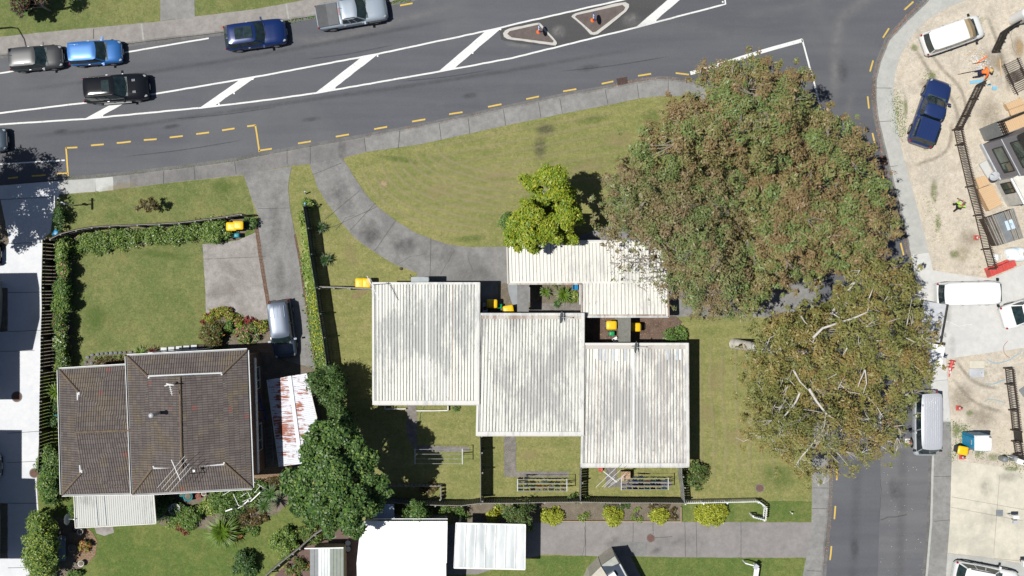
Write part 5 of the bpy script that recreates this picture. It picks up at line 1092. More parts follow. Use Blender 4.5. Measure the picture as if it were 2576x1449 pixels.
big_tree('gum_tree','open gum with bare white forks spreading low over the side road and lawn','tree',(2040,1010),
 [(1890,1000),(1950,985),(2030,985),(2120,1005),(2230,1012),(2290,1010),(2275,1060),(2268,1105),(2230,1150),(2200,1162),(2160,1180),(2110,1185),(2085,1200),(2040,1205),(1990,1180),(1955,1150),(1925,1120),(1865,1090),(1870,1040)],5.5,10,'gum2','bark_pale',22,(.65,1.0),(.11,.21),40,63,((2065,1035,28,26),(1985,1040,32,26),(2180,1050,28,18),(1900,1080,18,18),(2060,1160,12,24),(2115,1070,18,14),(1935,1010,18,12),(2130,1130,12,10)),.24,keep=.84,sub=4,twigs=25,limb=.12,extra=[([(2036,978),(2055,1010),(2078,1040),(2100,1055),(2115,1072)],9.5,0.096),([(2078,1042),(2075,1070),(2068,1090)],9.2,0.042),([(2014,985),(2002,1010),(1985,1035),(1962,1060),(1935,1082)],8.7,0.078),([(2003,1040),(2000,1062)],8.2,0.030),([(1932,1010),(1950,1030)],7.7,0.030),([(1880,1000),(1905,1010),(1925,1025)],7.7,0.030),([(2183,998),(2205,1022),(2222,1050)],9.7,0.048),([(1905,1095),(1870,1110),(1850,1100)],6.7,0.030),([(2000,1098),(2040,1108),(2010,1120)],9.2,0.030),([(2118,1080),(2108,1098)],9.5,0.030),([(2140,1090),(2160,1100),(2175,1108)],9.5,0.030)])
# yellow-green tree on the lawn
bl=[]
for px,py,z,rp,f in ((1330,455,6.3,20,1),(1395,447,7.0,30,1),(1372,440,6.6,22,1),(1412,478,6.4,26,1),(1430,505,6,16,1),(1427,525,7.2,22,1),(1424,550,6.9,22,1),(1436,538,7.0,20,1),(1340,545,7.0,28,1),(1310,560,6.3,26,1),(1375,560,6.6,26,1),(1330,590,6.2,28,1),(1365,600,5.8,22,1),(1300,585,5.8,22,1),(1345,620,5.2,16,1),(1375,500,5.5,18,1),(1300,620,5.0,12,1),(1350,480,5.5,14,1),(1390,590,5.8,16,1),(1290,572,6.0,18,1),(1284,602,5.6,18,1),(1305,548,6.0,16,1),(1400,600,5.6,14,1),(1400,560,4.4,26,1),(1415,590,4.4,22,1),(1385,520,4.4,24,1),(1440,560,4.6,20,1),(1448,525,5.0,18,1),(1432,600,4.4,18,1),(1440,490,4.8,18,1),(1350,520,4.6,22,1),(1320,520,6.2,16,1)):
    R0=rp*1.15/S
    for _ in range(7):
        a=rnd.uniform(0,6.28); o=R0*rnd.uniform(.1,.7); p=P(px,py,z); bl.append((p.x+o*math.cos(a),p.y+o*math.sin(a),z+rnd.uniform(-.4,.2),R0*.55,R0*.55,R0*.42))
b0=P(1385,545,0); t=thing('lawn_tree','yellow-green domed tree on the lawn beside the white carport','tree',(b0.x,b0.y,.1))
foliage('crown',bl,L['yellow'],t,dens=80,leaf=(.11,.19),aspect=1.5,shell=.5,up=.6)
stems((b0.x,b0.y,.1),bl[::4],M['bark_grey'],t,.16,'trunk',16)
shrub('shrub','dark glossy shrub at the left foot of the yellow-green lawn tree','shrub',1272,562,2.2,16,24,'mid',8,(.35,.5))
shrub('shrub','pale silvery-green shrub showing through the middle of the yellow-green tree','shrub',1368,505,4.0,16,18,'silver',7,(.3,.5),mix=None)
# large dark tree
bl=[]; rr=random.Random(4)
for px,py,z,rp in ((840,1100,7.0,48),(800,1125,7.2,45),(880,1100,6.2,40),(770,1170,7.2,45),(830,1170,8.6,55),(895,1160,7.8,50),(750,1220,6.5,45),(810,1230,8.8,55),(870,1220,8.8,55),(925,1210,7.4,45),(940,1245,6.6,38),(765,1265,6.4,40),(820,1280,7.8,50),(880,1280,8.0,50),(930,1280,6.4,36),(840,1320,6.6,44),(890,1325,6.0,38),(870,1070,5.0,30),(800,1080,5.2,28),(930,1160,5.4,28),(790,1300,5.8,34)):
    R0=rp/S
    for _ in range(9):
        a=rr.uniform(0,6.28); o=R0*rr.uniform(.1,.72); p=P(px,py,z); r1=R0*rr.uniform(.30,.46); bl.append((p.x+o*math.cos(a),p.y+o*math.sin(a),z+rr.uniform(-.5,.4),r1,r1,r1*.75))
b0=P(885,1165,0); t=thing('broadleaf_tree','big dark green broadleaf tree between the rusty carport and the white garage roof','tree',(b0.x,b0.y,.1))
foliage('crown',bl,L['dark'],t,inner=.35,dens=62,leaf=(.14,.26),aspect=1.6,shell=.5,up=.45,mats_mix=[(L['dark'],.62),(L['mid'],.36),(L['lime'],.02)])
stems((b0.x,b0.y,.1),bl[::9],M['bark'],t,.22,'trunk',14)
# conifer hedge by the boundary fence
bl=[]
for px,py in ((792,955),(800,968),(812,955),(828,950),(838,965),(842,985),(838,1005),(842,1020),(846,1040),(850,1060),(836,1040),(845,1075),(828,990),(790,968)):
    z=rr.uniform(3.2,4.2); p=P(px,py,z); bl+= [(p.x+rr.uniform(-.3,.3),p.y+rr.uniform(-.3,.3),z-k*.9,.62,.62,.55) for k in range(3)]
b0=P(835,1000,2); t=thing('conifer_hedge','tall narrow conifer hedge beside the top corner of the rusty carport','hedge',(b0.x,b0.y,.1))
foliage('foliage',bl,L['conifer'],t,inner=.3,dens=60,leaf=(.09,.18),aspect=2.4,up=.4); stems((b0.x,b0.y,.1),bl[::3],M['bark'],t,.1,'stem',12)
# tree whose branchy shadow falls on the west driveway (its crown stands beyond the frame) and red-leaved tree top left
bl=[];
for _ in range(120):
    a=rr.uniform(0,6.28); q=math.sqrt(rr.random()); x=-30+q*math.cos(a)*95; y=512+q*math.sin(a)*118; z=rr.uniform(5.2,7.6); k=1/S
    bl.append(((x-1288)*k,(724.5-y)*k,z,rr.uniform(.45,.75),rr.uniform(.45,.75),.4))
b0=Vector(((-110-1288)/S,(724.5-520)/S,.1)); t=thing('street_tree','spreading tree at the left edge throwing branchy shade over the pale driveway','tree',tuple(b0))
foliage('crown',bl,L['dark'],t,dens=42,leaf=(.12,.22)); stems(tuple(b0),bl,M['bark'],t,.14,'trunk',34)
bl=cluster(60,2,3.4,32,32,16,(.3,.55),1.6,3)+[(P(105,-10,3)[0],P(105,-10,3)[1],3,.6,.6,.5)]+cluster(100,-20,4.0,36,20,10,(.35,.55),2,8)+cluster(55,25,2.9,22,8,7,(.2,.35),1.5,5)
b0=P(128,28,0); t=thing('plum_tree','purple-leaved tree on the verge lawn at the top left','tree',(b0.x,b0.y,.1))
foliage('crown',bl,L['purple'],t,inner=.2,dens=70,leaf=(.10,.2),mats_mix=[(L['purple'],.75),(L['mid'],.25)]); stems((b0.x,b0.y,.1),bl,M['bark_grey'],t,.07,'trunk',14)
bl=cluster(375,513,2.3,24,16,10,(.16,.3),1.3,2)+cluster(347,522,2.0,9,6,3,(.12,.2),1.2,2)
b0=P(402,518,0); t=thing('sapling','small bronze-leaved sapling alone on the front verge lawn','tree',(b0.x,b0.y,.1))
foliage('crown',bl,L['bronze'],t,dens=70,leaf=(.09,.17)); stems((b0.x,b0.y,.1),bl,M['bark'],t,.03,'trunk',8)
# hedge and bed along the paling fence -------------------------------------------------------
def hedge(name,label,cat,line,w,h,mat,n,leaf=(.08,.16),dens=60,group=None,mix=None,r=(.28,.45)):
    pts=PP(line,h*.8); bl=[]; rr=random.Random(int(line[0][0]+line[0][1])); tot=sum((b-a).length for a,b in zip(pts,pts[1:]))
    for _ in range(n):
        d=rr.uniform(0,tot)
        for a,b in zip(pts,pts[1:]):
            l=(b-a).length
            if d<=l: p=a.lerp(b,d/l); break
            d-=l
        z=rr.uniform(.35,1)*h; R0=rr.uniform(*r); bl.append((p.x+rr.uniform(-w,w)/2,p.y+rr.uniform(-w,w)/2,max(R0*.6,z-R0*.6),R0,R0,R0*.8))
    c=pts[len(pts)//2]; t=thing(name,label,cat,(c.x,c.y,.12),0,group)
    foliage('foliage',bl,L[mat],t,dens=dens,leaf=leaf,mats_mix=mix); stems((c.x,c.y,.1),bl[::6],M['bark'],t,.03,'stem',6); return t
fl=[(L['mid'],.70),(L['lime'],.285),(L['white'],.015)]
hedge('flowering_hedge','white-flowered green hedge along the paling fence, left of the small grey pad','hedge',[(165,624),(230,610),(290,602),(340,596)],1.15,.95,'mid',90,mix=fl)
hedge('flowering_hedge','white-flowered green hedge along the paling fence, between the grey pad and the yellow bins','hedge',[(368,594),(430,588),(500,580),(520,578)],1.15,1.05,'mid',85,mix=fl)
shrub('shrub','dense round green shrub at the end of the paling fence beside two yellow-lidded bins','shrub',545,580,1.9,36,30,'mid',24,(.3,.5),mix=fl)
shrub('shrub','low wispy shrub behind the yellow bins at the fence end','shrub',627,558,1.2,20,16,'dark',8,(.2,.35))
for i,(px,py,rx,ry,h,mx,lab) in enumerate([(152,632,14,30,2.0,fl,'white-dotted dark shrub at the top of the slatted fence'),(152,680,13,18,1.9,[(L['mid'],.5),(L['lime'],.3),(L['dark'],.17),(L['pink'],.03)],'pink-flowered shrub beside the slatted fence'),
  (148,725,22,18,2.0,[(L['mid'],.7),(L['dark'],.3)],'leafy fern-like shrub poking over the slatted fence'),(146,765,24,22,2.1,[(L['mid'],.9),(L['lime'],.1)],'bright feathery shrub midway along the slatted fence'),
  (145,815,18,20,1.9,[(L['dark'],.75),(L['lime'],.22),(L['pink'],.03)],'dark shrub with lilac flowers on the slatted fence'),(146,862,15,26,2.0,[(L['dark'],.55),(L['lime'],.4),(L['white'],.05)],'variegated shrub at the lower half of the slatted fence'),
  (150,912,17,22,1.8,[(L['dark'],.6),(L['lime'],.37),(L['white'],.03)],'cream-speckled shrub just above the tiled roof corner')]):
    shrub('shrub',lab,'shrub',px+6,py,h,rx*1.05,ry*1.35,'mid',26,(.25,.42),group='shrubs along the slatted fence',mix=mx,dens=70)
shrub('shrub','round shrub spilling over the low left wing of the fence line by the driveway sign','shrub',150,545,1.6,10,42,'dark',16,(.25,.4))
spiky('flax','green strap-leaved flax beside the west roof edge','plant',140,985,1.0,1.1,60,'lime',.06)
shrub('shrub','creeping dark plants between the slatted fence and the tiled house wall','shrub',132,1045,1.4,14,50,'dark',16,(.2,.35))
shrub('tall_hedge','tall glossy dark green hedge at the lower left corner of the tiled house','hedge',128,1195,3.6,30,70,'dark',44,(.4,.6),mix=[(L['dark'],.5),(L['mid'],.42),(L['lime'],.08)],leaf=(.12,.2))
shrub('tall_hedge','tall yellow-green hedge beside the pale driveway at the bottom left','hedge',102,1375,3.8,38,92,'lime',70,(.4,.6),mix=[(L['lime'],.35),(L['mid'],.55),(L['golden'],.10)],leaf=(.11,.19))
shrub('shrub','shadowed low shrub beside the white veranda roof','shrub',182,1285,1.2,10,26,'mid',8,(.2,.3))
hedge('low_hedge','clipped low hedge strip in the stone-edged bed above the tiled roof','hedge',[(240,908),(280,905),(318,903)],.3,.5,'bronze',22,r=(.15,.25))
for i,(px,py) in enumerate([(240,903),(252,901),(264,900),(275,898),(289,897),(301,898),(313,896)]):
    shrub('succulent','small pale succulent, '+['first','second','third','fourth','fifth','sixth','seventh'][i]+' from the left in the stone-edged bed','plant',px,py,.4,4,4,'lime',2,(.14,.2),(.06,.12),70,'succulents in the stone-edged bed')
spiky('agapanthus','clump of strap leaves at the left end of the white gutter frame','plant',352,888,.4,.75,50,'lime',.05)
spiky('red_cordyline','dark red spiky plant beside the white gutter frame','plant',385,882,.4,.55,30,'red',.05)
# flower bed above the tiled house
shrub('shrub','large bronze-brown bush at the left of the flower bed below the parking pad','shrub',538,848,1.6,32,36,'bronze',34,(.28,.45),mix=[(L['bronze'],.72),(L['mid'],.26),(L['orange'],.02)],dens=80)
for i,(px,py,lab) in enumerate([(525,800,'yellow-green croton at the top left of the flower bed'),(545,788,'yellow croton at the very top of the flower bed'),(568,786,'croton right of the topmost one, beside the parking pad'),(585,800,'croton at the upper right shoulder of the bronze bush'),(600,812,'yellow croton above the pink roses'),(648,820,'yellow croton nearest the parked people carrier'),(662,822,'small croton touching the driveway edge')]):
    shrub('croton',lab,'plant',px,py,1.0,15,13,'golden',11,(.18,.28),(.10,.2),70,'crotons in the flower bed',mix=[(L['golden'],.4),(L['lime'],.35),(L['red'],.25)],aspect=3)
hedge('red_cordyline','ring of dark red spiky leaves round the top of the flower bed','plant',[(512,812),(522,795),(545,782),(575,782),(600,802),(630,808),(650,812)],.25,.5,'red',30,(.12,.22),80,r=(.12,.2))
shrub('rose_bush','rose bush covered in pink blooms in the flower bed','shrub',622,838,1.3,32,27,'mid',28,(.22,.36),mix=[(L['mid'],.74),(L['lime'],.08),(L['pink'],.18)],dens=75)
shrub('shrub','silver-leaved shrub between the roses and the people carrier','shrub',648,848,.7,18,9,'silver',8,(.14,.22))
shrub('shrub','deep green shrub in the hollow of the flower bed','shrub',575,820,1.0,12,14,'mid',7,(.2,.3))
# planting beside the boundary fence
litter([([(768,560),(775,620),(778,650)],7),([(772,650),(783,724)],3)],30,.18,'ornamental_grass','lime',.28,.2)
litter([([(775,640),(783,724),(790,800),(800,870),(806,925)],7)],34,.26,'ground_cover','mid',.16,.2)
litter([([(784,724),(797,850),(803,900)],3)],30,.26,'ground_cover','golden',.12,.26)
shrub('shrub','bright shrub at the head of the boundary fence post','shrub',776,512,1.0,14,14,'lime',9,(.2,.32),mix=[(L['lime'],.6),(L['mid'],.4)])
shrub('shrub','leafy plant on the driveway side of the boundary fence, below its head','shrub',760,548,.9,10,16,'lime',8,(.18,.28),mix=[(L['lime'],.6),(L['mid'],.4)])
spiky('yucca','spiky yucca in the fence shadow, upper of two','plant',808,572,.5,.6,40,'dark',.06); spiky('yucca','spiky yucca in the fence shadow, lower of two','plant',818,655,.6,.75,46,'dark',.06)
# around the units
spiky('agapanthus','big bright strap-leaved clump in the court between carport and units','plant',1418,742,.6,.85,110,'lime',.055)
spiky('agapanthus','pale strap-leaved clump at the left of the court garden','plant',1372,735,.5,.62,60,'lime',.05)
spiky('agapanthus','strap-leaved clump beside the blue basket in the court','plant',1395,712,.4,.5,40,'lime',.05)
spiky('agapanthus','small strap-leaved clump at the lower edge of the court garden','plant',1400,764,.4,.45,34,'mid',.05)
shrub('shrub','ragged green shrub beside the inner wall of the carport court','shrub',1446,748,.7,10,16,'lime',7,(.2,.3))
shrub('shrub','round deep green bush at the top right corner of the third unit','shrub',1700,845,1.5,26,22,'mid',16,(.28,.42))
shrub('shrub','unkempt bush at the bottom right corner of the third unit behind the side fence','shrub',1750,1196,1.7,26,34,'conifer',18,(.25,.42),mix=[(L['conifer'],.6),(L['bronze'],.25),(L['mid'],.15)])
shrub('shrub','low plant under the second unit gutter beside the path','shrub',1148,1026,.5,14,7,'mid',6,(.15,.22)); 
golds=[(1388,1297,28,20,'small golden clipped shrub left of the others beside the driveway'),(1537,1299,27,22,'golden clipped shrub, second along the garden bed'),(1657,1300,23,20,'golden clipped shrub at the right end of the garden bed'),(1241,1294,18,15,'little golden shrub against the dark conifer by the clear canopy'),(1790,1292,40,30,'largest golden ball shrub on the lawn inside the white picket fence')]
for px,py,rx,ry,lab in golds: shrub('golden_shrub',lab,'shrub',px,py,1.15 if rx<30 else 1.7,rx,ry,'golden',int(rx*ry/17),(.22,.36),(.07,.15),95,'golden clipped shrubs')
shrub('conifer_shrub','dark feathery conifer overhanging the clear canopy','shrub',1310,1300,3.2,44,38,'conifer',30,(.3,.5),mix=[(L['conifer'],.75),(L['bronze'],.25)],leaf=(.09,.18))
shrub('broadleaf_shrub','round green shrub overlapping the white garage gutter','shrub',1046,1290,3.4,32,30,'dark',24,(.3,.5),mix=[(L['dark'],.5),(L['mid'],.5)],leaf=(.10,.19))
for px,py,rx,ry,h,mm,lab in [(1120,1283,18,14,1.2,'mid','fern clump between the garage roof and the corrugated fence'),(1160,1290,22,18,1.4,'mid','leafy shrub left of the canopy top edge'),(1450,1255,30,10,1.3,'mid','bright green creeper on the corrugated fence corner'),(1470,1300,14,16,.7,'lime','yellow-green seedling clump in the bed'),(1602,1295,12,20,.6,'lime','upright herb clump in the bed between golden shrubs'),(1690,1290,16,20,.8,'bronze','russet leafy clump at the bed end post'),(1555,1273,40,7,.6,'conifer','straggly weeds at the foot of the corrugated fence, centre'),(1660,1272,36,7,.6,'bronze','straggly reddish weeds at the foot of the corrugated fence, right'),(1265,1272,28,7,.5,'lime','low scrub below the corrugated fence, left'),(1095,1222,14,8,.5,'bronze','dry brown plant by the yard corner post'),(1075,1234,18,8,.5,'bronze','purple-brown low planting below the big tree shadow')]:
    shrub('garden_plant',lab,'plant',px,py,h,rx,ry,mm,max(6,int(rx*ry/32)),(.16,.28),(.07,.15),70)
# rear garden of the tiled house
shrub('shrub','dark evergreen shrub under the veranda roof edge','shrub',415,1276,2.0,34,32,'dark',20,(.3,.45))
spiky('flax','big light green flax clump on the rear lawn','plant',560,1338,.9,1.5,300,'lime',.075); 
spiky('palm_lily','star-shaped spiky palm lily, upper of two by the white bars','plant',682,1242,1.9,.95,80,'mid',.05,trunk=1); spiky('palm_lily','star-shaped spiky palm lily, lower of two by the white bars','plant',667,1272,1.7,.85,70,'mid',.05,trunk=1)
for px,py,rx,ry,h,mm,lab in [(470,1300,34,24,1.3,'mid','green shrub bed left of the flax on the rear lawn edge'),(450,1318,26,9,.4,'lime','yellow-green border plant along the rear bed'),(462,1328,20,8,.4,'red','dark red bedding plants at the rear bed edge'),(560,1262,28,24,1.6,'mid','dense shrub under the white trellis bars, left'),(610,1250,34,26,1.7,'mid','dense shrub under the white trellis bars, middle'),(640,1235,30,18,1.5,'mid','shrub near the brick path, right of the trellis'),(590,1292,24,16,1.0,'conifer','fine-leaved green shrub on the rear bed front'),(625,1300,40,18,.9,'bronze','brown-grey low shrub at the rear bed front'),(597,1341,11,10,.6,'orange','orange-leaved small shrub beside the flax'),(625,1330,22,12,.7,'mid','bright green low shrub at the bed tip'),(525,1272,18,18,1.0,'lime','variegated shrub at the left of the trellis bars'),(700,1215,24,10,.7,'bronze','dry twiggy shrub beside the brick path end')]:
    shrub('garden_shrub',lab,'shrub',px,py,h,rx*1.2,ry*1.3,mm,max(9,int(rx*ry/18)),(.2,.36),(.09,.17),65)
shrub('camellia','round glossy light-green shrub on the lower right lawn of the tiled house','shrub',718,1368,2.0,36,38,'lime',34,(.28,.42),mix=[(L['lime'],.4),(L['mid'],.6)])
shrub('camellia','round dark shrub at the bottom edge of the rear lawn','shrub',615,1418,1.8,34,34,'dark',24,(.3,.45))
shrub('shrub','bushy green growth behind the diagonal board fence','shrub',775,1345,1.4,36,22,'mid',22,(.25,.4),mix=[(L['mid'],.7),(L['bronze'],.2),(L['lime'],.1)])
shrub('shrub','weedy growth below the diagonal board fence beside the grey shed','shrub',745,1425,1.0,30,26,'mid',18,(.2,.34),mix=[(L['mid'],.6),(L['bronze'],.3),(L['orange'],.1)])
shrub('shrub','rust-coloured shrub by the potted plants at the bottom left','shrub',212,1373,1.1,17,16,'orange',10,(.2,.3),mix=[(L['orange'],.55),(L['lime'],.45)])
shrub('shrub','green shrub at the foot of the bottom left lawn curve','shrub',190,1440,.9,24,12,'mid',8,(.2,.3))
for px,py,rx,ry,lab in [(2330,298,3,40,'strip of weeds along the pale footpath edge'),]: pass
litter([([(2255,238),(2262,300),(2270,340)],5),([(2395,1075),(2430,1080),(2400,1150)],6),([(2520,1150),(2576,1180)],4),([(2460,1125),(2475,1150)],4),([(2340,500),(2360,600)],1.2),([(2330,190),(2345,200)],5)],44,.26,'weeds','mid',.075,.14)
for px,py,rx,ry in ((2278,270,8,40),(2345,190,14,16),(2350,480,12,40),(2360,560,10,30),(2405,1085,14,26),(2330,330,8,30),(2300,120,14,12),(2400,640,18,14),(2460,1140,10,18),(2500,1150,22,14),(2545,1180,26,8),(2440,1040,14,12)): splat('weedy_patch',px,py,rx,ry,0,(.20,.24,.09),.8,.135,4.0)
# ================================================================= vehicles
def car_paint(name,c,metal=.25,rough=.38,coat=.35):
    if name in _mc: return _mc[name]
    n=NT(name); co=n.coord('World'); f=n.noise(co,1.4,5,.6)
    n.base(n.mix(n.math('MULTIPLY',f,.25),c,tuple(min(1,q*1.35+.015) for q in c))); n.set(rough,metal,.5,coat=coat); _mc[name]=n.mat; return n.mat
headlamp=flat('headlamp',(.36,.40,.42),.15,.1,.6); taillamp=flat('tail_lamp',(.35,.01,.015),.2,0,.6); rimm=flat('alloy_rim',(.40,.41,.43),.3,.7,.6); plate=flat('number_plate',(.6,.6,.58),.5); seatm=flat('dash',(.05,.075,.08),.5)
def lerp(a,b,t): return a+(b-a)*t
def prof(x,tab):
    for (x0,v0),(x1,v1) in zip(tab,tab[1:]):
        if x<=x1: t=(x-x0)/(x1-x0) if x1>x0 else 0; t=t*t*(3-2*t); return lerp(v0,v1,t)
    return tab[-1][1]
def vehicle(name,label,cat,px,py,ang,L_,W,Hh,paint,xr,xf,xr2,xf2,belt,top,wt=.80,extras=(),wheel=.33,wx=.60,group=None,roofmat=None,loc=None,sharp=.9):
    p=loc or P(px,py,.035); t=thing(name,label,cat,(p.x,p.y,p.z if loc is None else p.z),R(ang),group); hl=L_/2; rows=[]
    xs=[-1,-.985,-.95,-.88,-.78,-.65,-.5,-.35,-.2,0,.2,.35,.5,.62,.74,.84,.91,.96,.985,1]
    for s in xs:
        a=abs(s); w=W/2*(1-.07*max(0,(a-.55)/.45)**2-.20*max(0,(a-sharp)/(1-sharp))**2.2); z=prof(s,top); lo=.24+.12*max(0,(a-.9)/.1)
        sh=z-.07-.05*max(0,s); zz=[(0,z+.012),(.45*w,z+.004),(.80*w,z-.02),(.95*w,sh),(w,sh-.10),(1.0*w,.52),(.985*w,.36),(.93*w,lo)]
        rows.append([Vector((s*hl,-y,q)) for y,q in zz[::-1]]+[Vector((s*hl,y,q)) for y,q in zz[1:]])
    m=MB(); m.grid(rows); m.poly(rows[0]); m.poly(rows[-1][::-1]); m.build('body',paint,t,True,False)
    # greenhouse
    def outline(x0,x1,hw,c,bf,br):
        F=[(x1-(abs(k)/1.0)**2*bf,hw*.86*k) for k in (-1,-.5,0,.5,1)]; Lf=[(lerp(x1-c,x0+c*.7,k),hw*(1-.05*(2*k-1)**2)) for k in (0,.25,.5,.75,1)]
        Rr=[(x0+(abs(k))**2*br,hw*.86*k) for k in (1,.5,0,-.5,-1)]; Rt=[(x,-y) for x,y in Lf[::-1]]; return [F,Lf,Rr,Rt]
    b0=outline(xr*hl,xf*hl,W/2*.93,.22,.16,.06); b1=outline(xr2*hl,xf2*hl,W/2*wt,.10,.08,.05); zb=belt-.05; zt=Hh-.07
    parts=['windscreen','side_window','rear_window','side_window']; rm=MB()
    for i,nm in enumerate(parts):
        g=MB(); g.grid([[Vector((x,y,zb)) for x,y in b0[i]],[Vector((x,y,zt)) for x,y in b1[i]]]); g.build(nm,M['glass'],t,True,False)
        j=(i+1)%4; A,B=b0[i][-1],b0[j][0]; C,D_=b1[i][-1],b1[j][0]; rm.poly([(*A,zb),(*B,zb),(*D_,zt),(*C,zt)])
    for sgn in(1,-1):
        for f in ((.36,.66) if L_>4.3 or 'van' in name else (.42,)):
            x0=lerp(b0[1][0][0],b0[1][-1][0],f); x1=lerp(b1[1][0][0],b1[1][-1][0],f); ww=.045; o=.012
            rm.poly([(x0+ww,sgn*(W/2*.93+o),zb),(x0-ww,sgn*(W/2*.93+o),zb),(x1-ww,sgn*(W/2*wt+o),zt),(x1+ww,sgn*(W/2*wt+o),zt)])
    rings=[]
    for j in range(13):
        v=-1+2*j/12; row=[]
        for i in range(13):
            u=-1+2*i/12; x=lerp(xr2*hl+.05*u*u,xf2*hl-.08*u*u,(v+1)/2); y=u*W/2*wt*(1-.05*v*v-.07*max(0,(abs(v)-.85)/.15)**2); row.append(Vector((x,y,zt+.07*(1-abs(u)**3.2)**.8*(1-abs(v)**5)**.8)))
        rings.append(row)
    rm.grid([[p for p in r] for r in rings]); rm.build('roof',roofmat or paint,t,True,False)
    MB().box((hl*xf-.13,0,zb+.035),(.25,W*.72,.03)).build('dashboard',seatm,t,world=False)
    Ry=Matrix.Rotation(R(90),3,'X')
    for sx in(1,-1):
        for sy in(1,-1):
            c=(sx*hl*wx,sy*(W/2-.10),wheel); A=Matrix.Rotation(R(-90*sy),3,'X')
            w_=MB().lathe(c,[(wheel*.55,-.1),(wheel*.95,-.1),(wheel,-.06),(wheel,.08),(wheel*.95,.115),(wheel*.62,.12)],18,axis=A).build('wheel',M['black'],t,True,False)
            rmk=MB().lathe((0,0,0),[(wheel*.2,.10),(wheel*.6,.105),(wheel*.64,.125)],14,axis=A); 
            for k in range(5): a=k*math.tau/5; v=A@Vector((math.cos(a)*wheel*.33,math.sin(a)*wheel*.33,.125)); rmk.blob(v,(.035,.035,.035),6)
            r_=rmk.build('rim',rimm,w_,False,False); r_.location=c
            MB().lathe((c[0],sy*(W/2-.02),c[2]+.02),[(wheel*1.02,-.02),(wheel*1.13,.022),(wheel*.95,.024)],18,axis=A).build('wheel_arch',M['black'],t,True,False)
    zf=prof(.94,top); 
    for sy in(1,-1):
        MB().blob((hl*.895,sy*W*.375,zf-.045),(.20,.10,.055),10).build('headlight',headlamp,t,True,False)
        MB().blob((-hl*.965,sy*W*.42,prof(-.96,top)-.12),(.07,.09,.13),8).build('tail_light',taillamp,t,True,False)
        mm=MB(); mm.box((hl*xf-.28,sy*(W/2+.09),belt+.03),(.13,.20,.13)); mm.build('mirror',paint if 'van' not in name else M['black'],t,False,False)
        mm=MB()
        for hx in (.28,-.22): mm.box((hl*hx,sy*(W/2+.005),belt-.16),(.14,.03,.03))
        mm.build('door_handle',rimm,t,False,False)
    MB().box((hl*.985,0,.52),(.05,W*.55,.16)).build('grille',M['dark'],t,False,False)
    MB().box((-hl*.99,0,.62),(.03,.42,.12)).build('number_plate',plate,t,False,False); MB().box((hl*1.0,0,.40),(.03,.42,.11)).build('number_plate',plate,t,False,False)
    mm=MB(); mm.beam((hl*xf-.06,-.45,belt+.03),(hl*xf-.12,.05,belt+.10),.02,.02); mm.beam((hl*xf-.06,.15,belt+.03),(hl*xf-.12,.6,belt+.10),.02,.02); mm.build('wiper',M['black'],t,False,False)
    rt=Hh
    for e_ in extras:
        if e_=='rails':
            for sy in(1,-1): MB().beam((hl*xr2*.85,sy*W/2*wt*.92,rt+.04),(hl*xf2*.8-.1,sy*W/2*wt*.92,rt+.04),.04,.04).build('roof_rail',M['dark'],t,False,False)
        if e_=='sunroof': MB().box((lerp(xr2,xf2,.72)*hl,0,rt+.006),(.55,.82,.02)).build('sunroof',M['glass'],t,False,False)
        if e_=='panorama':
            MB().box((lerp(xr2,xf2,.74)*hl,0,rt+.006),(.62,.86,.02)).build('sunroof',M['glass'],t,False,False); MB().box((lerp(xr2,xf2,.42)*hl,0,rt+.006),(.62,.86,.02)).build('sunroof',M['glass'],t,False,False)
        if e_.startswith('ribs'):
            n=int(e_[4:5]); full='full' in e_; mm=MB()
            for k in range(n):
                y=lerp(-.7,.7,k/(n-1))*W/2*wt; xa,xb=(xr2*hl*.93,xf2*hl*.88) if full else (xr2*hl*.88,lerp(xr2,xf2,.42)*hl)
                mm.beam((xa,y,rt+.004),(xb,y,rt+.004),.03,.022)
            mm.build('roof_rib',roofmat or paint,t,False,False)
        if e_=='antenna': MB().tube([(xr2*hl*.8,.1,rt),(xr2*hl*.8-.16,.1,rt+.16)],.012,5).build('antenna',M['black'],t,False,False)
        if e_=='sidestep':
            for sy in(1,-1): MB().beam((-hl*.45,sy*(W/2+.03),.36),(hl*.42,sy*(W/2+.03),.36),.12,.05).build('side_step',M['grey'],t,False,False)
        if e_=='vents':
            for sy in(1,-1):
                mm=MB()
                for k in range(4): mm.box((hl*.56+k*.06,sy*.42,prof(.6,top)+.02),(.025,.16,.02))
                mm.build('bonnet_vent',M['galv_dark'],t,False,False)
        if e_=='shade': 
            mm=MB(); US=[-1,-.5,0,.5,1]; rws=[[Vector((xf2*hl-.28,u*W/2*wt,rt+.035-.05*u*u)) for u in US]]
            for tt in (0,.3,.58): rws.append([Vector((lerp(xf2*hl-.08*u*u,xf*hl-.16*u*u,tt)+.03,.9*u*lerp(W/2*wt,W/2*.93,tt),lerp(zt,zb,tt)+.035)) for u in US])
            mm.grid(rws); mm.build('windscreen_cover',flat('tan_cover',(.36,.28,.17),.8),t,False,False)
        if e_=='tailroof': MB().box((xr2*hl-.03,0,rt-.03),(.25,W*wt*.86,.035)).build('spoiler',paint,t,False,False)
    return t
hatch=[(-1,.62),(-.97,.86),(-.9,.93),(.38,.95),(.75,.86),(.93,.74),(1,.55)]
suvp=[(-1,.66),(-.97,.95),(-.9,1.04),(.36,1.05),(.75,1.0),(.93,.88),(1,.66)]
vanp=[(-1,.9),(-.98,1.05),(.70,1.08),(.86,1.0),(.96,.85),(1,.6)]
sedan=[(-1,.66),(-.96,.9),(-.7,.96),(.36,.95),(.75,.86),(.93,.72),(1,.55)]
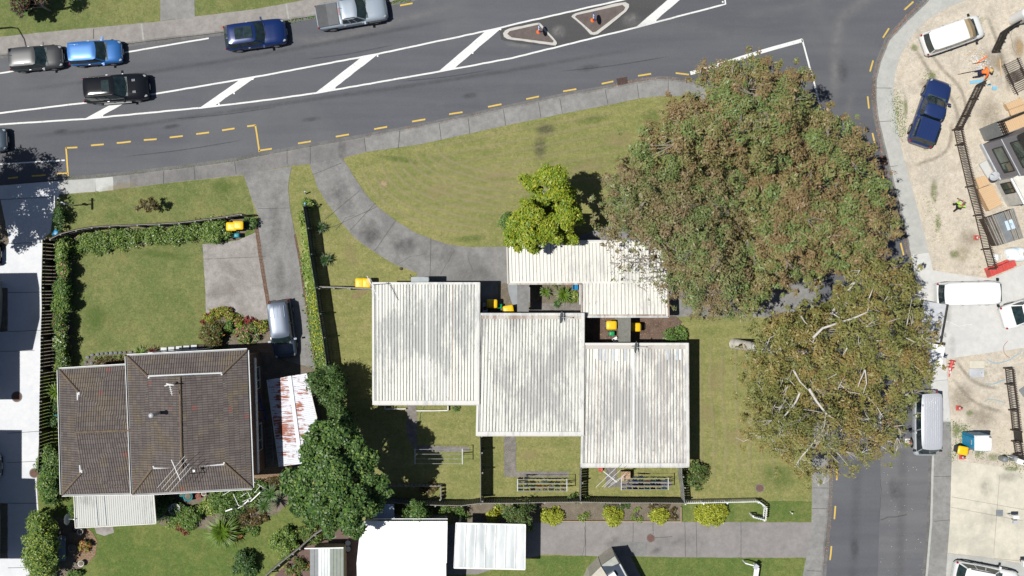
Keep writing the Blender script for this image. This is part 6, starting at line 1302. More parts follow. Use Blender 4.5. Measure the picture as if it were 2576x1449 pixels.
c_grey=car_paint('paint_charcoal',(.06,.062,.066)); c_blue=car_paint('paint_blue',(.03,.14,.40)); c_black=car_paint('paint_black',(.006,.007,.010),.0,.10,.0); c_dblue=car_paint('paint_deep_blue',(.005,.022,.11),.15,.25,.3)
c_silver=car_paint('paint_silver_blue',(.27,.32,.38),.15,.4); c_white=car_paint('paint_white',(.72,.73,.73),0,.4,.3); c_navy=car_paint('paint_navy',(.016,.036,.13),.2,.3,.35); c_indigo=car_paint('paint_indigo',(.055,.075,.115),.25,.35,.3); c_van=car_paint('paint_van_grey',(.46,.48,.52),.25,.4,.3); c_steel=car_paint('paint_steel',(.10,.13,.17),.5,.35)
vehicle('hatchback','small charcoal hatchback, rearmost in the upper line of traffic','car',101,151,5,3.85,1.69,1.53,c_grey,-.98,.50,-.86,.16,.95,hatch,.80,('antenna',))
vehicle('hatchback','light blue small hatchback with three roof ribs, second in the upper line of traffic','car',249,138,4,3.87,1.70,1.55,c_blue,-.98,.50,-.88,.18,.95,hatch,.80,('ribs3',))
vehicle('suv','black seven-seat SUV with sunroof straddling the median line','car',301,227,4.5,4.72,1.92,1.80,c_black,-.97,.42,-.84,.12,1.10,suvp,.76,('rails','sunroof','sidestep','vents'),.37)
vehicle('suv','deep blue SUV with a two-pane glass roof near the kerb','car',648,93,7.5,4.50,1.88,1.65,c_dblue,-.97,.40,-.80,.10,1.02,suvp,.76,('panorama',),.36)
t=vehicle('ute','silver-blue double-cab ute with a black tray cover at the kerb','ute',888,38,9.5,5.15,1.88,1.80,c_silver,-.33,.46,-.26,.20,1.12,[(-1,.80),(-.985,1.05),(.38,1.12),(.75,1.08),(.93,.98),(1,.72)],.80,('rails','antenna'),.39,.60)
MB().box((-5.15/2*.66,0,1.085),(1.55,1.60,.05)).build('tray_cover',flat('tray_vinyl',(.075,.078,.085),.7),t,False,False); MB().box((-5.15/2*.66+.36,0,1.115),(.75,1.55,.02)).build('tray_cover',flat('tray_vinyl_b',(.10,.105,.115),.6),t,False,False); MB().box((-.82,-.0,1.5),(.04,.5,.1)).build('brake_light',M['red'],t,False,False)
for sy in (1,-1): MB().box((1.55,sy*.97,.62),(.95,.06,.3)).build('wheel_flare',M['dark'],t,False,False)
vehicle('hatchback','blue-grey car nose just entering at the left edge below the median','car',-44,357,3,4.2,1.75,1.5,c_steel,-.97,.46,-.84,.14,.96,hatch)
vehicle('people_carrier','indigo people carrier parked nose-down on the grey driveway','car',715,826,-83,4.25,1.70,1.62,c_indigo,-.97,.52,-.90,.30,1.0,hatch,.84,('ribs5',),.31)
vehicle('van','white people van with a tan windscreen cover and open sliding door','van',2386,95,19.5,4.55,1.75,1.88,c_white,-.97,.72,-.93,.38,1.08,[(-1,.62),(-.97,.95),(-.93,1.05),(.62,1.05),(.86,.92),(.96,.78),(1,.55)],.82,('shade',),.32)
t=vehicle('ute','navy utility with a ribbed canopy parked on the bare earth','ute',2330,288,71,4.95,1.82,1.72,c_navy,-.24,.48,-.20,.18,1.05,[(-1,.78),(-.98,1.0),(.40,1.05),(.75,.98),(.93,.86),(1,.62)],.80,(),.37,.60)
mm=MB(); b=[(-2.36,-.86),(-2.36,.86),(-.62,.86),(-.62,-.86)]; tp=[(-2.18,-.68),(-2.18,.68),(-.66,.70),(-.66,-.70)]
for i in range(4): j=(i+1)%4; mm.poly([(*b[i],1.02),(*b[j],1.02),(*tp[j],1.62),(*tp[i],1.62)],1 if i in(0,) else 0)
mm.poly([(*q,1.62) for q in tp[::-1]])
for k in range(6): mm.box((-1.4,lerp(-.56,.56,k/5),1.64),(1.35,.035,.035))
mm.build('canopy',[c_navy,M['glass']],t,False,False)
for sy in(1,-1): MB().box((-1.5,sy*.80,1.33),(1.3,.05,.3),0).build('side_window',M['glass'],t,False,False)
vehicle('van','plain white high-roof van parked on the pale concrete entrance','van',2426,738,1.5,4.80,1.72,1.98,c_white,-.98,.93,-.94,.74,1.08,vanp,.90,(),.33,.62,sharp=.93)
vehicle('sedan','white car with red tail lights entering at the right edge by the white van','car',2586,778,17,4.6,1.80,1.48,c_white,-.72,.42,-.45,.12,.96,sedan,.76,(),.33)
vehicle('van','silver-grey van with a ribbed roof parked against the east kerb','van',2318,1061,-90,4.78,1.70,1.98,c_van,-.98,.93,-.94,.74,1.08,vanp,.90,('ribs8full',),.33,.62,sharp=.93)
vehicle('suv','white SUV with dark wheel trims cut by the bottom right corner','car',2468,1449,-11,4.7,1.88,1.68,c_white,-.97,.42,-.82,.12,1.05,suvp,.76,('rails',),.37)
vehicle('hatchback','dark maroon car mostly hidden past the left edge on the block paving','car',-62,640,0,4.2,1.75,1.5,car_paint('paint_maroon',(.05,.012,.014)),-.97,.46,-.84,.14,.96,hatch)
vehicle('hatchback','white car corner showing at the left edge of the shaded driveway','car',-60,1170,0,4.2,1.75,1.5,c_white,-.97,.46,-.84,.14,.96,hatch)
# small flat-deck truck half under the gum
p=P(2322,835,.14); t=thing('flatbed_truck','white-cabbed flat-deck truck half hidden under the white-limbed gum','truck',tuple(p),R(-100))
MB().box((1.5,0,1.35),(1.5,1.7,1.7)).build('cab',c_white,t,False,False); MB().box((2.27,0,1.65),(.06,1.5,.7)).build('windscreen',M['glass'],t,False,False); MB().box((-.75,0,.95),(2.9,1.85,.12)).build('deck',M['gal'],t,False,False)
mm=MB(); 
for sy in(1,-1): mm.beam((-2.2,sy*.92,1.2),(.7,sy*.92,1.2),.05,.3); 
mm.beam((.72,-.9,1.9),(.72,.9,1.9),.06,.06); mm.beam((.72,-.9,1.0),(.72,-.9,1.9),.06,.06); mm.beam((.72,.9,1.0),(.72,.9,1.9),.06,.06); mm.build('headboard',M['dark'],t,False,False)
MB().box((0,0,.6),(4.2,.8,.2)).build('chassis',M['dark'],t,False,False)
for sx in(1.4,-1.3):
    for sy in(1,-1): MB().lathe((sx,sy*.75,.34),[(.1,-.1),(.33,-.1),(.34,0),(.33,.11),(.2,.12)],16,axis=Matrix.Rotation(R(-90*sy),3,'X')).build('wheel',M['black'],t,True,False)
p=P(2570,45,.12); t=thing('water_tank','white round-ended tank at the top right corner by the black fence','tank',tuple(p),R(15)); mm=MB(); rows=[]
for k,z in ((1,.05),(1,1.9),(.97,2.05),(.86,2.12),(.02,2.14)): rows.append([Vector(((.55 if math.cos(a)>0 else -.55)+.42*k*math.cos(a),.42*k*math.sin(a),z)) for a in [math.tau*i/20 for i in range(20)]])
mm.grid(rows,0,True); mm.build('shell',c_white,t,True,False)
# ================================================================= street things
def wheelie(px,py,rz,lid,label,h=1.06,w=.56,dp=.68,body='bin',group='wheelie bins',z=.12,open_=False,zref=None):
    p=P(px,py,h); t=thing('wheelie_bin',label,'bin',(p.x,p.y,z),R(rz),group); m=MB(); rows=[]
    for k,zz in ((.74,.06),(.78,.1),(.98,h-.14),(1.06,h-.12),(1.06,h-.05)): rows.append([Vector((x*dp/2*k,y*w/2*k,zz)) for x,y in ((-1,-.85),(-.85,-1),(.85,-1),(1,-.85),(1,.85),(.85,1),(-.85,1),(-1,.85))])
    m.grid(rows,0,True); m.poly(rows[0]); m.build('body',M[body],t,False,False)
    l=MB(); rr_=[]
    for k,zz in ((1.1,h-.05),(1.12,h-.01),(1.02,h+.03),(.6,h+.05),(.05,h+.055)): rr_.append([Vector((x*dp/2*k,y*w/2*k,zz)) for x,y in ((-1,-.8),(-.8,-1),(.8,-1),(1,-.8),(1,.8),(.8,1),(-.8,1),(-1,.8))])
    l.grid(rr_,0,True); l.build('lid',M[lid],t,True,False)
    MB().tube([(-dp/2-.04,-w*.38,h-.06),(-dp/2-.09,-w*.3,h-.02),(-dp/2-.09,w*.3,h-.02),(-dp/2-.04,w*.38,h-.06)],.018,5).build('handle',M[body],t,False,False)
    for sy in(1,-1): MB().lathe((-dp/2+.04,sy*w*.42,.1),[(.02,-.03),(.1,-.03),(.1,.03),(.02,.03)],12,axis=Matrix.Rotation(R(90),3,'X')).build('wheel',M['black'],t,False,False)
    return t
for a in [(583,570,0,'yellow','yellow-lidded bin half covered by the green shrub at the fence end'),(600,567,0,'yellow','yellow-lidded bin standing clear beside the green shrub at the fence end'),(905,713,90,'yellow','yellow-lidded bin by the left unit corner, left of its twin'),(922,713,90,'yellow','yellow-lidded bin touching the left unit corner under the aerial'),
  (1238,764,0,'yellow','yellow-lidded bin in the shadow of the court beside the left unit'),(1279,779,10,'yellow','yellow-lidded bin tucked under the grey porch canopy edge'),(1538,818,0,'yellow','yellow-lidded bin on bark chips left of the lichened porch roof'),(1598,823,180,'yellow','yellow-lidded bin on bark chips right of the lichened porch roof')]:
    wheelie(*a)
wheelie(2421,1133,170,'yellow','yellow-lidded bin standing beside the portable toilet')
wheelie(596,592,0,'teal','small teal kerbside bin under the green shrub edge',.6,.3,.36,'teal',None); wheelie(1257,770,0,'greenlid','small bright green food bin between two yellow-lidded bins',.5,.3,.34,'bingreen',None); wheelie(1539,839,0,'greenlid','small green food bin below the yellow-lidded bin on bark chips',.5,.3,.36,'bingreen',None)
wheelie(142,586,60,'blue','small blue tub at the corner of the paling and slatted fences',.5,.35,.4,'blue',None)
# road studs
s0=None; studs=[(258,292),(551,262),(589,235),(636,199),(842,222),(1189,133.5),(950,141),(1144,171),(1259,74),(1649,53),(1818,5)]
SL=['left end of the first median bar, beside the black SUV','foot of the second median bar','middle of the second median bar','head of the second median bar','foot of the third median bar','foot of the fourth median bar','head of the third median bar','middle of the fourth median bar','head of the fourth median bar, by the long island','foot of the fifth median bar, past the islands','corner where the median line ends near the top']
for (x,y),sl_ in zip(studs,SL):
    p=P(x,y,.02)
    if s0 is None:
        s0=thing('road_stud','small white stud at the '+sl_,'road stud',tuple(p),0,'white road studs'); MB().box((0,0,.02),(.11,.11,.035)).build('base',M['white'],s0,False,False)
    else: dup(s0,p,None,'small white stud at the '+sl_)
# traffic islands
def island(label,outer,inner,sx,sy,rz):
    c=P(sum(p[0] for p in outer)/len(outer),sum(p[1] for p in outer)/len(outer),.02); t=thing('traffic_island',label,'traffic island',tuple(c),0,'median islands')
    o=rough(PP(outer,.14),.4,.02); MB().prism(o,.0,.12).build('kerb_ring',M['kerb_white'],t); MB().prism(PP(inner,.14),.05,.135).build('infill',soil_mat('island_top',(.11,.09,.085),(.15,.125,.115),(.19,.165,.155)),t)
    s=thing('keep_left_sign','round-faced sign on a short orange base in the middle of the '+label.split(' median')[0].split(' island')[0]+' island','sign',tuple(P(sx,sy,.135)),R(rz),'median island signs')
    MB().lathe((0,0,0),[(.16,0),(.13,.05),(.05,.08),(.04,.45),(.03,.5)],12).build('base',M['orange'],s,True,False); MB().tube([(0,0,.4),(0,0,1.25)],.03,6).build('post',M['gal'],s,False,False)
    A=Matrix.Rotation(R(90),3,'Y'); MB().lathe((.03,0,1.0),[(.02,-.012),(.37,-.012),(.37,.012),(.02,.012)],24,axis=A).build('sign_face',flat('sign_blue',(.01,.08,.35),.4),s,True,False)
    m=MB(); m.beam((-.045+.03,.14,1.14),(-.045+.03,-.10,.86),.01,.06,up=Vector((1,0,0))); m.beam((-.045+.03,-.12,.84),(-.045+.03,-.12,1.02),.01,.05,up=Vector((1,0,0))); m.beam((-.045+.03,-.12,.84),(-.045+.03,.07,.84),.01,.05,up=Vector((1,0,0))); m.build('arrow',M['white'],s,False,False)
island('long thin western median island ringed by a worn white kerb',[(1266,84),(1270,76),(1282,71),(1348,57),(1356,57),(1361,60),(1400,104),(1402,109),(1398,114),(1388,113),(1330,105),(1276,98),(1267,92)],[(1276,85),(1282,78),(1353,62),(1358,65),(1393,103),(1390,107),(1287,94)],1355,80,8)
island('triangular eastern median island ringed by a worn white kerb',[(1438,42),(1440,37),(1448,33),(1500,20),(1560,6),(1574,5),(1582,10),(1583,18),(1576,28),(1540,58),(1504,85),(1494,88),(1486,86),(1462,62)],[(1446,42),(1451,37.5),(1566,12),(1573,18),(1570,25),(1499,79.5),(1491,81)],1491,51,8)
def drain(px,py,rz,label):
    t=thing('drain_grate',label,'drain',tuple(P(px,py,.036)),R(rz),'kerb drains'); m=MB(); m.box((0,0,.02),(.75,.45,.02)); m.build('pit',M['dark'],t,False,False); m=MB()
    for k in range(9): m.box((-.33+k*.083,0,.045),(.03,.44,.03))
    for y in(-.24,.24): m.box((0,y,.045),(.8,.03,.03))
    m.build('bars',M['manhole'],t,False,False)
drain(1565,204,10,'rusty slotted drain in the gutter beside the north lawn corner'); drain(2224,404,-80,'rusty slotted drain in the gutter below the gum crown on the east kerb')
def manhole(px,py,r,label,z=.135,mat='manhole'):
    t=thing('manhole_cover',label,'manhole cover',tuple(P(px,py,z)),0); MB().lathe((0,0,0),[(r*1.22,0),(r*1.2,.012),(r*1.02,.014)],28).build('rim',M['pebble'],t,False,False); MB().lathe((0,0,.004),[(r*1.0,0),(r*.98,.024),(r*.3,.026),(.01,.026)],28).build('lid',M[mat],t,False,False)
manhole(1637,1354,.27,'brown round manhole cover in the grey driveway'); manhole(1911,1228,.27,'brown round manhole cover ringed in concrete on the lawn',.115); manhole(42,998,.33,'manhole cover half in shadow on the pale west driveway'); manhole(86,1190,.30,'small manhole cover beside the tall dark hedge on the pale driveway')
# poles and signs
t=thing('street_sign','slim post with grey name blade and a smaller plate on the front verge','sign post',tuple(P(186,517,.12))); b=P(186,517,.12)
MB().tube([b,(b.x,b.y,3.35)],.04,8).build('post',M['gal'],t); MB().box((b.x,b.y,3.2),(.05,.85,.28)).build('sign_blade',M['ltgrey'],t); MB().box((b.x+.05,b.y+.02,1.9),(.1,.3,.42),R(70)).build('plate',M['ltgrey'],t); MB().box((b.x+.06,b.y+.28,3.0),(.35,.03,.3)).build('plate',M['gal'],t)
t=thing('street_lamp','tall curved street lamp just past the left edge whose arm shadow crosses the verge','street lamp',((-62-1288)/S,(724.5-78)/S,.12)); b=Vector(t.location); ht=7.6
path=[b,b+Vector((0,0,3.5)),b+Vector((0,0,6.2)),b+Vector((.05,-.1,7.2)),b+Vector((.35,-.9,7.6)),b+Vector((.5,-1.6,7.65))]
MB().tube(path,[.11,.08,.065,.05,.045,.04],9).build('pole',M['gal'],t); MB().blob(b+Vector((.55,-1.85,7.63)),(.12,.32,.07),10).build('lamp_head',M['gal'],t,True); MB().box(b+Vector((0,.0,2.6)),(.03,.62,.62),mat=Matrix.Rotation(R(45),3,'X')).build('sign_face',M['yellow'],t)
t=thing('letterbox','white post box standing on the small dark slab in the beige driveway','letterbox',tuple(P(2542,1293,.13))); b=P(2533,1292,.13); MB().box((b.x-.55,b.y+.05,.15),(.5,.45,.04)).build('base_plate',M['galv_dark'],t); MB().tube([(b.x,b.y,.12),(b.x,b.y,1.1)],.04,6).build('post',M['gal'],t); MB().box((b.x+.1,b.y,1.2),(.42,.24,.3)).build('box',M['white'],t); MB().box((b.x+.1,b.y-.38,1.15),(.32,.2,.2)).build('box',M['ltgrey'],t)
t=thing('letterbox','white box letterbox by the bottom right footpath edge','letterbox',tuple(P(2560,1400,.13))); b=P(2566,1408,.13); MB().tube([(b.x,b.y,.1),(b.x,b.y,1.0)],.05,6).build('post',M['terracotta'],t); MB().box((b.x,b.y,1.15),(.7,.4,.35)).build('box',M['white'],t)
t=thing('letterbox','white mailbox on a fence end at the bottom lawn edge','letterbox',tuple(P(1898,1428,.12))); MB().beam(P(1875,1417,1.0),P(1904,1425,1.0),.08,.08).build('rail',M['white'],t); MB().beam(P(1904,1428,1.0),P(1898,1470,1.0),.35,.08).build('rail',M['white'],t); MB().beam(P(1898,1431,1.1),P(1906,1421,1.1),.3,.12).build('box',M['ltgrey'],t)
for x,y in ((1876,1417),(1904,1425)): b=P(x,y,1); MB().box((b.x,b.y,.5),(.08,.08,.9)).build('post',M['white'],t)
t=thing('marker_peg','short grey peg leaning on the grass point above the boundary fence','peg',tuple(P(770,486,.12))); b=P(769,488,.12); MB().tube([b,b+Vector((.06,.12,.62))],.05,7).build('peg',M['gal'],t)
t=thing('marker_peg','short pale peg on the lawn near the side road corner','peg',tuple(P(1989,1286,.12))); b=P(1988,1287,.12); MB().tube([b,b+Vector((.02,-.04,.5))],.045,7).build('peg',M['white'],t)
t=thing('garden_light','blue glass ball light on the boundary fence head','light',tuple(P(767,512,1.9))); MB().blob(P(767,512,1.95),(.09,.09,.09),10).build('globe',M['skyblue'],t,True); b=P(767,514,1.8); MB().tube([(b.x,b.y,.2),(b.x,b.y,1.9)],.02,5).build('stake',M['dark'],t)
# cones
def cone(px,py,label,z=.12,tip=None,bm='red'):
    b=P(px,py,z); t=thing('traffic_cone',label,'traffic cone',tuple(b),0,'traffic cones'); A=Matrix.Identity(3) if tip is None else Vector(tip).to_track_quat('Z','Y').to_matrix()
    def tr(prof,m_,nm,sm=True): MB().lathe((0,0,.03 if tip is None else .2),prof,14,axis=A).build(nm,m_,t,sm,False)
    MB().box((0,0,.02 if tip is None else .2),(.38,.38,.04),mat=A).build('base',M[bm],t,False,False); tr([(.14,0),(.095,.28),(.09,.29)],M[bm],'cone_body'); tr([(.094,.28),(.07,.45)],M['white'],'reflective_band'); tr([(.07,.45),(.03,.70),(.01,.71)],M['red'],'cone_tip'); return t
cone(2455,598,'red cone standing alone by the long black fence'); cone(2411,1026,'red cone standing alone on the bare earth above the toilet'); cone(2437,1126,'red cone hidden between the yellow-lidded bin and the toilet'); cone(2419,1149,'faded orange cone below the yellow-lidded bin')
for i,(x,y) in enumerate(((2393,908),(2390,916),(2389,924))): cone(x,y,['top','middle','lowest'][i]+' cone of the tipped red and white stack by the driveway edge',.14,(-.25,-1,.12))
cone(2283,1110,'small white cone at the front wheel of the silver van',.05,None,'offwhite')
# portable toilet
b=P(2419,1104,.12); cx,cy=b.x+.58,b.y+.0
t=thing('portable_toilet','blue and white portable toilet on the bare earth','portable toilet',(cx,cy,.12)); blue=flat('toilet_blue',(.0,.21,.42),.4)
MB().box((cx+.02,cy,1.17),(1.12,1.10,2.1)).build('cabin',blue,t); mm=MB(); rows=[]
for i in range(7):
    a=-math.pi/2+math.pi*i/6; rows.append([Vector((cx-.58,cy+.56*math.sin(a),2.2)),Vector((cx-.62,cy+.56*math.sin(a),2.2+.13*math.cos(a))),Vector((cx+.58,cy+.56*math.sin(a),2.2+.13*math.cos(a)))])
mm.grid(rows); mm.build('roof',M['white'],t,True)
for k in range(5): MB().beam((cx-.45+k*.22,cy-.5,2.3),(cx-.45+k*.22,cy+.5,2.3),.025,.03).build('roof_rib',M['white'],t)
MB().box((cx-.56,cy,1.15),(.05,.72,1.85)).build('door',flat('toilet_door',(.0,.27,.52),.4),t); MB().box((cx-.60,cy,1.78),(.02,.34,.14)).build('sign',M['ltgrey'],t); MB().lathe((cx+.47,cy+.45,0),[(.06,2.2),(.06,2.5)],10).build('vent_pipe',M['grey'],t)
# water-filled barriers
for i in range(4):
    a_=P(2493+16*i,684-6.5*i,.5); t=thing('road_barrier',['leftmost','second','third','rightmost'][i]+' red plastic barrier in the row at the building site entrance','barrier',(a_.x,a_.y,.13),R(20),'red plastic barriers'); m=MB()
    for x0,z0,z1_,y_ in ((-.24,.0,.25,.22),(-.24,.25,.75,.14)): m.prism([Vector((x0,-y_*1.6,0)),Vector((.24,-y_*1.6,0)),Vector((.24,y_*1.6,0)),Vector((x0,y_*1.6,0))],z0,z1_)
    m.build('shell',M['red'],t,False,False); MB().box((0,0,.78),(.2,.3,.05)).build('cap',M['red'],t,False,False)
# heap under white sheeting
b=P(2556,640,.12); t=thing('sheeted_heap','white plastic sheeting with blue marks over a heap behind the red barriers','heap',tuple(b)); mm=MB(); rows=[]
for i,(k,z) in enumerate(((1.0,.0),(.95,.28),(.8,.42),(.5,.50),(.05,.52))): rows.append([Vector((.98*k*math.cos(a)*(1+.12*math.sin(3*a+1)),.62*k*math.sin(a)*(1+.1*math.cos(2*a)),z+.03*math.sin(5*a+i))) for a in [math.tau*j/26 for j in range(26)]])
mm.grid(rows,0,True); mm.build('sheeting',flat('sheeting',(.70,.74,.75),.5,var=.06),t,True,False)
mm=MB(); 
for x,y,r_,l in ((-.55,.3,20,.4),(-.1,.38,-15,.5),(-.65,-.1,50,.35),(.3,-.05,5,.5),(.5,.2,60,.3)): mm.box((x,y,.47-.25*(x*x+y*y)),(l,.07,.03),R(r_))
mm.build('blue_marks',M['skyblue'],t,False,False); MB().box((.45,.0,.55),(.32,.26,.12)).build('box',flat('cardboard',(.42,.28,.16),.8),t,False,False)
t=thing('plastic_chair','broken white plastic chair behind the picket fence','chair',tuple(P(2497,648,.12))); mm=MB(); mm.box((0,0,.42),(.45,.42,.03)); mm.build('seat',M['white'],t,False,False); MB().box((.2,.0,.65),(.04,.4,.45)).build('backrest',M['white'],t,False,False)
for x in(-.18,.18):
    for y in(-.17,.17): MB().box((x,y,.2),(.04,.04,.42)).build('leg',M['white'],t,False,False)
for i,(x,y) in enumerate(((2519,1153),(2546,1151))):
    b=P(x-2,y-1,.12); t=thing('bollard',['left','right'][i]+' of two stubby grey round bins at the foot of the lower picket fence','bin',tuple(b),0,'stubby grey bins'); MB().lathe((0,0,0),[(.20,0),(.21,.75),(.19,.8),(.03,.82)],16).build('body',M['grey'],t,True,False); MB().tube([(.15,0,.7),(.45,-.05,.75)],.02,5).build('handle',M['dark'],t,False,False)
t=thing('letterbox','white box on an arm at the right edge above the beige driveway','letterbox',tuple(P(2560,1160,.12))); b=P(2562,1160,1.0); mm=MB(); mm.tube([P(2535,1147,.4),P(2562,1157,1.0)],.03,6); mm.tube([(b.x,b.y,.1),(b.x,b.y,1.0)],.04,6); mm.build('arm',M['gal'],t); MB().box((b.x+.15,b.y-.05,1.05),(.7,.35,.3),R(-20)).build('box',M['white'],t)
t=thing('pit_lid','pale square concrete lid on the bare earth, upper of two','pit lid',tuple(P(2457,917,.12))); MB().box((0,0,.03),(1.1,.55,.06)).build('lid',M['beige'],t,False,False); t=thing('pit_lid','grey rectangular pit lid on the bare earth, lower of two','pit lid',tuple(P(2456,938,.12))); MB().box((0,0,.04),(1.1,.62,.08)).build('lid',M['ltgrey'],t,False,False); MB().box((.35,.0,.085),(.06,.06,.02)).build('handle',M['dark'],t,False,False)
# loose hoses and cords
def hose(label,pts,mat,r=.025,z=.15,name='hose',cat='hose'):
    q=PP(pts,z); pp=[]; 
    for i in range(len(q)-1):
        p0,p1,p2,p3=q[max(0,i-1)],q[i],q[i+1],q[min(len(q)-1,i+2)]
        for k in range(6): u=k/6; pp.append(.5*((2*p1)+(p2-p0)*u+(2*p0-5*p1+4*p2-p3)*u*u+(3*p1-p0-3*p2+p3)*u**3))
    pp.append(q[-1]); t=tag(MB().tube(pp,r,5).build(name,mat),label,cat); return t
hose('blue hose tangle on the bare earth right of the pit lids',[(2484,905),(2500,913),(2520,912),(2540,905),(2553,896),(2566,889),(2572,880)],M['skyblue'])
hose('second blue hose lying along the bare earth below the tangle',[(2480,965),(2500,966),(2520,958),(2543,952)],M['skyblue'])
hose('faint blue hose nearest the portable toilet',[(2475,1010),(2490,1005),(2512,1008),(2530,1014)],M['skyblue'],.018)
hose('brown conduit loop beside the blue hose tangle',[(2540,900),(2528,890),(2525,872),(2535,858)],M['terracotta'],.018)
hose('pale chalky cord wandering over the pale concrete entrance',[(2370,806),(2395,812),(2410,820),(2425,818),(2445,816)],M['white'],.02,.14)
hose('grey cable curling near the top right fence',[(2547,74),(2543,90),(2546,105),(2548,120),(2555,132)],M['wood_grey'],.018)
hose('teal garden hose coiled beside the tiled house corner',[(520,1250),(535,1246),(547,1242),(552,1236),(545,1232),(538,1240),(545,1250),(556,1243),(566,1236)],M['teal'],.018)
hose('green hose trailing from the left unit down its lawn',[(1067,1022),(1063,1032),(1058,1040),(1056,1060)],M['bingreen'],.014)
# ground level bits
for x,y,sx,sy,rz,mm_,lab in [(2436,182,1.0,.05,10,'dark','dark forked branch tool lying left of the kneeling worker'),(2425,184,.9,.04,12,'wood_brown','long brown stick lying beside the forked tool'),(2459,205,1.1,.22,8,'skyblue','light blue offcut at the head of the black fence'),(2486,208,.3,.35,5,'beige','pale square paver near the fence head'),(2489,213,.3,.12,20,'skyblue','blue scrap below the pale paver'),(2502,222,.35,.25,-5,'skyblue','blue tub right of the blue scrap'),(2470,150,.9,.10,35,'orange','orange-red plank in the rubble above the kneeling worker'),(2462,158,.9,.06,12,'wood_dark','dark stick under the orange plank'),(2517,170,.05,1.3,5,'timber_new','thin timber upright lying right of the rubble'),(2576,985,.5,.6,35,'grey','grey crate at the right edge beside the lower picket fence'),(2546,272,1.4,.08,-30,'timber_new','long pale plank lying beside the timber decking')]:
    p=P(x,y,.16); tag(MB().box((0,0,0),(sx,sy,.07),R(rz)).build('offcut' if 'plank' in lab or 'offcut' in lab else 'scrap',M[mm_]),lab,'debris').location=p
nrb=MB()
rr=random.Random(9)
for _ in range(420):
    x=rr.gauss(2462,13); y=rr.gauss(160,14); p=P(x,y,.15); r_=rr.uniform(.03,.10); nrb.box(p,(r_,r_*rr.uniform(.6,1.2),r_*.6),rr.uniform(0,3),rr.choice([0,0,1,2]))
struct(nrb.build('rubble',[M['offwhite'],M['ltgrey'],M['timber_new']]),'stuff')
# ================================================================= rear yards
cols={'navy':(.02,.03,.10),'black':(.012,.012,.014),'white':(.72,.73,.74),'red':(.42,.02,.02),'blue':(.03,.12,.40),'grey':(.25,.26,.28),'maroon':(.16,.02,.05),'teal':(.02,.22,.24),'brown':(.16,.07,.04),'sky-blue':(.25,.45,.62),'purple':(.18,.05,.22),'lilac':(.45,.42,.62),'orange':(.55,.14,.03),'green':(.04,.14,.06)}
def clothesline(label,x0,x1,ya,yb,h,n=4):
    a=P(x0,ya,h); c=P(x0,yb,h); b=P(x1,ya,h); d=P(x1,yb,h); t=thing('clothesline',label,'clothesline',(a.x,a.y,.12),0,'frame clotheslines')
    for p,q in ((a,c),(b,d)):
        MB().beam(p,q,.05,.05).build('crossbar',M['gal'],t); mid=(p+q)/2; MB().tube([(mid.x,mid.y,.12),mid],.035,7).build('post',M['gal'],t)
    for i in range(n): MB().tube([a.lerp(c,.04+.92*i/(n-1)),b.lerp(d,.04+.92*i/(n-1))],.012,4).build('line',M['gal'],t)
    return [(a.lerp(c,.04+.92*i/(n-1)),b.lerp(d,.04+.92*i/(n-1))) for i in range(n)]
def garments(ls,spec,where,zlo=.35,zhi=.8):
    rr=random.Random(len(where)*3); lined=['first','second','third','fourth']
    for li,items in spec:
        a,b=ls[li]; n=len(items)
        for k,cn in enumerate(items):
            if not cn: continue
            s0=(k+.08)/n; s1=(k+.93)/n; dr=rr.uniform(zlo,zhi); pa=a.lerp(b,s0); pb=a.lerp(b,s1); m=MB(); top=[];bot=[];top2=[];bot2=[]; seg=6; ph=rr.uniform(0,6)
            for j in range(seg+1):
                q=pa.lerp(pb,j/seg); w=.05*math.sin(j*1.7+ph); dd=dr*(1 if (0<j<seg or rr.random()<.5) else .75); tt=.03
                top.append(q+Vector((0,.010,0))); bot.append(q+Vector((0,.012+w*.5+.035,-dd))); top2.append(q+Vector((0,-.010,0))); bot2.append(q+Vector((0,-.012+w*.5-.03,-dd*.9)))
            m.grid([bot,top,top2,bot2]); o=m.build('garment',flat('cloth_'+cn,cols[cn],.85,var=.25)); kind=rr.choice(['shirt','towel','cloth','top'])
            pos=('at the left end' if k==0 else 'at the right end' if k==n-1 else ['','second','third','fourth','fifth','sixth','seventh','eighth'][k]+' from the left')
            tag(o,f'{cn} {kind} pegged {pos} on the {lined[li]} line down, {where}','clothes','laundry pegged '+where)
            oo=(pa+pb)/2; 
ls=clothesline('empty four-wire clothesline frame on the first rear lawn',1044,1163,1129,1168,1.75)
ls=clothesline('clothesline frame full of washing in the second rear yard',1302,1426,1205,1236,1.75)
garments(ls,[(0,['maroon','grey',None,None,None,None,None,None]),(1,['white','grey','brown','white','sky-blue','black','navy',None]),(2,['navy','blue','teal','red','orange','white','green','maroon']),(3,['blue','navy','purple','white','white','grey','lilac','white'])],'second yard')
ls=clothesline('clothesline frame full of washing in the third rear yard',1563,1681,1202,1233,1.75)
garments(ls,[(0,[None,None,'white','sky-blue',None,None,None,None]),(1,[None,'white','blue','grey','red','teal','navy','blue']),(2,['lilac','white','navy','black','green','navy','black','lilac']),(3,['lilac','grey','black','navy','teal','black','grey','sky-blue'])],'third yard')
t=thing('tv_aerial','large fallen-looking wire aerial over the path of the third rear yard','aerial',tuple(P(1535,1170,2.9))); z=4.2; mm=MB(); A_=P(1518,1186,z); B_=P(1552,1213,z); mm.tube([A_,B_],.03,5)
for (x0,y0,x1,y1) in ((1499,1226,1549,1178),(1515,1225,1562,1181),(1520,1226,1546,1201),(1536,1218,1572,1195),(1530,1226,1568,1200)): mm.tube([P(x0,y0,z),P(x1,y1,z)],.014,4)
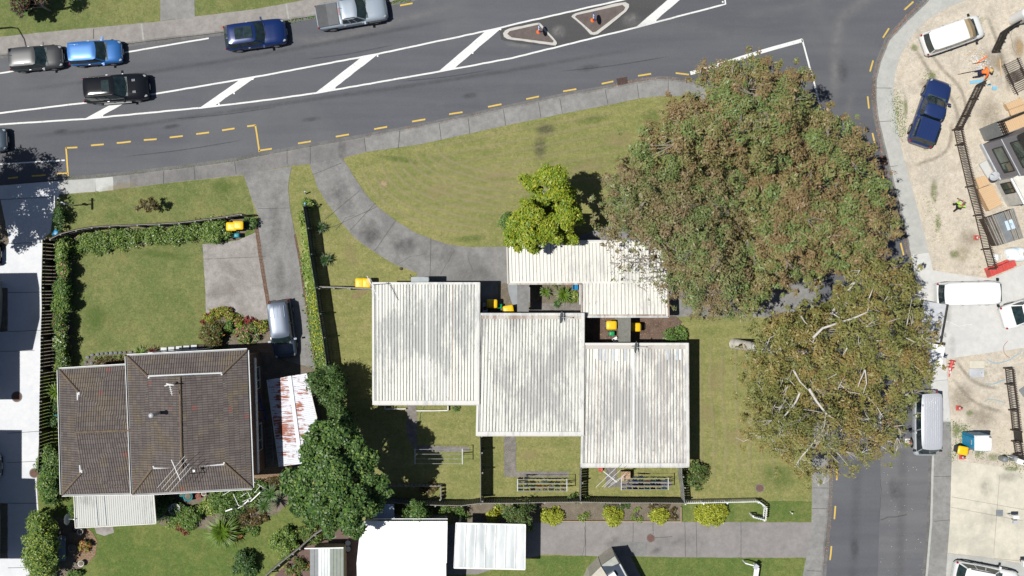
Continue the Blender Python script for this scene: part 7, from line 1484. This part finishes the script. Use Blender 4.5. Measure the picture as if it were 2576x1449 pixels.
mm.build('elements',M['white'],t); b=A_.lerp(B_,.5); MB().tube([(b.x,b.y,.12),b],.025,6).build('mast',M['gal'],t)
p=P(1574,1198,.95); t=thing('table','square tan-topped table beside the third yard washing line','table',(p.x,p.y,.12)); MB().box((0,0,.8),(.68,.66,.05)).build('table_top',flat('tan_top',(.40,.27,.17),.7),t,False,False)
for x in(-.28,.28):
    for y in(-.27,.27): MB().box((x,y,.39),(.05,.05,.78)).build('leg',M['dark'],t,False,False)
MB().box((0,0,.4),(.55,.55,.5)).build('shelf',flat('card',(.30,.20,.13),.8),t,False,False)
p=P(1511,1181,.5); t=thing('bucket','red bucket beside the third unit gutter','bucket',(p.x,p.y,.12)); MB().lathe((0,0,0),[(.12,0),(.16,.34),(.175,.35),(.14,.36),(.02,.2)],16).build('body',M['red'],t,True,False); MB().tube([(-.16,0,.34),(0,.02,.44),(.16,0,.34)],.01,4).build('handle',M['gal'],t,False,False)
p=P(1447,721,.3); t=thing('basket','blue plastic basket in the carport court','basket',(p.x,p.y,.13)); m=MB(); m.box((0,0,.02),(.32,.42,.03)); 
for x,y,a,b in((-.17,0,.03,.46),(.17,0,.03,.46),(0,.22,.36,.03),(0,-.22,.36,.03)): m.box((x,y,.16),(a,b,.28))
m.build('body',flat('basket_blue',(.0,.25,.55),.4),t,False,False); MB().box((0,0,.31),(.02,.5,.02)).build('handle',M['dark'],t,False,False)
p=P(1430,716,.3); t=thing('planter','terracotta tray beside the blue basket','planter',(p.x,p.y,.13),R(25)); MB().box((0,0,.06),(.38,.28,.14)).build('tray',M['terracotta'],t,False,False); MB().box((0,0,.14),(.32,.22,.02)).build('soil',M['soil'],t,False,False)
for lab,pts in (('low white timber edging under the left unit gutter, left piece',[(968,1017),(969,1029),(1021,1028)]),('low white timber edging under the left unit gutter, right of the path',[(1048,1033),(1088,1033),(1127,1032),(1127,1020)])):
    t=thing('garden_edging',lab,'edging',tuple(P(*pts[0],.12)),0,'timber edgings'); mm=MB(); q=PP(pts,.3)
    for a,b in zip(q,q[1:]): mm.beam(a,b,.08,.22)
    mm.build('board',M['offwhite'],t)
for lab,pts in (('timber edging board along the garden bed by the grey driveway',[(1368,1311),(1500,1311.5),(1713,1312)]),('timber end board of the garden bed below the side fence',[(1713,1275),(1713,1311)])):
    t=thing('garden_edging',lab,'edging',tuple(P(*pts[0],.12)),0,'timber edgings'); mm=MB(); q=PP(pts,.24)
    for a,b in zip(q,q[1:]): mm.beam(a,b,.06,.2)
    mm.build('board',flat('edging_tan',(.38,.30,.2),.8),t)
# pots, tubs, bench at the tiled house
def pot(px,py,r,h,mat,label,name='plant_pot',cat='pot'):
    p=P(px,py,h); t=thing(name,label,cat,(p.x,p.y,.13)); MB().lathe((0,0,0),[(r*.7,0),(r,h),(r*1.08,h+.01),(r*.9,h+.015),(r*.85,h-.05),(.02,h-.06)],18).build('body',M[mat] if mat in M else mat,t,True,False); MB().blob((0,0,h-.05),(r*.8,r*.8,.05),10).build('soil',M['soil'],t,True,False); return t
pot(203,1337,.22,.35,'offwhite','pale round pot beside the curved brick path'); pot(205,1417,.22,.35,'offwhite','cream round pot at the lower end of the curved brick path'); pot(183,1378,.28,.3,'wood_grey','weathered tub left of the rust-coloured shrub'); pot(190,1420,.16,.3,'wood_grey','small grey pot left of the cream round pot'); pot(190,1330,.2,.3,'dark','dark pot above the pale round pot')
pot(474,1248,.34,.5,'teal','round blue-green tub under the tiled roof edge'); pot(458,1242,.2,.4,'teal','smaller blue-green tub beside the round one'); pot(500,1247,.19,.35,'red','red and white pail beside the round blue-green tub'); pot(514,1241,.17,.4,'offwhite','cream pail at the tiled house lower edge'); 
p=P(438,1281,.9); t=thing('round_table','white round garden table tipped among the dark shrub','table',(p.x,p.y,.13)); MB().lathe((0,0,.72),[(.02,0),(.40,0),(.42,.02),(.40,.04),(.02,.04)],24,axis=Matrix.Rotation(R(14),3,'Y')).build('table_top',M['white'],t,True,False); MB().tube([(0,0,0),(0,0,.72)],.04,8).build('pedestal',M['white'],t,False,False)
p=P(157,1379,.5); t=thing('bench','shaded grey-blue bench beside the yellow-green hedge','bench',(p.x,p.y,.13)); MB().box((0,0,.43),(.5,1.8,.05)).build('seat',flat('bench_grey',(.22,.27,.33),.6),t,False,False)
for y in(-.7,.7): MB().box((0,y,.2),(.4,.07,.42)).build('leg',M['wood_grey'],t,False,False)
p=P(139,1052,.9); t=thing('water_butt','teal tub wedged between the slatted fence and tiled house','tub',(p.x,p.y,.12)); MB().lathe((0,0,0),[(.25,0),(.27,.6),(.2,.62),(.02,.5)],14).build('body',M['teal'],t,True,False)
# white trellis bars
t=thing('trellis','tumbled white trellis posts and bars among the rear shrubs','trellis',tuple(P(600,1260,.12))); mm=MB()
for (x0,y0,z0,x1,y1,z1_,w) in ((567,1286,1.6,584,1280,1.6,.14),(598,1279,1.7,616,1268,1.7,.07),(608,1274,1.7,625,1258,1.7,.12),(630,1262,1.7,655,1238,1.8,.12),(587,1243,1.7,600,1272,1.7,.05),(606,1249,1.6,620,1240,1.6,.04),(610,1262,1.6,633,1252,1.6,.04),(623,1238,1.6,633,1258,1.6,.04),(655,1222,1.9,640,1240,1.9,.04),(648,1218,1.9,672,1233,1.9,.04),(622,1228,1.5,642,1212,1.5,.04),(560,1246,1.5,580,1234,1.5,.04)): mm.beam(P(x0,y0,z0),P(x1,y1,z1_),w*.62,.04)
mm.build('bar',M['white'],t)
for x,y in ((583,1281),(625,1262),(652,1240),(600,1272)): b=P(x,y,1.65); MB().box((b.x,b.y,.85),(.07,.07,1.5)).build('post',M['white'],t)
# timber steps and lattice by the roof top edge
t=thing('timber_steps','row of dark-gapped timber treads above the tiled roof top edge','steps',tuple(P(460,880,.12)))
for k in range(6): a=P(410+k*19,884-k*1.6,.9); MB().box((a.x,a.y,.75),(.42,.55,.06)).build('tread',M['ltgrey'] if k<5 else M['wood_dark'],t)
# stones edging
t=thing('stone_edging','low dark stone edge round the succulent bed','edging',tuple(P(225,915,.13))); mm=MB(); rr=random.Random(2)
for pts in ([(213,930),(216,905),(224,893),(240,892),(262,889),(285,888),(320,886),(338,886)],[(220,915),(240,912),(256,908)]):
    q=PP(pts,.2)
    for a,b in zip(q,q[1:]):
        for k in range(max(1,int((b-a).length/.3))): mm.blob(a.lerp(b,(k+.5)/max(1,int((b-a).length/.3))),(rr.uniform(.12,.18),rr.uniform(.10,.14),.1),6)
mm.build('stones',M['galv_dark'],t)
# blue frames and ladder leaning in the shade by the wall
t=thing('window_frame','blue painted window frame leaning in the shade of the tiled house','frame',tuple(P(655,1022,.13))); mm=MB(); z=1.3
for (x0,y0,x1,y1,w) in ((641,990,652,990,.1),(641,990,645,1060,.12),(652,990,658,1028,.1),(642,1010,654,1008,.08),(644,1036,668,1030,.1),(645,1060,670,1052,.1),(668,1030,670,1052,.08),(644,1036,645,1060,.1)): mm.beam(P(x0,y0,z),P(x1,y1,z),w,.06)
mm.build('frame',flat('frame_blue',(.02,.09,.33),.5),t)
t=thing('ladder','thin dark ladder lying in the shade beside the rusty carport','ladder',tuple(P(672,1110,.13))); mm=MB(); z=.4
mm.beam(P(666,1075,z),P(671,1165,z),.04,.05); mm.beam(P(683,1072,z),P(688,1163,z),.04,.05)
for k in range(9): mm.beam(P(666+.5*k,1078+k*10,z),P(683+.5*k,1075+k*10,z),.03,.03)
mm.build('rails',M['galv_dark'],t)
for i,(x,y) in enumerate(((868,1367),(868,1382))):
    p=P(x,y,.5); t=thing('spare_tyre',['upper','lower'][i]+' of two old wheels leaning by the garage wall','wheel',(p.x+.2,p.y,.15)); MB().lathe((0,0,.2),[(.20,-.08),(.27,-.07),(.29,0),(.27,.07),(.20,.08)],20).build('tyre',M['dark'],t,True,False); MB().lathe((0,0,.2),[(.05,.05),(.18,.06),(.2,.09)],16).build('rim',M['ltgrey'],t,True,False)
# rock on the units' lawn and small debris
for x,y,r_,lab in ((1009,676,.14,'small dark rock by the curved path end'),(1112,1246,.2,'brown clump of rubbish by the corrugated fence')): tag(MB().blob((0,0,0),(r_,r_*.8,r_*.6),8).build('rock',M['wood_dark'],None,True),lab,'rock').location=P(x,y,.15)
# spanning gas/air unit boxes on unit walls
t=thing('heat_pump','shaded grey unit box against the left unit wall in the court','heat pump',tuple(P(1221,775,.13))); MB().box((0,0,.45),(.35,.8,.7)).build('casing',M['ltgrey'],t,False,False); MB().lathe((0,0,.81),[(.02,0),(.14,0),(.14,.02),(.02,.02)],14).build('grille',M['dark'],t,False,False)
t=thing('white_chair','tipped white garden chair by the lichened porch roof','chair',tuple(P(1547,855,.2)),R(30)); MB().box((0,0,.4),(.4,.4,.03)).build('seat',M['white'],t,False,False); MB().box((-.2,0,.6),(.03,.4,.4)).build('backrest',M['white'],t,False,False)
for x in(-.17,.17):
    for y in(-.17,.17): MB().box((x,y,.2),(.035,.035,.4)).build('leg',M['white'],t,False,False)
p=P(1478,795,.2)
# ================================================================= people
def skin(name,verts,edges,radii,mat,parent,levels=1):
    me=bpy.data.meshes.new(name); me.from_pydata([tuple(v) for v in verts],edges,[]); me.materials.append(mat); o=bpy.data.objects.new(name,me); col.objects.link(o); o.parent=parent
    sm=o.modifiers.new('skin','SKIN'); sm.use_smooth_shade=True
    for i,r in enumerate(radii): me.skin_vertices[0].data[i].radius=(r,r) if not hasattr(r,'__len__') else r
    me.skin_vertices[0].data[0].use_root=True; ss=o.modifiers.new('sub','SUBSURF'); ss.levels=levels; ss.render_levels=levels; return o
skinm=flat('skin',(.42,.22,.14),.6)
def person(label,loc,rz,J,shirt,trouser,hat=None,hair=None):
    t=thing('person',label,'person',loc,R(rz),'building site workers')
    n=['pel','waist','chest','neck','head','top','lsh','lel','lwr','lha','rsh','rel','rwr','rha','lhip','lkn','lan','lto','rhip','rkn','ran','rto']; I={k:i for i,k in enumerate(n)}; V_=[Vector(J[k]) for k in n]
    E=[('pel','waist'),('waist','chest'),('chest','neck'),('neck','head'),('head','top'),('chest','lsh'),('lsh','lel'),('lel','lwr'),('lwr','lha'),('chest','rsh'),('rsh','rel'),('rel','rwr'),('rwr','rha'),('pel','lhip'),('lhip','lkn'),('lkn','lan'),('lan','lto'),('pel','rhip'),('rhip','rkn'),('rkn','ran'),('ran','rto')]
    rad=[.13,.12,.14,.055,.095,.07,.07,.05,.032,.04,.07,.05,.032,.04,.09,.06,.045,.04,.09,.06,.045,.04]
    vs=list(V_); ed=[(I[a],I[b]) for a,b in E]; ra=list(rad)
    for s in('l','r'):
        h=Vector(J[s+'ha']); d=(h-Vector(J[s+'wr'])).normalized(); sd=d.cross(Vector((0,0,1))).normalized()
        for k in range(4):
            r0=len(vs); q=h+sd*(k-1.5)*.022+d*.02; vs+= [q,q+d*(.045+.008*(k in(1,2))),q+d*.075+Vector((0,0,-.02))]; ra+=[.011,.010,.008]; ed+=[(I[s+'ha'],r0),(r0,r0+1),(r0+1,r0+2)]
        r0=len(vs); q=h-sd*.05-d*.02; vs+=[q,q+d*.04-sd*.01]; ra+=[.012,.010]; ed+=[(I[s+'ha'],r0),(r0,r0+1)]
    skin('body',vs,ed,ra,skinm,t)
    def sub(keys,es,rs,mat,nm): skin(nm,[J[k] for k in keys],[(keys.index(a),keys.index(b)) for a,b in es],rs,mat,t)
    sub(['pel','waist','chest','lsh','lel','lwr2','rsh','rel','rwr2'],[('pel','waist'),('waist','chest'),('chest','lsh'),('lsh','lel'),('lel','lwr2'),('chest','rsh'),('rsh','rel'),('rel','rwr2')],[.16,.155,.17,.095,.07,.055,.095,.07,.055],shirt,'shirt')
    sub(['pel','lhip','lkn','lan','rhip','rkn','ran'],[('pel','lhip'),('lhip','lkn'),('lkn','lan'),('pel','rhip'),('rhip','rkn'),('rkn','ran')],[.165,.115,.085,.07,.115,.085,.07],trouser,'trousers')
    for s in('l','r'): a=Vector(J[s+'an']); b=Vector(J[s+'to']); MB().tube([a+Vector((0,0,.03)),a.lerp(b,.5),b],[.06,.058,.045],8).build('boot',M['dark'],t,True,False)
    hd=Vector(J['head']); tp=Vector(J['top']); up=(tp-hd).normalized(); A=up.to_track_quat('Z','Y').to_matrix()
    fw=A@Vector((1,0,0)); 
    for sy in(.035,-.035): MB().blob(hd+A@Vector((.088,sy,.0)),(.012,.012,.012),6).build('eye',M['dark'],t,False,False)
    MB().blob(hd+A@Vector((.105,0,-.025)),(.018,.014,.022),6).build('nose',skinm,t,False,False); MB().blob(hd+A@Vector((.09,0,-.06)),(.01,.025,.008),6).build('mouth',flat('lip',(.3,.09,.08),.6),t,False,False)
    if hat: MB().lathe(hd,[(.02,.06),(.20,.055),(.215,.07),(.11,.08),(.105,.15),(.08,.175),(.01,.18)],20,axis=A).build('hat',hat,t,True,False)
    if hair: MB().blob(hd+up*.03,(.105,.105,.10),12).build('hair',hair,t,True,False)
    return t
J1=dict(pel=(-.10,0,.62),waist=(.05,0,.72),chest=(.26,0,.82),neck=(.40,0,.86),head=(.50,0,.88),top=(.56,0,.99),lsh=(.28,.19,.82),lel=(.30,.30,.60),lwr=(.40,.36,.42),lha=(.43,.36,.36),lwr2=(.38,.35,.46),rsh=(.28,-.19,.82),rel=(.24,-.36,.62),rwr=(.16,-.52,.42),rha=(.14,-.57,.36),rwr2=(.18,-.48,.46),lhip=(-.12,.11,.58),lkn=(.06,.18,.36),lan=(-.30,.20,.10),lto=(-.18,.22,.04),rhip=(-.12,-.11,.58),rkn=(-.02,-.20,.12),ran=(-.42,-.20,.09),rto=(-.50,-.20,.04))
b=P(2462,186,.12); person('worker in an orange shirt and straw hat crouching over the rubble',(b.x,b.y,.12),8,J1,M['orange'],flat('dark_trousers',(.012,.015,.05),.8),hat=flat('straw',(.58,.42,.18),.8))
J2=dict(pel=(0,0,.92),waist=(.02,0,1.08),chest=(.05,0,1.30),neck=(.07,0,1.46),head=(.09,0,1.56),top=(.10,0,1.68),lsh=(.05,.2,1.38),lel=(.10,.30,1.12),lwr=(.30,.24,1.02),lha=(.37,.22,1.02),lwr2=(.27,.25,1.04),rsh=(.05,-.2,1.38),rel=(.16,-.26,1.14),rwr=(.36,-.10,1.10),rha=(.42,-.04,1.10),rwr2=(.33,-.13,1.11),lhip=(0,.11,.88),lkn=(.18,.12,.50),lan=(.10,.13,.10),lto=(.24,.14,.04),rhip=(0,-.11,.88),rkn=(-.06,-.12,.50),ran=(-.30,-.12,.12),rto=(-.20,-.13,.05))
b=P(2399,521,.12); t=person('worker in a lime hi-vis vest walking across the bare earth with a long tool',(b.x,b.y,.12),62,J2,flat('hivis',(.42,.75,.10),.7),flat('black_trousers',(.015,.015,.018),.8),hair=flat('hair_brown',(.16,.09,.05),.8))
a=Vector((b.x-.0,b.y+.3,1.1)); tag(MB().tube([P(2408,498,.95),P(2431,510,1.25)],.022,6).build('digging_bar',M['wood_dark']),'long thin bar held by the hi-vis worker','tool')
